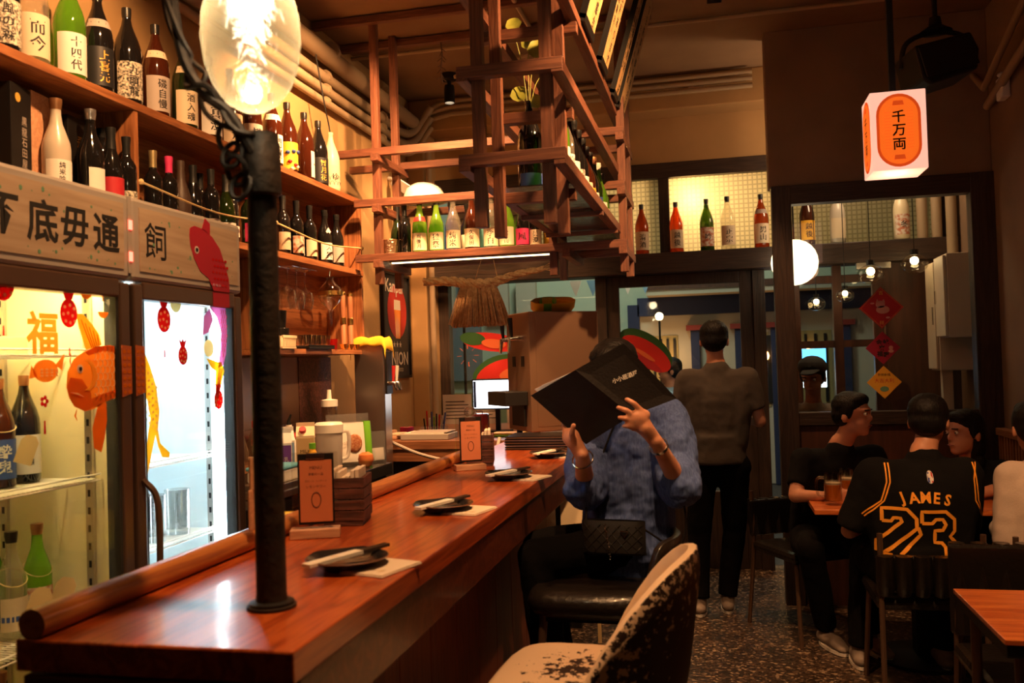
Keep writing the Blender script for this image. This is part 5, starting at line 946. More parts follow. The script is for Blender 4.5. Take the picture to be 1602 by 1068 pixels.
for i, (x, w_) in enumerate(((-1.90, .11), (-1.68, .10), (-1.40, .12))):
    t = thing('posted_notice', ['cream paper notice behind the pen holder on the service desk', 'cream paper notice between pen holder and monitor on the desk', 'cream paper notice behind the monitor on the service desk'][i], 'paper', (x, 6.42, 1.071), 0, 'notices on the window sill'); nb = MB().box(-w_, w_, 0, .004, 0, .22).build('sheet', 'lab_grey', t)
    for k in range(6): MB().box(-w_*.8, w_*.8-(.03 if k % 2 else 0), -.001, 0, .04+.025*k, .045+.025*k).build('text_line', 'ink', nb)
t = thing('monitor', 'small monitor with a bright white screen on the service desk', 'monitor', (-1.41, 5.62, 1.071)); MB().box(-.15, .17, 0, .025, .145, .345).build('housing', 'black', t, bevel=.005); glow('screen', (.86, .94, 1), 2.0); sc_ = MB().box(-.14, .16, -.002, 0, .155, .335).build('screen', 'screen', t); MB().box(-.139, -.122, -.003, -.002, .16, .33).build('side_bar', 'lab_blue', sc_); MB().box(.0, .03, .01, .03, .01, .16).build('stand', 'black', t); MB().box(-.08, .10, -.05, .08, 0, .012).build('foot', 'black', t)
wood('steelbrown', (.30, .17, .10), (.33, .19, .115), (.36, .21, .13), 'z', .4, .3, 0, .02)
mat('steel_warm', (.25, .15, .095), .35, .6)
t = thing('beer_machine', 'brown steel beer cooler with two taps and a drip tray', 'beer dispenser', (-.945, 5.20, 1.071), R(-55))
MB().box(-.17, .17, -.22, .22, .05, .73).build('body', 'steel_warm', t, bevel=.006); MB().box(.168, .172, -.18, .18, .08, .70).build('side_panel', 'steel_warm', t)
for x in (-.13, .13):
    for y in (-.17, .17): MB().tube([(x, y, 0), (x, y, .05)], .018, 10).build('foot', 'black', t)
for x in (-.06, .07):
    tp = MB().tube([(x, -.22, .58), (x, -.27, .58), (x, -.30, .575)], [.02, .015, .013], 10).build('tap', 'chrome', t, True); MB().tube([(x, -.295, .58), (x, -.305, .50)], [.012, .008], 10).build('spout', 'chrome', tp, True); MB().tube([(x, -.285, .59), (x, -.29, .64), (x, -.292, .70)], [.008, .013, .013], 10).build('tap_handle', 'cap_black', tp, True)
    MB().box(x-.02, x+.02, -.224, -.22, .42, .48).build('badge', 'black', t)
MB().box(-.15, .13, -.36, -.22, .20, .28).build('drip_tray', 'black', t, bevel=.004); MB().box(-.08, .10, -.235, -.22, .08, .22).build('drip_panel', 'black', t)
t = thing('snack_bag', 'yellow green snack bag lying on top of the beer machine', 'bag', (-.93, 5.18, 1.803), .2); o = pillow(.26, .20, .09).build('bag', 'lab_yellow', t, True); o.rotation_euler = (R(80), 0, 0); o.location = (0, .1, .03); o = pillow(.10, .202, .094).build('green_band', 'pouch_green', t, True); o.rotation_euler = (R(80), 0, 0); o.location = (-.03, .1, .031)
# grey hose in front of the desk
tag(MB().tube(crv([(-1.9, 4.98, 1.08), (-1.7, 4.97, 1.0), (-1.45, 4.95, .95), (-1.32, 4.94, .96), (-1.25, 4.97, 1.02), (-1.24, 5.03, 1.085)]), .010, 8).build('grey_hose', 'lab_grey', None, True), 'grey hose sagging along the front of the service desk', 'hose')
# shimenawa: straw rope with tassel
mat('straw', (.60, .36, .17), .9, bump=.6, bscale=90, col2=(.40, .21, .09), vscale=60)
t = thing('straw_rope', 'twisted straw rope with thick straw tassel hanging under the rack', 'straw rope', (-1.3, 5.0, 2.0))
path = crv([(-.36, 0, .005), (-.2, 0, .0), (-.08, 0, -.02), (.05, 0, -.02), (.2, 0, .02), (.36, 0, .045)], 10); n = len(path)
for ph in (0, PI*2/3, PI*4/3): MB().tube([p+V((0, .016*math.cos(i*.5+ph), .016*math.sin(i*.5+ph)))*(.5+.5*math.sin(PI*min(1, (i+8)/(n+6)))) for i, p in enumerate(path)], [.017*(.55+.45*math.sin(PI*min(1, (i+10)/(n+8)))) for i in range(n)], 8).build('strand', 'straw', t, True)
for k in range(11): MB().tube([(.34, 0, .045), (.40+.02*random.random(), .03*math.cos(k*2), .055+.03*math.sin(k*2.3))], .003, 5).build('loose_end', 'straw', t)
for x in (-.05, .085): MB().tube([(x, 0, .0), (x*.55+.02, -.01, .11)], .002, 5).build('string', 'straw', t)
st = MB()
for k in range(420):
    a = random.uniform(-.13, .13); w_ = random.uniform(-.028, .028); L1 = .265+random.uniform(-.012, .008); b_ = a*1.3+random.uniform(-.012, .012)
    st.tube([(a*.75-.03, w_*.6, -.025), ((a*.75+b_)/2-.03, w_, -.13), (b_-.03, w_*1.2, -L1)], .0028, 4)
o = st.build('tassel', 'straw', t); o['kind'] = 'stuff'
for k in range(6): MB().ball((-.125+.04*k, -.005, -.025), .024, 10, sz=.9).build('tie_knot', 'straw', t, True)
# painted carp shapes on the window glass
mat('paint_red', (.62, .025, .02), .5); mat('paint_green', (.03, .11, .03), .5); mat('paint_orange', (.75, .16, .05), .5)
def win_paint(lb, cx, cz, rx, rz, rot, cols):
    t = thing('window_painting', lb, 'painting', (cx, 6.612, cz)); t.rotation_euler = (0, rot, 0)
    for k, (mt, a, b_, ox, oz) in enumerate(cols): MB().prism([(ox+rx*a*math.cos(q), oz+rz*b_*math.sin(q)) for q in [2*PI*j/24 for j in range(24)]], .001, T((0, -.002*k, 0)) @ FACE_NY).build('paint_patch', mt, t)
win_paint('red and green painted fish on the glass behind the reading woman', -.52, 1.57, .22, .11, R(35), [('paint_green', 1, 1, 0, .02), ('paint_red', .95, .82, .02, -.01), ('paint_orange', .4, .14, .02, -.02), ('lab_red', .5, .25, .08, -.06)])
win_paint('red and green painted fish on the glass behind the straw tassel', -1.70, 1.68, .24, .07, R(8), [('paint_red', 1, 1, .03, 0), ('paint_green', .42, .7, -.12, .01), ('paint_orange', .4, .5, .05, -.01)])
win_paint('red painted fish on the glass just above the monitor', -1.62, 1.44, .21, .12, R(-18), [('paint_green', 1, 1, 0, .01), ('paint_red', .95, .85, .01, -.012), ('paint_orange', .4, .3, .08, -.03)])
t = thing('window_painting', 'burst of short orange painted sparks on the window glass', 'painting', (-1.86, 6.615, 1.58))
for k in range(8): a = k*.8; MB().bar((.05*math.cos(a), 0, .05*math.sin(a)), (.085*math.cos(a), 0, .085*math.sin(a)), .006, .002).build('spark', 'paint_orange', t)
# bottles on the beam
ZS = 2.266
for x, y, g, l, tx, lb, sc, nk in [(-.50, 6.53, 'g_amber', 'lab_cream', '清酒', 'glowing amber bottle on the beam left of the mullion', .98, None), (-.255, 6.53, 'g_amber', 'lab_cream', '越後', 'glowing amber bottle in front of the bright lamp spot', .98, None), (-.04, 6.53, 'g_mid', 'lab_leaf', '吟', 'dark green bottle with red leaf label on the beam', 1.0, None), (.105, 6.53, 'g_clear', 'lab_cream', '正宗', 'clear bottle with 正宗 label on the beam', 1.02, None), (.335, 6.53, 'g_amber', 'lab_cream', '男山', 'dark amber bottle with a 男山 label on the beam', 1.02, 'lab_grey'), (.64, 6.50, 'g_brown', 'lab_yellow', '越後', 'brown bottle with yellow label on the beam behind the partition', 1.0, None), (.84, 6.50, 'g_frost', 'lab_cream', None, 'pale frosted bottle on the beam behind the partition', 1.02, None), (1.25, 6.50, 'g_white', 'lab_leaf', '冬', 'white bottle with red picture label on the beam behind the partition', 1.02, None)]:
    bottle((x, y, ZS), 'sake', g, 10, lb, l, 'cap_black' if g != 'g_white' else 'cap_white', nk, tx, sc=sc, la=1.2)
# ---------------- right side ----------------
# lantern sign
m, nt, b, N, L = new('lantern_skin'); b.inputs['Base Color'].default_value = (.9, .7, .6, 1); b.inputs['Emission Color'].default_value = (1, .50, .36, 1); b.inputs['Emission Strength'].default_value = .6
glow('lantern_coin', (1, .15, .012), .52); glow('lantern_coin_rim', (.75, .075, .008), .42); glow('lantern_line', (.8, .10, .01), .5)
t = thing('lantern_sign', 'glowing box lantern with orange coin print and 千万両 lettering', 'sign', (.735, 3.9, 2.235))
MB().box(-.104, .104, -.1, .1, 0, .315).build('box', 'lantern_skin', t, bevel=.003)
def coin(mm_):
    def cap_(w_, h_): return [(w_*math.cos(a), (h_-w_)+w_*math.sin(a)) for a in [PI*j/14 for j in range(15)]]+[(w_*math.cos(a), -(h_-w_)+w_*math.sin(a)) for a in [PI+PI*j/14 for j in range(15)]]
    c = MB().prism(cap_(.083, .146), .0008, mm_).build('coin_print', 'lantern_coin_rim', t); MB().prism(cap_(.072, .134), .0008, mm_ @ T((0, 0, .001))).build('coin_field', 'lantern_coin', c)
    q = MB()
    for k in range(13):
        for s_ in (-1, 1): q.box(s_*.042-.012, s_*.042+.012, -.072+.012*k, -.0705+.012*k, .0021, .0025, mm_)
    q.build('line_print', 'lantern_line', c)
    for s_ in (-1, 1): MB().prism([(-.022, s_*.108-.008), (.022, s_*.108-.008), (.018, s_*.108+.010), (-.018, s_*.108+.010)], .0005, mm_ @ T((0, 0, .002))).build('crest_print', 'lantern_coin_rim', c)
    letter('千万両', .052, 'ink', c, mm_ @ T((0, 0, .003)), .02, True, gap=1.06)
coin(T((0, -.1003, .157)) @ FACE_NY); coin(T((-.1043, 0, .157)) @ FACE_NX)
MB().box(-.012, .012, -.012, .012, .315, 1.265).build('hanging_post', 'black', t)
lamp('lantern_light', 'POINT', (0, 0, -.05), 1.5, (1, .42, .22), .08, t)
# speaker
t = thing('ceiling_speaker', 'black loudspeaker hanging on a bracket near the right wall', 'speaker', (1.07, 4.6, 2.87)); mm_ = Mx.Rotation(R(-14), 4, 'Y') @ Mx.Rotation(R(15), 4, 'Z')
MB().prism([(-.15, -.07), (-.12, -.105), (.12, -.09), (.155, .0), (.14, .09), (-.14, .09)], .22, mm_ @ T((0, .11, 0)) @ FACE_NY).build('cabinet', 'black', t, bevel=.012); MB().box(-.13, .13, -.118, -.11, -.07, .075, mm_).build('grille', 'black', t, bevel=.004)
MB().tube(crv([(-.16, 0, .0), (-.13, 0, .12), (0, 0, .16), (.13, 0, .12), (.16, 0, .0)]), .012, 8).build('yoke', 'black', t, True); MB().lathe([(0, 0), (.075, 0), (.03, .03), (.025, .07), (0, .07)], 16, T((0, 0, .16))).build('mount_cone', 'black', t, True); MB().tube([(0, 0, .2), (0, 0, .63)], .012).build('rod', 'black', t)
t = thing('smoke_detector', 'white gas alarm box on the right wall with three dark holes', 'alarm', (1.585, 5.35, 2.93)); MB().box(-.035, .012, -.05, .05, -.06, .06).build('housing', 'white_plastic', t, bevel=.008)
for k in range(3): MB().ball((-.036, -.03+.03*k, .02-.01*(k % 2)), .008, 8, sx=.3).build('hole', 'black', t)
MB().ball((-.01, 0, .075), .03, 12, sz=.5).build('bracket', 'white_plastic', t, True)
# door couplets on the partition glass
mat('couplet_red', (.42, .012, .02), .6); mat('couplet_crimson', (.30, .008, .035), .6); mat('couplet_yellow', (.72, .36, .03), .6); mat('couplet_print', (.62, .30, .26), .6)
for nm, lb, cx, cz, r_, mt in [('diamond_couplet', 'red diamond paper with a pale cat print on the partition glass', .965, 1.775, .125, 'couplet_red'), ('diamond_couplet', 'crimson diamond paper with black brush writing on the partition glass', .965, 1.535, .098, 'couplet_crimson'), ('diamond_couplet', 'yellow diamond paper with red writing on the partition glass', .965, 1.33, .098, 'couplet_yellow')]:
    t = thing(nm, lb, 'paper', (cx, 5.708, cz)); F = T((0, -.0, 0)) @ FACE_NY
    p_ = MB().prism([(0, r_), (-r_, 0), (0, -r_), (r_, 0)], .0015, F).build('paper_sheet', mt, t); q = r_*.93
    ring = MB()
    for a, b_ in (((0, q), (-q, 0)), ((-q, 0), (0, -q)), ((0, -q), (q, 0)), ((q, 0), (0, q))): ring.bar((a[0], -.002, a[1]), (b_[0], -.002, b_[1]), .0025, .0008)
    ring.build('border_print', 'gold' if mt == 'couplet_red' else mt, t)
    G = T((0, -.002, 0)) @ FACE_NY
    if mt == 'couplet_red':
        MB().prism(ell(-.005, .02, .026, .022), .0005, G).prism(ell(.008, -.012, .038, .024), .0005, G).prism([(-.03, .03), (-.022, .052), (-.012, .038)], .0005, G).prism([(.005, .038), (.016, .052), (.022, .03)], .0005, G).build('cat_print', 'couplet_print', t); MB().prism(ell(-.05, .028, .012, .005), .0005, G).prism(ell(.035, -.06, .012, .006), .0005, G).build('cloud_print', 'couplet_print', t); letter('吉', .028, 'gold', t, G @ T((0, .09, 0))); letter('祥', .028, 'gold', t, G @ T((0, -.09, 0)))
    elif mt == 'couplet_crimson':
        for ch, x_, z_ in (('金', -.02, .035), ('蛇', .018, .035), ('來', -.005, .0), ('福', -.018, -.035), ('臨', .018, -.04)): letter(ch, .034, 'ink', t, G @ T((x_, z_, 0)), .03)
        MB().prism(ell(.045, .0, .012, .012), .0005, G).prism(ell(.045, -.02, .015, .01), .0005, G).build('snake_print', 'couplet_print', t)
    else: letter('恭賀新禧', .018, 'ink', t, G @ T((0, .045, 0))); letter('大吉大利', .028, 'red_ink', t, G @ T((.0, .01, 0))); MB().prism(ell(0, -.04, .025, .016), .0005, G).build('leaf_print', 'green_spot', t)
# near table with black chair
t = thing('dining_table', 'orange-brown wooden table with black edge and steel legs', 'table', (1.15, 2.9, 0)); MB().box(-.43, .43, -.27, .27, .725, .74).build('top', 'table', t, bevel=.002); MB().box(-.425, .425, -.265, .265, .69, .724).build('edge_frame', 'black', t)
for x in (-.38, .38):
    for y in (-.22, .22): MB().tube([(x, y, 0), (x, y, .69)], .016, 10).build('leg', 'bronze', t, True)
    MB().tube([(x, -.22, .15), (x, .22, .15)], .012).build('stretcher', 'bronze', t)
pane('tumbler_glass', (.95, .93, .9), .12)
t = thing('water_glass', 'clear tumbler standing on the near orange-brown table', 'glass', (.955, 3.0, .741)); MB().lathe([(0, 0), (.03, 0), (.037, .11), (.035, .11), (.028, .008), (0, .008)], 20).build('tumbler', 'tumbler_glass', t, True); MB().lathe([(0, .0), (.03, 0), (.03, .006), (0, .006)], 20).build('base', 'tumbler_glass', t)
mat('leather', (.009, .0065, .0055), .32, bump=.25, bscale=60, coat=.25)
def tube_chair(pos, rz, lb, w_=.44, bh=.82):
    t = thing('dining_chair', lb, 'chair', pos, rz); h = w_/2
    for k in range(6): MB().tube([(-h+.037+.0735*k*w_/.44, .21, .50), (-h+.037+.0735*k*w_/.44, .235, bh-.12), (-h+.037+.0735*k*w_/.44, .24, bh)], [.034, .039, .034], 10, flat=.8).build('back_channel', 'leather', t, True)
    MB().box(-h, h, .20, .225, .50, bh).build('back_board', 'leather', t, bevel=.02); MB().box(-h, h, -.22, .20, .42, .48).build('seat', 'leather', t, bevel=.025)
    for s_ in (-1, 1): MB().tube(crv([(s_*(h-.02), .22, .75), (s_*(h-.02), .21, .45), (s_*(h-.01), .27, 0)]), .012).build('leg', 'bronze', t, True); MB().tube([(s_*(h-.03), -.19, .42), (s_*(h-.01), -.24, 0)], .012).build('leg', 'bronze', t, True)
    return t
tube_chair((1.0, 3.28, 0), 0, 'black padded chair with ribbed back behind the near table')
tube_chair((.84, 4.26, 0), PI, 'black padded chair under the man in the numbered jersey', .44, .66)
tube_chair((.44, 5.16, 0), .5, 'black padded chair under the man in the black tee', .44, .7)
tube_chair((1.33, 4.22, 0), PI, 'black padded chair under the person in the pale shirt', .4, .66)
tube_chair((1.26, 5.22, 0), -.3, 'black padded chair under the guest in dark clothes', .4, .7)
t = thing('dining_table', 'dark wooden table with beer mugs between the seated guests', 'table', (.95, 4.78, 0)); MB().box(-.52, .52, -.24, .24, .74, .765).build('top', 'table', t, bevel=.003); MB().box(-.05, .05, -.05, .05, .02, .74).build('pedestal', 'black', t); MB().lathe([(0, 0), (.24, 0), (.24, .015), (.06, .03), (0, .03)], 24).build('foot', 'black', t)
beer_mug((.535, 4.69, .766), 2.7, 'handled beer mug half full of amber beer on the guests table', None, True); beer_mug((.62, 4.86, .766), .4, 'second beer mug behind the handled one on the guests table', None, True); beer_mug((1.14, 4.72, .766), .9, 'beer mug beside the jersey man on the guests table', None, True)
t = thing('slatted_bench', 'wooden slatted bench back along the right wall', 'bench', (1.55, 5.1, 0)); MB().box(-.02, .03, -.5, .5, 1.02, 1.06).build('top_rail', 'shelf', t, bevel=.003); MB().box(-.02, .03, -.5, .5, .5, .54).build('lower_rail', 'shelf', t); MB().box(-.06, .03, -.5, .5, .40, .46).build('seat', 'shelf', t, bevel=.004)
for k in range(21): MB().box(-.008, .012, -.49+.048*k, -.465+.048*k, .54, 1.02).build('slat', 'shelf_z', t)
for y in (-.45, .45): MB().box(-.06, -.03, y-.03, y+.03, 0, .40).build('leg', 'shelf', t); MB().box(0, .03, y-.03, y+.03, 0, .5).build('leg', 'shelf', t)
# ---------------- bar stools ----------------
def worn(name, thr, centre, reach):
    m, nt, b, N, L = new(name); tc = N.new('ShaderNodeTexCoord'); n1 = N.new('ShaderNodeTexNoise'); n1.inputs['Scale'].default_value = 42; n1.inputs['Detail'].default_value = 5; n1.inputs['Roughness'].default_value = .65; L.new(tc.outputs['Object'], n1.inputs[0])
    ds = N.new('ShaderNodeVectorMath'); ds.operation = 'DISTANCE'; ds.inputs[1].default_value = centre; L.new(tc.outputs['Object'], ds.inputs[0])
    mr = N.new('ShaderNodeMapRange'); mr.inputs[1].default_value = 0; mr.inputs[2].default_value = reach; mr.inputs[3].default_value = .16; mr.inputs[4].default_value = -.20; L.new(ds.outputs['Value'], mr.inputs[0])
    ad = N.new('ShaderNodeMath'); ad.operation = 'ADD'; L.new(n1.outputs[0], ad.inputs[0]); L.new(mr.outputs[0], ad.inputs[1])
    r = N.new('ShaderNodeValToRGB'); e = r.color_ramp.elements; e[0].position = thr; e[0].color = (.76, .56, .39, 1); e[1].position = thr+.02; e[1].color = (.03, .015, .010, 1); L.new(ad.outputs[0], r.inputs[0]); L.new(r.outputs[0], b.inputs['Base Color']); b.inputs['Roughness'].default_value = .5
    bp = N.new('ShaderNodeBump'); bp.invert = True; bp.inputs['Strength'].default_value = .4; bp.inputs['Distance'].default_value = .003; L.new(r.outputs[0], bp.inputs['Height']); bp.invert = False; L.new(bp.outputs[0], b.inputs['Normal'])
worn('worn_vinyl', .57, (-.01, -.01, .757), .24); worn('worn_back', .40, (.29, -.05, .80), .38)
mat('vinyl_edge', (.74, .55, .38), .5, col2=(.80, .6, .43), vscale=9)
def stool(pos, rz, lb, seatm, backm, outm, bk=1., wrap=1.5, pw=2.6):
    "seat faces local -X, back shell on +X"
    t = thing('bar_stool', lb, 'stool', pos, rz)
    # seat cushion: rounded square
    n = 28; vs = []; fs = []
    def se(a, w_, p=4.2): c, s_ = math.cos(a), math.sin(a); return (math.copysign(abs(c)**(2/p), c)*w_, math.copysign(abs(s_)**(2/p), s_)*w_)
    rings = [(.185, .672), (.20, .68), (.213, .70), (.215, .72), (.208, .742), (.19, .755), (.13, .758), (.06, .757)]
    for w_, z in rings: vs += [(*se(2*PI*k/n, w_), z) for k in range(n)]
    for i in range(len(rings)-1): fs += [(i*n+k, i*n+(k+1) % n, (i+1)*n+(k+1) % n, (i+1)*n+k) for k in range(n)]
    fs += [tuple(range(n-1, -1, -1)), tuple((len(rings)-1)*n+k for k in range(n))]
    MB().add(vs, fs).build('seat', seatm, t, True, ang=60)
    # curved back shell
    vs = []; fs = []; fi = []; fo = []; nu, nv = 18, 9
    for s_ in (0, 1):
        for j in range(nv+1):
            v_ = j/nv
            for i in range(nu+1):
                u = i/nu*2-1; a = u*wrap; top = (.315*(1-abs(u)**pw)+.045)*bk; z = .70+v_*top
                rr = .215+.05*v_+(.036 if s_ else 0)-.014*(abs(2*v_-1)**6 if s_ else 0); vs.append((rr*math.cos(a)*1.0+.01, rr*math.sin(a)*.98, z))
    k0 = (nu+1)*(nv+1)
    def ID(s_, j, i): return s_*k0+j*(nu+1)+i
    for j in range(nv):
        for i in range(nu): fi.append((ID(0, j, i), ID(0, j+1, i), ID(0, j+1, i+1), ID(0, j, i+1))); fo.append((ID(1, j, i), ID(1, j, i+1), ID(1, j+1, i+1), ID(1, j+1, i)))
    ed = [(ID(0, nv, i), ID(1, nv, i), ID(1, nv, i+1), ID(0, nv, i+1)) for i in range(nu)]+[(ID(0, 0, i), ID(0, 0, i+1), ID(1, 0, i+1), ID(1, 0, i)) for i in range(nu)]+[(ID(0, j, 0), ID(1, j, 0), ID(1, j+1, 0), ID(0, j+1, 0)) for j in range(nv)]+[(ID(0, j, nu), ID(0, j+1, nu), ID(1, j+1, nu), ID(1, j, nu)) for j in range(nv)]
    o = MB().add(vs, fi+fo+ed).build('backrest', backm, t, True, ang=80); o.data.materials.append(M[outm])
    for k in range(len(fi), len(fi)+len(fo)): o.data.polygons[k].material_index = 1
    o.modifiers.new('b', 'BEVEL').width = .008; o.modifiers['b'].segments = 3
    for sx_ in (-1, 1):
        for sy_ in (-1, 1): MB().tube([(sx_*.15, sy_*.15, .68), (sx_*.20, sy_*.20, 0)], .014, 10).build('leg', 'bronze', t, True)
    fr = [(-.19, -.19, .25), (.19, -.19, .25), (.19, .19, .25), (-.19, .19, .25), (-.19, -.19, .25)]; MB().tube(fr, .010, 8).build('foot_ring', 'chrome', t); MB().box(-.16, .16, -.16, .16, .655, .673).build('under_plate', 'black', t)
stool((-.36, 2.22, 0), -.06, 'white vinyl bar stool with flaking black patches at the counter', 'worn_vinyl', 'vinyl_edge', 'worn_back')
stool((-.44, 3.10, 0), -.03, 'black leather bar stool under the woman in the blue shirt', 'leather', 'leather', 'leather', .62, .82, 9)
t = thing('low_stool', 'low dark wooden stool behind the partition glass', 'stool', (.63, 6.42, 0)); MB().lathe([(0, .47), (.15, .47), (.16, .48), (.16, .50), (0, .505)], 20).build('seat', 'dark_wood_door', t, True)
for a in (.8, 2.4, 3.9, 5.5): MB().tube([(.11*math.cos(a), .11*math.sin(a), .47), (.14*math.cos(a), .14*math.sin(a), 0)], .014).build('leg', 'black', t)
# standing cloth banner behind the counter end
t = thing('cardboard_sign', 'pale board with brush marks leaning behind the counter end', 'board', (-.755, 4.8, 0), .15); MB().box(-.10, .10, 0, .012, .45, 1.0).build('board', 'cream', t); letter('小春', .08, 'ink', t, T((.04, -.001, .58)) @ FACE_NY, .02, True); MB().box(-.10, -.08, .0, .02, 0, .45).build('leg', 'kraft', t); MB().box(.08, .10, .0, .02, 0, .45).build('leg', 'kraft', t)
# ---------------- people ----------------
mat('skin', (.50, .22, .13), .5, sss=.15, col2=(.54, .25, .15), vscale=25); mat('skin_dark', (.36, .15, .09), .5, sss=.1); mat('hair', (.005, .004, .004), .5, spec=.25, bump=.5, bscale=140, stretch=(1, 1, .2)); mat('lips', (.32, .09, .07), .5); mat('eye_white', (.7, .66, .6), .3)
m, nt, b, N, L = new('blue_linen'); tc = N.new('ShaderNodeTexCoord'); mp = N.new('ShaderNodeMapping'); mp.inputs['Scale'].default_value = (160, 160, 6); L.new(tc.outputs['Object'], mp.inputs[0]); n1 = N.new('ShaderNodeTexNoise'); n1.inputs['Scale'].default_value = 1; n1.inputs['Detail'].default_value = 2; L.new(mp.outputs[0], n1.inputs[0])
r = N.new('ShaderNodeValToRGB'); r.color_ramp.elements[0].position = .35; r.color_ramp.elements[0].color = (.032, .060, .20, 1); r.color_ramp.elements[1].position = .7; r.color_ramp.elements[1].color = (.068, .115, .30, 1); L.new(n1.outputs[0], r.inputs[0]); L.new(r.outputs[0], b.inputs['Base Color']); b.inputs['Roughness'].default_value = .85
bp = N.new('ShaderNodeBump'); bp.inputs['Strength'].default_value = .5; bp.inputs['Distance'].default_value = .004; L.new(n1.outputs[0], bp.inputs['Height']); L.new(bp.outputs[0], b.inputs['Normal'])
mat('grey_tee', (.065, .052, .044), .9, bump=.15, bscale=200); mat('black_tee', (.006, .0055, .006), .9, spec=.15, bump=.15, bscale=150); mat('black_trousers', (.0035, .003, .0035), .9, spec=.1, bump=.2, bscale=60); mat('pale_shirt', (.56, .45, .38), .85, bump=.15, bscale=120); mat('sneaker', (.24, .19, .16), .7); mat('sole', (.6, .55, .5), .7); mat('vest', (.20, .15, .11), .85); mat('jersey_gold', (.95, .38, .03), .7); mat('dark_cap', (.03, .025, .022), .8); mat('sky_shirt', (.25, .38, .5), .85)
def cap(mb, p0, p1, r0, r1, k=1., fd=None, flat=False, n=14):
    p0 = V(p0); p1 = V(p1); ax = p1-p0; Ln = ax.length; ax.normalize()
    u = V((0, 0, 1)) if abs(ax.z) < .9 else V((1, 0, 0)); x = ax.cross(u).normalized(); y = ax.cross(x)
    prof = []
    if flat: prof = [(0, 0), (r0, 0), (r0+(r1-r0)*.5, Ln/2), (r1, Ln), (0, Ln)]
    else: prof = [(r0*math.sin(a), -r0*math.cos(a)) for a in (0, .4, .8, 1.2)]+[(r0, 0), ((r0+r1)/2, Ln/2), (r1, Ln)]+[(r1*math.cos(a), Ln+r1*math.sin(a)) for a in (.4, .8, 1.2, PI/2)]
    F = V(fd).normalized() if fd is not None else None
    mb2 = MB().lathe(prof, n)
    for i, (a, b_, c) in enumerate(mb2.v):
        off = x*a+y*b_
        if F is not None: off = off-F*off.dot(F)*(1-k)
        mb2.v[i] = tuple(p0+ax*c+off)
    return mb.add(mb2.v, mb2.f)
_tex = {}
def blob(name, mt, mb, parent, base, vox=.008, smooth=6, disp=0, dsize=.1):
    b0 = V(base); me = bpy.data.meshes.new('tmp'); me.from_pydata([tuple(V(v)-b0) for v in mb.v], [], mb.f); me.update()
    bm = bmesh.new(); bm.from_mesh(me); bmesh.ops.recalc_face_normals(bm, faces=bm.faces); bm.to_mesh(me); bm.free()
    o = bpy.data.objects.new('tmp', me); C.objects.link(o)
    rm = o.modifiers.new('r', 'REMESH'); rm.mode = 'VOXEL'; rm.voxel_size = vox
    if smooth: sm = o.modifiers.new('s', 'SMOOTH'); sm.factor = .5; sm.iterations = smooth
    if disp:
        if dsize not in _tex: _tex[dsize] = bpy.data.textures.new('folds', 'CLOUDS'); _tex[dsize].noise_scale = dsize; _tex[dsize].noise_depth = 2
        d = o.modifiers.new('d', 'DISPLACE'); d.texture = _tex[dsize]; d.strength = disp; d.mid_level = .5; d.texture_coords = 'LOCAL'
    dg = bpy.context.evaluated_depsgraph_get(); me2 = bpy.data.meshes.new_from_object(o.evaluated_get(dg)); me2.name = name
    bpy.data.objects.remove(o); bpy.data.meshes.remove(me); smoothen(me2, 180); me2.materials.clear()
    return link(name, me2, mt, parent)
def frame(f, tilt=0):
    f = V((f[0], f[1], tilt)).normalized(); r_ = f.cross(V((0, 0, 1))).normalized(); u = r_.cross(f); return f, r_, u
def head(mb, c, f, tilt=0, s=1.):
    f, r_, u = frame(f, tilt); c = V(c)
    def E(off, rad): 
        m_ = Mx((r_, f, u)).transposed().to_4x4(); mb.ball((0, 0, 0), 1, 16, mx=T(c+r_*off[0]*s+f*off[1]*s+u*off[2]*s) @ m_ @ Mx.Diagonal((rad[0]*s, rad[1]*s, rad[2]*s, 1)))
    E((0, -.008, .025), (.076, .092, .085)); E((0, .02, -.045), (.058, .066, .07)); E((0, .055, -.09), (.03, .028, .025))
    E((0, .092, -.02), (.012, .016, .02)); E((0, .085, .0), (.009, .012, .028)); E((0, .078, .022), (.05, .016, .012)); E((0, .082, -.062), (.024, .012, .010))
    for q in (-1, 1): E((q*.078, -.012, -.015), (.010, .02, .032))
def face_bits(par, c, f, base, tilt=0, s=1.):
    f, r_, u = frame(f, tilt); c = V(c)-V(base)
    for q in (-1, 1): MB().ball(c+(r_*q*.031+f*.079+u*.004)*s, .0095*s, 8).build('eye', 'eye_white', par, True); MB().ball(c+(r_*q*.031+f*.0855+u*.004)*s, .005*s, 8).build('pupil', 'ink', par, True); MB().tube([c+(r_*(q*.016)+f*.094+u*.024)*s, c+(r_*(q*.048)+f*.084+u*.024)*s], .0035*s, 6).build('eyebrow', 'hair', par)
    MB().tube([c+(r_*-.022+f*.088-u*.06)*s, c+(f*.096-u*.058)*s, c+(r_*.022+f*.088-u*.06)*s], [.002*s, .005*s, .002*s], 6).build('mouth', 'lips', par)
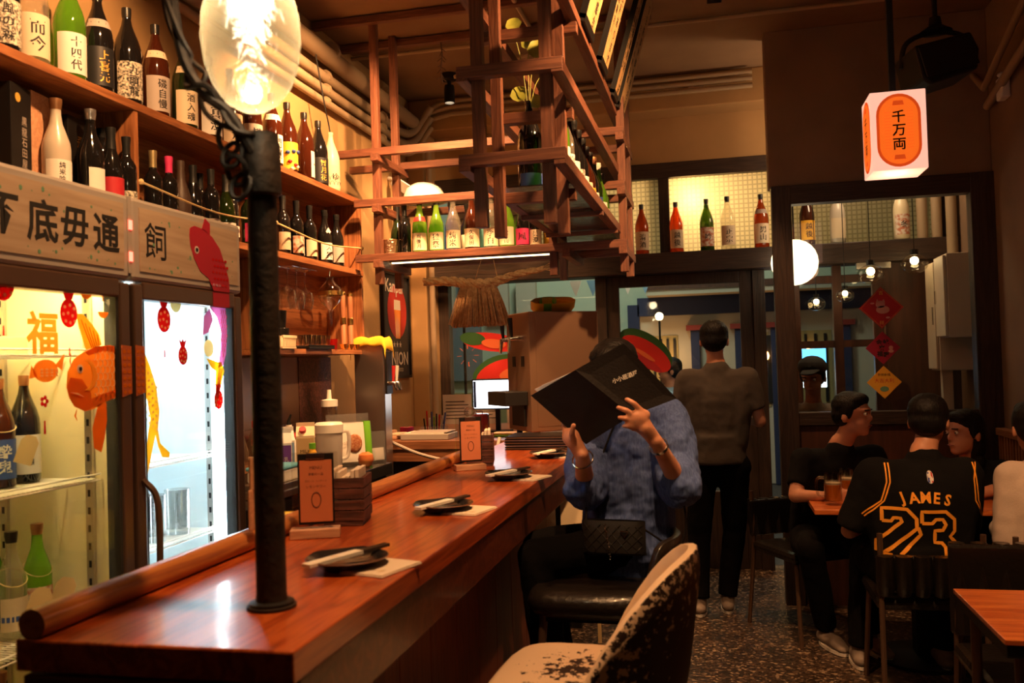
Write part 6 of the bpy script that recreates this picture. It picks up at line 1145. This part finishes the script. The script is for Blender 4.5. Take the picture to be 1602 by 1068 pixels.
def hair(par, c, f, base, tilt=0, s=1., long=0, mt='hair', vox=.008):
    f, r_, u = frame(f, tilt); c = V(c); mb = MB(); m_ = Mx((r_, f, u)).transposed().to_4x4()
    def E(off, rad): mb.ball((0, 0, 0), 1, 16, mx=T(c+r_*off[0]*s+f*off[1]*s+u*off[2]*s) @ m_ @ Mx.Diagonal((rad[0]*s, rad[1]*s, rad[2]*s, 1)))
    E((0, -.018, .045), (.086, .094, .078)); E((0, -.04, .0), (.08, .072, .075)); E((0, .035, .078), (.066, .05, .035))
    for q in (-1, 1): E((q*.07, -.005, .02), (.016, .035, .05))
    if long: E((0, -.05, -.06), (.08, .06, .10)); E((0, -.055, -.14), (.07, .045, .09))
    return blob('hair', mt, mb, par, base, vox, 3, .006, .03)
def fingers(mb, roots, tips, bend, r_=.0098):
    for a, b_ in zip(roots, tips):
        a = V(a); b_ = V(b_); m_ = (a+b_)/2+V(bend); cap(mb, a, m_, r_*1.08, r_); cap(mb, m_, b_, r_, r_*.82)
def simple_hand(mb, w_, d, side):
    "relaxed hand: w_ wrist, d pointing direction, side = thumb direction"
    w_ = V(w_); d = V(d).normalized(); s_ = (V(side)-d*V(side).dot(d)).normalized(); nrm = d.cross(s_)
    cap(mb, w_+d*.02, w_+d*.085, .03, .038, .45, nrm)
    for k, (o, ln) in enumerate(((.028, .07), (.009, .08), (-.010, .074), (-.028, .058))):
        a = w_+d*.09+s_*o; m_ = a+d*ln*.5+nrm*.008; e = m_+d*ln*.42+nrm*.022; cap(mb, a-d*.02, m_, .0095, .009); cap(mb, m_, e, .009, .0075)
    a = w_+d*.03+s_*.025; m_ = a+d*.03+s_*.025; cap(mb, a, m_, .012, .0105); cap(mb, m_, m_+d*.03+s_*.006, .0105, .008)
def human(label, J, f, top, bottom, base, tilt=0, vox=.009, hairlen=0, face=True, sleeve=.8, skin='skin', hs=1., shoe='sneaker', looseness=0., grp=None, hat=None, nohair=False):
    t = thing('person', label, 'person', base, 0, grp); ff = V((f[0], f[1], 0)).normalized(); fb = J.get('face', f)
    P, Ch, Nk, Hd = [V(J[k]) for k in ('pelvis', 'chest', 'neck', 'head')]
    mb = MB(); cap(mb, P, Ch, .12, .125, .7, ff); cap(mb, Ch, Nk, .11, .06, .75, ff); cap(mb, Nk-V((0, 0, .02)), Hd-V((0, 0, .04)), .052, .05); head(mb, Hd, fb, tilt, hs)
    sh = MB(); pn = MB(); ls = looseness
    cap(sh, P+V((0, 0, .10)), Ch, .145+ls, .15+ls*.7, .74, ff); cap(sh, Ch, Nk-V((0, 0, .05)), .14+ls*.5, .084, .85, ff); cap(sh, P-V((0, 0, .05)), P+V((0, 0, .12)), .158+ls, .150+ls, .82, ff, flat=True)
    for q in ('L', 'R'):
        s_, e, w_ = V(J['sh'+q]), V(J['el'+q]), V(J['wr'+q]); cap(mb, s_, e, .045, .037); cap(mb, e, w_, .037, .026)
        if 'hand'+q in J: simple_hand(mb, w_, J['hand'+q][0], J['hand'+q][1])
        sd = (s_-Ch); sd.z = 0; sd.normalize(); cap(sh, P+sd*.055+V((0, 0, .08)), s_-sd*.055-V((0, 0, .06)), .115+ls, .088+ls*.6, .8, ff); cap(sh, Ch+sd*.07+V((0, 0, .06)), s_-sd*.03, .11, .066, .85, ff)
        inner = Ch+(s_-Ch)*.35; inner.z = s_.z-.02; cap(sh, inner, s_, .075, .06)
        if sleeve <= 1: cap(sh, s_, s_+(e-s_)*sleeve, .062+ls*.2, .056+ls*.3, flat=False if sleeve < .2 else True); cap(sh, s_, s_+(e-s_)*.1, .064, .063)
        else: cap(sh, s_, e, .06+ls*.2, .052+ls*.3); cap(sh, e, e+(w_-e)*(sleeve-1), .05, .042, flat=True)
        if 'hip'+q in J:
            h, k, a = V(J['hip'+q]), V(J['kn'+q]), V(J['an'+q]); cap(mb, h, k, .07, .045); cap(mb, k, a, .043, .032)
            cap(pn, h, k, .096, .072); cap(pn, k, a, .07, .058, flat=True); cap(pn, k, k+(a-k)*.1, .071, .068); cap(pn, P-V((0, 0, .02)), h, .125, .10, .85, ff)
            tz = V(J.get('toe'+q, (ff.x, ff.y, 0))).normalized(); so = MB(); hl = a+V((0, 0, -.055))
            cap(so, hl-tz*.03, hl+tz*.10, .038, .042, .8, (0, 0, 1)); cap(so, hl+tz*.10, hl+tz*.17-V((0, 0, .012)), .042, .032, .65, (0, 0, 1)); cap(so, a, hl, .042, .04)
            so_ = blob('shoe', shoe, so, t, base, .008, 3); MB().prism([((hl+tz*.07).x-base[0]+.13*math.cos(q2)*tz.x-.042*math.sin(q2)*tz.y, (hl+tz*.07).y-base[1]+.13*math.cos(q2)*tz.y+.042*math.sin(q2)*tz.x) for q2 in [2*PI*j/20 for j in range(20)]], .016, T((0, 0, hl.z-base[2]-.042))).build('sole', 'sole', so_)
    blob('body', skin, mb, t, base, vox, 4)
    s_ob = blob('shirt', top, sh, t, base, vox, 12, .018, .12)
    if bottom: blob('trousers', bottom, pn, t, base, vox, 5, .014, .12)
    if not nohair: hair(t, Hd, fb, base, tilt, hs, hairlen)
    if face: face_bits(t, Hd, fb, base, tilt, hs)
    return t, s_ob
# --- woman in blue reading the menu ---
B = (-.42, 3.2, 0); f = (-.40, -.92)
t = thing('person', 'woman in a loose blue linen shirt reading an open menu at the counter', 'person', B)
ff = V((*f, 0)).normalized(); P = V((-.34, 3.26, .85)); Ch = V((-.315, 3.29, 1.17)); Nk = V((-.315, 3.27, 1.37)); Hd = V((-.362, 3.21, 1.468))
shL, shR = V((-.18, 3.24, 1.30)), V((-.455, 3.36, 1.30)); elL, elR = V((-.14, 3.13, 1.085)), V((-.47, 3.15, 1.075)); wrL, wrR = V((-.205, 2.948, 1.25)), V((-.452, 2.985, 1.205))
mb = MB(); cap(mb, P, Ch, .12, .12, .7, ff); cap(mb, Ch, Nk, .10, .055, .75, ff); cap(mb, Nk, Hd-V((0, 0, .05)), .048, .046); head(mb, Hd, (-.3, -.95), -.35)
for s_, e, w_ in ((shL, elL, wrL), (shR, elR, wrR)): cap(mb, s_, e, .045, .040); cap(mb, e, w_, .038, .0225)
# left hand spread on the cover
cap(mb, wrL+V((.012, .03, -.025)), V((-.235, 2.925, 1.295)), .0235, .025); cap(mb, wrL+V((-.004, -.002, .006)), V((-.256, 2.918, 1.320)), .022, .034, .62, (0, 1, .15)); cap(mb, V((-.235, 2.92, 1.335)), V((-.262, 2.918, 1.305)), .02, .02, .6, (0, 1, 0))
fingers(mb, [(-.245, 2.918, 1.350), (-.262, 2.915, 1.330), (-.272, 2.916, 1.311), (-.270, 2.922, 1.292)], [(-.290, 2.908, 1.388), (-.318, 2.905, 1.362), (-.316, 2.905, 1.330), (-.302, 2.912, 1.302)], (0, -.010, .006))
cap(mb, V((-.225, 2.93, 1.30)), V((-.235, 2.965, 1.335)), .012, .010); cap(mb, V((-.235, 2.965, 1.335)), V((-.262, 2.985, 1.36)), .010, .008)
# right hand gripping the lower edge, thumb in front
cap(mb, wrR+V((-.0, .02, -.02)), V((-.478, 2.982, 1.245)), .0235, .025); cap(mb, wrR+V((-.002, -.0, .004)), V((-.487, 2.982, 1.262)), .022, .034, .62, (.2, 1, 0))
cap(mb, V((-.478, 2.965, 1.252)), V((-.478, 2.937, 1.278)), .012, .0105); cap(mb, V((-.478, 2.937, 1.278)), V((-.468, 2.922, 1.306)), .0105, .009)
fingers(mb, [(-.505, 2.985, 1.262), (-.498, 2.992, 1.275), (-.487, 2.998, 1.285), (-.474, 3.0, 1.288)], [(-.512, 2.985, 1.33), (-.493, 2.992, 1.345), (-.472, 2.995, 1.345), (-.452, 2.998, 1.335)], (-.004, .012, 0))
for h, k, a in ((V((-.40, 3.31, .845)), V((-.66, 3.26, .835)), V((-.60, 3.26, .34))), (V((-.31, 3.22, .845)), V((-.645, 3.11, .83)), V((-.60, 3.12, .33)))): cap(mb, h, k, .07, .048); cap(mb, k, a, .045, .033)
blob('body', 'skin', mb, t, B, .0048, 6)
sh = MB(); cap(sh, P+V((.0, .0, .02)), Ch, .185, .170, .72, ff); cap(sh, Ch, Nk-V((0, 0, .04)), .155, .075, .78, ff)
for s_, e, w_ in ((shL, elL, wrL), (shR, elR, wrR)):
    cap(sh, Ch+V((0, 0, .12)), s_, .09, .07); cap(sh, s_, e, .078, .082); cap(sh, e+V((0, 0, .01)), e+(w_-e)*.22, .078, .058, flat=True)
blob('blouse', 'blue_linen', sh, t, B, .0065, 4, .030, .075)
pn = MB()
for h, k, a in ((V((-.40, 3.31, .845)), V((-.66, 3.26, .835)), V((-.60, 3.26, .34))), (V((-.31, 3.22, .845)), V((-.645, 3.11, .83)), V((-.60, 3.12, .33)))):
    cap(pn, h, k, .088, .068); cap(pn, k, a, .068, .062, flat=True); cap(pn, P-V((0, 0, .005)), h, .10, .088); so = MB(); cap(so, a-V((0, 0, .05)), a+V((-.13, -.01, -.06)), .042, .034, .75, (0, 0, 1)); cap(so, a, a-V((0, 0, .05)), .042, .042); blob('shoe', 'black_trousers', so, t, B, .008, 3)
blob('trousers', 'black_trousers', pn, t, B, .008, 4, .014, .09); hair(t, Hd, (-.3, -.95), B, -.35, 1.02, 1)
# watch and bracelet
w0 = wrL+(elL-wrL)*.13; ax = (elL-wrL).normalized(); q = V((0, 0, 1)).rotation_difference(ax).to_matrix().to_4x4()
o = MB().lathe([(.029, -.006), (.0315, -.006), (.0315, .006), (.029, .006), (.029, -.006)], 24, T(w0-V(B)) @ q).build('watch_band', 'chrome', t, True); MB().ball(w0-V(B)+V((-.004, -.029, .016)), .013, 12, sy=.5).build('watch_face', 'white_plastic', o, True)
w0 = wrR+(elR-wrR)*.16; ax = ((elR-wrR).normalized()+V((.25, 0, 0))).normalized(); q = V((0, 0, 1)).rotation_difference(ax).to_matrix().to_4x4(); MB().tube([T(w0-V(B)) @ q @ V((.036*math.cos(a), .036*math.sin(a), 0)) for a in [2*PI*j/24 for j in range(25)]], .0028, 6, False).build('bracelet', 'chrome', t, True)
# open menu in her hands
Yf = 2.945; TL, SP, TR, RR, SB, BB = [V(p) for p in ((-.622, 2.985, 1.404), (-.458, 2.93, 1.487), (-.300, 2.965, 1.571), (-.134, 2.985, 1.384), (-.278, 2.935, 1.334), (-.437, 2.975, 1.238))]
t2 = thing('open_menu', 'open black menu folder held up by the woman in blue', 'menu', tuple(SB)); O2 = SB
def slab(nm, q4, th, mt, par=None, off=0, inset=0):
    c = sum(q4, V())/4; q4 = [p+(c-p)*inset for p in q4]; n_ = (q4[1]-q4[0]).cross(q4[3]-q4[0]).normalized(); n_ = n_ if n_.y < 0 else -n_
    a = [p-O2-n_*off for p in q4]; return MB().add(a+[p-n_*th for p in a], [(0, 1, 2, 3), (7, 6, 5, 4), (0, 4, 5, 1), (1, 5, 6, 2), (2, 6, 7, 3), (3, 7, 4, 0)]).build(nm, mt, par or t2), n_
cl, n1_ = slab('cover', [TL, SP, SB, BB], .003, 'menu_cover'); cr, n2_ = slab('cover', [SP, TR, RR, SB], .003, 'menu_cover')
slab('pages', [TL+V((.0, .03, .02)), SP, SB, BB+V((0, .03, .02))], .003, 'paper', None, .004, .03); slab('pages', [SP, TR, RR, SB], .006, 'paper', None, .0035, .012)
pg, n3_ = slab('page', [TL+V((.02, .05, .03)), SP, SB, BB+V((.02, .05, .03))], .001, 'paper', None, .008, .03)
xd = (RR-SB).normalized(); yd = n2_.cross(xd).normalized(); yd = yd if yd.z > 0 else -yd; cc = (SP+TR+RR+SB)/4-O2+n2_*.0045+yd*.016
letter('小小居酒屋', .018, 'lab_white', cr, Mx(((xd.x, yd.x, n2_.x, cc.x), (xd.y, yd.y, n2_.y, cc.y), (xd.z, yd.z, n2_.z, cc.z), (0, 0, 0, 1))), .004)
# quilted bag on her lap
t3 = thing('shoulder_bag', 'small black quilted shoulder bag with silver chain on her lap', 'bag', (-.365, 3.07, .855), R(-8)); bg = MB()
nx, nz = 8, 5; pillow(.22, .115, .075, 16, 12).build('bag_body', 'black_quilt' if mat('black_quilt', (.014, .013, .013), .45) else '', t3, True)
for k in range(-3, 8):
    for s_ in (-1, 1):
        pts = [(x, z) for x in [i*.01-.10 for i in range(21)] for z in [s_*(x-(-.10+.035*k)*s_)+.0575-.05] if .008 < z < .105]
        if len(pts) > 2: MB().tube([(x, -.0375*math.sqrt(max(.02, 1-(x/.11)**4))*(1-.55*(z/.115)**2)-.001, z) for x, z in pts], .0015, 5).build('quilt_stitch', 'black', t3)
MB().prism([(-.016, .01), (.016, .01), (0, -.014)], .003, T((.045, -.034, .075)) @ FACE_NY).build('triangle_badge', 'chrome', t3); MB().prism([(-.012, .007), (.012, .007), (0, -.009)], .001, T((.045, -.0375, .075)) @ FACE_NY).build('badge_plate', 'black', t3)
for k in range(14): MB().tube([(-.02+.0012*k+.003*math.cos(a)*(k % 2), -.042-.003*math.cos(a)*((k+1) % 2), .105-.0085*k+.0055*math.sin(a)) for a in [2*PI*j/8 for j in range(9)]], .0009, 4, False).build('chain_link', 'chrome', t3)
MB().tube(crv([(-.10, .0, .10), (-.095, .04, .2), (-.04, .12, .38), (-.0, .19, .50)]), .004, 6).build('strap', 'black', t3, True); MB().tube(crv([(.10, 0, .09), (.20, .06, .02), (.235, .07, .10), (.22, .06, .22)]), .004, 6).build('strap', 'black', t3, True)
for x in (-.10, .10): MB().tube([(x, 0, .085), (x, 0, .105)], .005).build('clasp', 'chrome', t3)
# --- standing man, seen from behind ---
human('man in a grey tee and black trousers standing with his back turned', dict(pelvis=(-.02, 5.50, .93), chest=(-.005, 5.50, 1.25), neck=(-.01, 5.50, 1.47), head=(-.015, 5.52, 1.615), shL=(-.19, 5.50, 1.385), shR=(.175, 5.50, 1.385), elL=(-.245, 5.53, 1.13), elR=(.235, 5.52, 1.12), wrL=(-.17, 5.74, 1.10), wrR=(.17, 5.74, 1.12), handL=((.3, 1, .1), (0, 0, 1)), handR=((-.3, 1, .1), (0, 0, 1)), hipL=(-.11, 5.5, .86), hipR=(.075, 5.5, .86), knL=(-.14, 5.47, .48), knR=(.065, 5.54, .48), anL=(-.15, 5.40, .10), anR=(.01, 5.50, .095)), (0, 1), 'grey_tee', 'black_trousers', (-.03, 5.5, 0), sleeve=.72, looseness=.015, face=False)
# --- seated guests ---
human('man in a black tee sitting with beer mugs in front of him', dict(pelvis=(.50, 5.16, .54), chest=(.56, 5.10, .83), neck=(.62, 5.05, 1.03), head=(.685, 5.01, 1.19), shL=(.80, 5.13, .955), shR=(.42, 4.98, .955), elL=(.86, 5.09, .81), elR=(.37, 4.88, .78), wrL=(.80, 4.82, .80), wrR=(.50, 4.80, .79), handL=((-.8, -.4, 0), (0, 0, 1)), handR=((.9, .1, 0), (0, 0, 1)), hipL=(.60, 5.14, .52), hipR=(.44, 5.06, .52), knL=(.72, 4.80, .54), knR=(.42, 4.72, .54), anL=(.70, 4.86, .10), anR=(.50, 4.92, .10), toeL=(.4, -1, 0), toeR=(.4, -1, 0), face=(.86, -.5)), (.5, -.86), 'black_tee', 'black_trousers', (.52, 5.1, 0), sleeve=.75)
tj, sj = human('man in a black jersey with gold 23 sitting with his back turned', dict(pelvis=(.84, 4.24, .55), chest=(.855, 4.22, .86), neck=(.87, 4.25, 1.07), head=(.905, 4.30, 1.205), shL=(.65, 4.24, .985), shR=(1.04, 4.24, .985), elL=(.55, 4.28, .715), elR=(1.05, 4.36, .70), wrL=(.62, 4.46, .69), wrR=(1.0, 4.56, .80), handL=((.3, .8, .1), (0, 0, 1)), handR=((-.3, .9, 0), (0, 0, 1)), hipL=(.75, 4.26, .53), hipR=(.94, 4.26, .53), knL=(.66, 4.62, .54), knR=(1.0, 4.64, .54), anL=(.62, 4.60, .10), anR=(1.0, 4.62, .10), face=(.35, .94)), (0, 1), 'black_tee', 'black_trousers', (.85, 4.3, 0), sleeve=.95, looseness=.035, face=True)
human('person in dark clothes sitting at the far side of the guests table', dict(pelvis=(1.28, 5.14, .50), chest=(1.30, 5.12, .76), neck=(1.27, 5.08, .95), head=(1.225, 5.03, 1.085), shL=(1.42, 5.02, .88), shR=(1.12, 5.2, .88), elL=(1.42, 4.92, .83), elR=(1.08, 5.07, .83), wrL=(1.24, 4.84, .80), wrR=(1.12, 4.88, .80), handL=((-1, -.1, 0), (0, 0, 1)), handR=((0, -1, 0), (0, 0, 1)), hipL=(1.36, 5.10, .50), hipR=(1.2, 5.14, .50), knL=(1.30, 4.86, .53), knR=(1.12, 4.90, .53), anL=(1.30, 4.92, .1), anR=(1.12, 4.96, .1), face=(-.85, -.52)), (-.4, -.9), 'black_tee', 'black_trousers', (1.28, 5.12, 0), sleeve=1.6, hairlen=1)
human('person in a pale long-sleeved shirt sitting with the back turned', dict(pelvis=(1.34, 4.20, .52), chest=(1.34, 4.19, .84), neck=(1.325, 4.22, 1.03), head=(1.31, 4.25, 1.17), shL=(1.20, 4.20, .97), shR=(1.48, 4.20, .97), elL=(1.17, 4.18, .70), elR=(1.52, 4.26, .70), wrL=(1.20, 4.42, .72), wrR=(1.44, 4.45, .74), handL=((.3, .9, .1), (0, 0, 1)), handR=((-.3, .9, .1), (0, 0, 1)), hipL=(1.20, 4.22, .52), hipR=(1.36, 4.22, .52), knL=(1.18, 4.58, .54), knR=(1.38, 4.58, .54), anL=(1.18, 4.56, .10), anR=(1.38, 4.56, .10)), (0, 1), 'pale_shirt', 'black_trousers', (1.28, 4.25, 0), sleeve=1.85, looseness=.03, face=False)
tc_, _ = human('man in a dark cap and brown vest sitting behind the partition glass', dict(pelvis=(.63, 6.42, .62), chest=(.63, 6.40, .95), neck=(.62, 6.36, 1.18), head=(.618, 6.31, 1.355), shL=(.79, 6.36, 1.12), shR=(.47, 6.38, 1.12), elL=(.82, 6.24, .88), elR=(.46, 6.24, .88), wrL=(.68, 6.10, .98), wrR=(.56, 6.10, .98), handL=((-.8, -.3, .2), (0, 0, 1)), handR=((.8, -.3, .2), (0, 0, 1)), hipL=(.71, 6.40, .58), hipR=(.55, 6.40, .58), knL=(.72, 6.06, .56), knR=(.52, 6.06, .56), anL=(.72, 6.10, .1), anR=(.52, 6.10, .1), face=(-.35, -.93)), (-.2, -.97), 'vest', 'black_trousers', (.63, 6.4, 0), sleeve=.3, tilt=-.25, skin='skin_dark')
mbc = MB(); mbc.ball((-.012, -.09, 1.425), .098, 16, sz=.78); o = blob('cap', 'dark_cap', mbc, tc_, (0, 0, 0), .008, 3); mbv = MB(); cap(mbv, V((-.03, -.17, 1.40)), V((-.055, -.235, 1.385)), .06, .05, .15, (0, 0, 1)); blob('cap_peak', 'dark_cap', mbv, tc_, (0, 0, 0), .005, 2)
human('man in a light blue shirt passing outside the glass door', dict(pelvis=(-.40, 8.0, .80), chest=(-.41, 8.0, 1.02), neck=(-.41, 8.0, 1.25), head=(-.41, 8.0, 1.40), shL=(-.40, 7.83, 1.16), shR=(-.40, 8.17, 1.16), elL=(-.40, 7.78, .90), elR=(-.40, 8.2, .90), wrL=(-.50, 7.8, .70), wrR=(-.50, 8.18, .70), handL=((-.3, 0, -1), (0, -1, 0)), handR=((-.3, 0, -1), (0, -1, 0)), hipL=(-.4, 7.92, .72), hipR=(-.4, 8.08, .72), knL=(-.42, 7.92, .40), knR=(-.38, 8.08, .40), anL=(-.4, 7.92, .1), anR=(-.4, 8.08, .1)), (-1, -.1), 'sky_shirt', 'black_trousers', (-.4, 8.0, 0), sleeve=.7)
# lettering and trim on the jersey: projected on to the cloth of the back
from mathutils.bvhtree import BVHTree
bv = BVHTree.FromPolygons([v.co.copy() for v in sj.data.vertices], [tuple(p.vertices) for p in sj.data.polygons]); BJ = V((.85, 4.3, 0))
def on_back(vs, fs, cx, cz, mt, nm, off=.003):
    out = []
    for x, z in vs:
        h = bv.ray_cast(V((cx+x-BJ.x, -1, cz+z)), V((0, 1, 0)))
        out.append((cx+x-BJ.x, (h[0].y if h[0] else -.17)-off, cz+z))
    return MB().add(out, fs).build(nm, mt, sj)
def dense(poly2, step=.012):
    out = []
    for a, b_ in zip(poly2, poly2[1:]):
        n_ = max(1, int(math.hypot(b_[0]-a[0], b_[1]-a[1])/step)); out += [(a[0]+(b_[0]-a[0])*j/n_, a[1]+(b_[1]-a[1])*j/n_) for j in range(n_)]
    return out+[poly2[-1]]
def ribbon(pts, w_):
    pts = dense(pts); vs = []; n_ = len(pts)
    for i in range(n_):
        a = pts[max(0, i-1)]; b_ = pts[min(n_-1, i+1)]; dx, dz = b_[0]-a[0], b_[1]-a[1]; l_ = math.hypot(dx, dz) or 1; nx_, nz_ = -dz/l_*w_/2, dx/l_*w_/2
        vs += [(pts[i][0]+nx_, pts[i][1]+nz_), (pts[i][0]-nx_, pts[i][1]-nz_)]
    return vs, [(2*i, 2*i+1, 2*i+3, 2*i+2) for i in range(n_-1)]
def arc_text(s, size, cx, cz, rad, mt):
    n_ = len(s)
    for i, ch in enumerate(s):
        a = (i-(n_-1)/2)*size*.70/rad; vs, fs = text_geo(ch, size, .03); ca, sa = math.cos(-a), math.sin(-a)
        vs = [((x*.88)*ca-y*sa+rad*math.sin(a), (x*.88)*sa+y*ca+rad*math.cos(a)-rad) for x, y in vs]; on_back(vs, fs, cx, cz, mt, 'name_letter')
arc_text('JAMES', .064, .838, .893, .32, 'jersey_gold')
def digit(paths, cx, cz, w_=.022):
    for p in paths: vs, fs = ribbon(p, w_); on_back(vs, fs, cx, cz, 'jersey_gold', 'number_stroke', .004)
S2 = .0145
digit([[(-.075, .03), (-.075, .085), (.02, .085), (.055, .045), (.055, .005), (-.075, -.115), (-.04, -.115)], [(-.075, .03), (-.04, .03), (-.03, .045), (-.005, .045), (.0, .03), (-.095, -.06), (-.095, -.11)], [(.06, .01), (.07, -.02), (-.01, -.11)]], .745, .755, S2)
digit([[(-.07, .035), (-.07, .085), (.025, .085), (.062, .05), (.062, .0), (.042, -.022), (.062, -.045), (.062, -.115)], [(-.07, .035), (-.03, .035), (-.015, .052), (.012, .052), (.024, .03), (.012, .006), (-.02, .004), (-.022, -.045), (.006, -.047), (.02, -.065), (.02, -.115)]], .890, .748, S2)
for s_, cx in ((-1, .665), (1, 1.06)):
    for k in range(2):
        vs, fs = ribbon([(s_*(.01-.014*k)*-1-(-s_)*.0, .10), (s_*(-.012*k), .03), (s_*(.004-.014*k)*1, -.06), (s_*(.05-.010*k), -.15+.008*k)] if s_ > 0 else [(.03+.014*k, .10), (.03+.014*k, .02), (.005+.012*k, -.06), (-.07+.010*k, -.125-.010*k)], .006); on_back(vs, fs, cx, .93, 'jersey_gold', 'piping')
vs, fs = text_geo('O', .01); pill = [(.013*math.cos(a), .02*math.sin(a)+(.006 if math.sin(a) > 0 else -.006)) for a in [2*PI*j/16 for j in range(16)]]
mat('logo_blue', (.03, .06, .3), .6); on_back(pill, [tuple(range(16))], .865, .975, 'lab_white', 'logo_patch', .0035); on_back([(-.011, -.02), (-.002, -.022), (-.004, .022), (-.010, .018)], [(0, 1, 2, 3)], .865, .975, 'logo_blue', 'logo_left', .005); on_back([(.004, -.022), (.011, -.02), (.010, .018), (.004, .022)], [(0, 1, 2, 3)], .865, .975, 'red_ink', 'logo_right', .005)
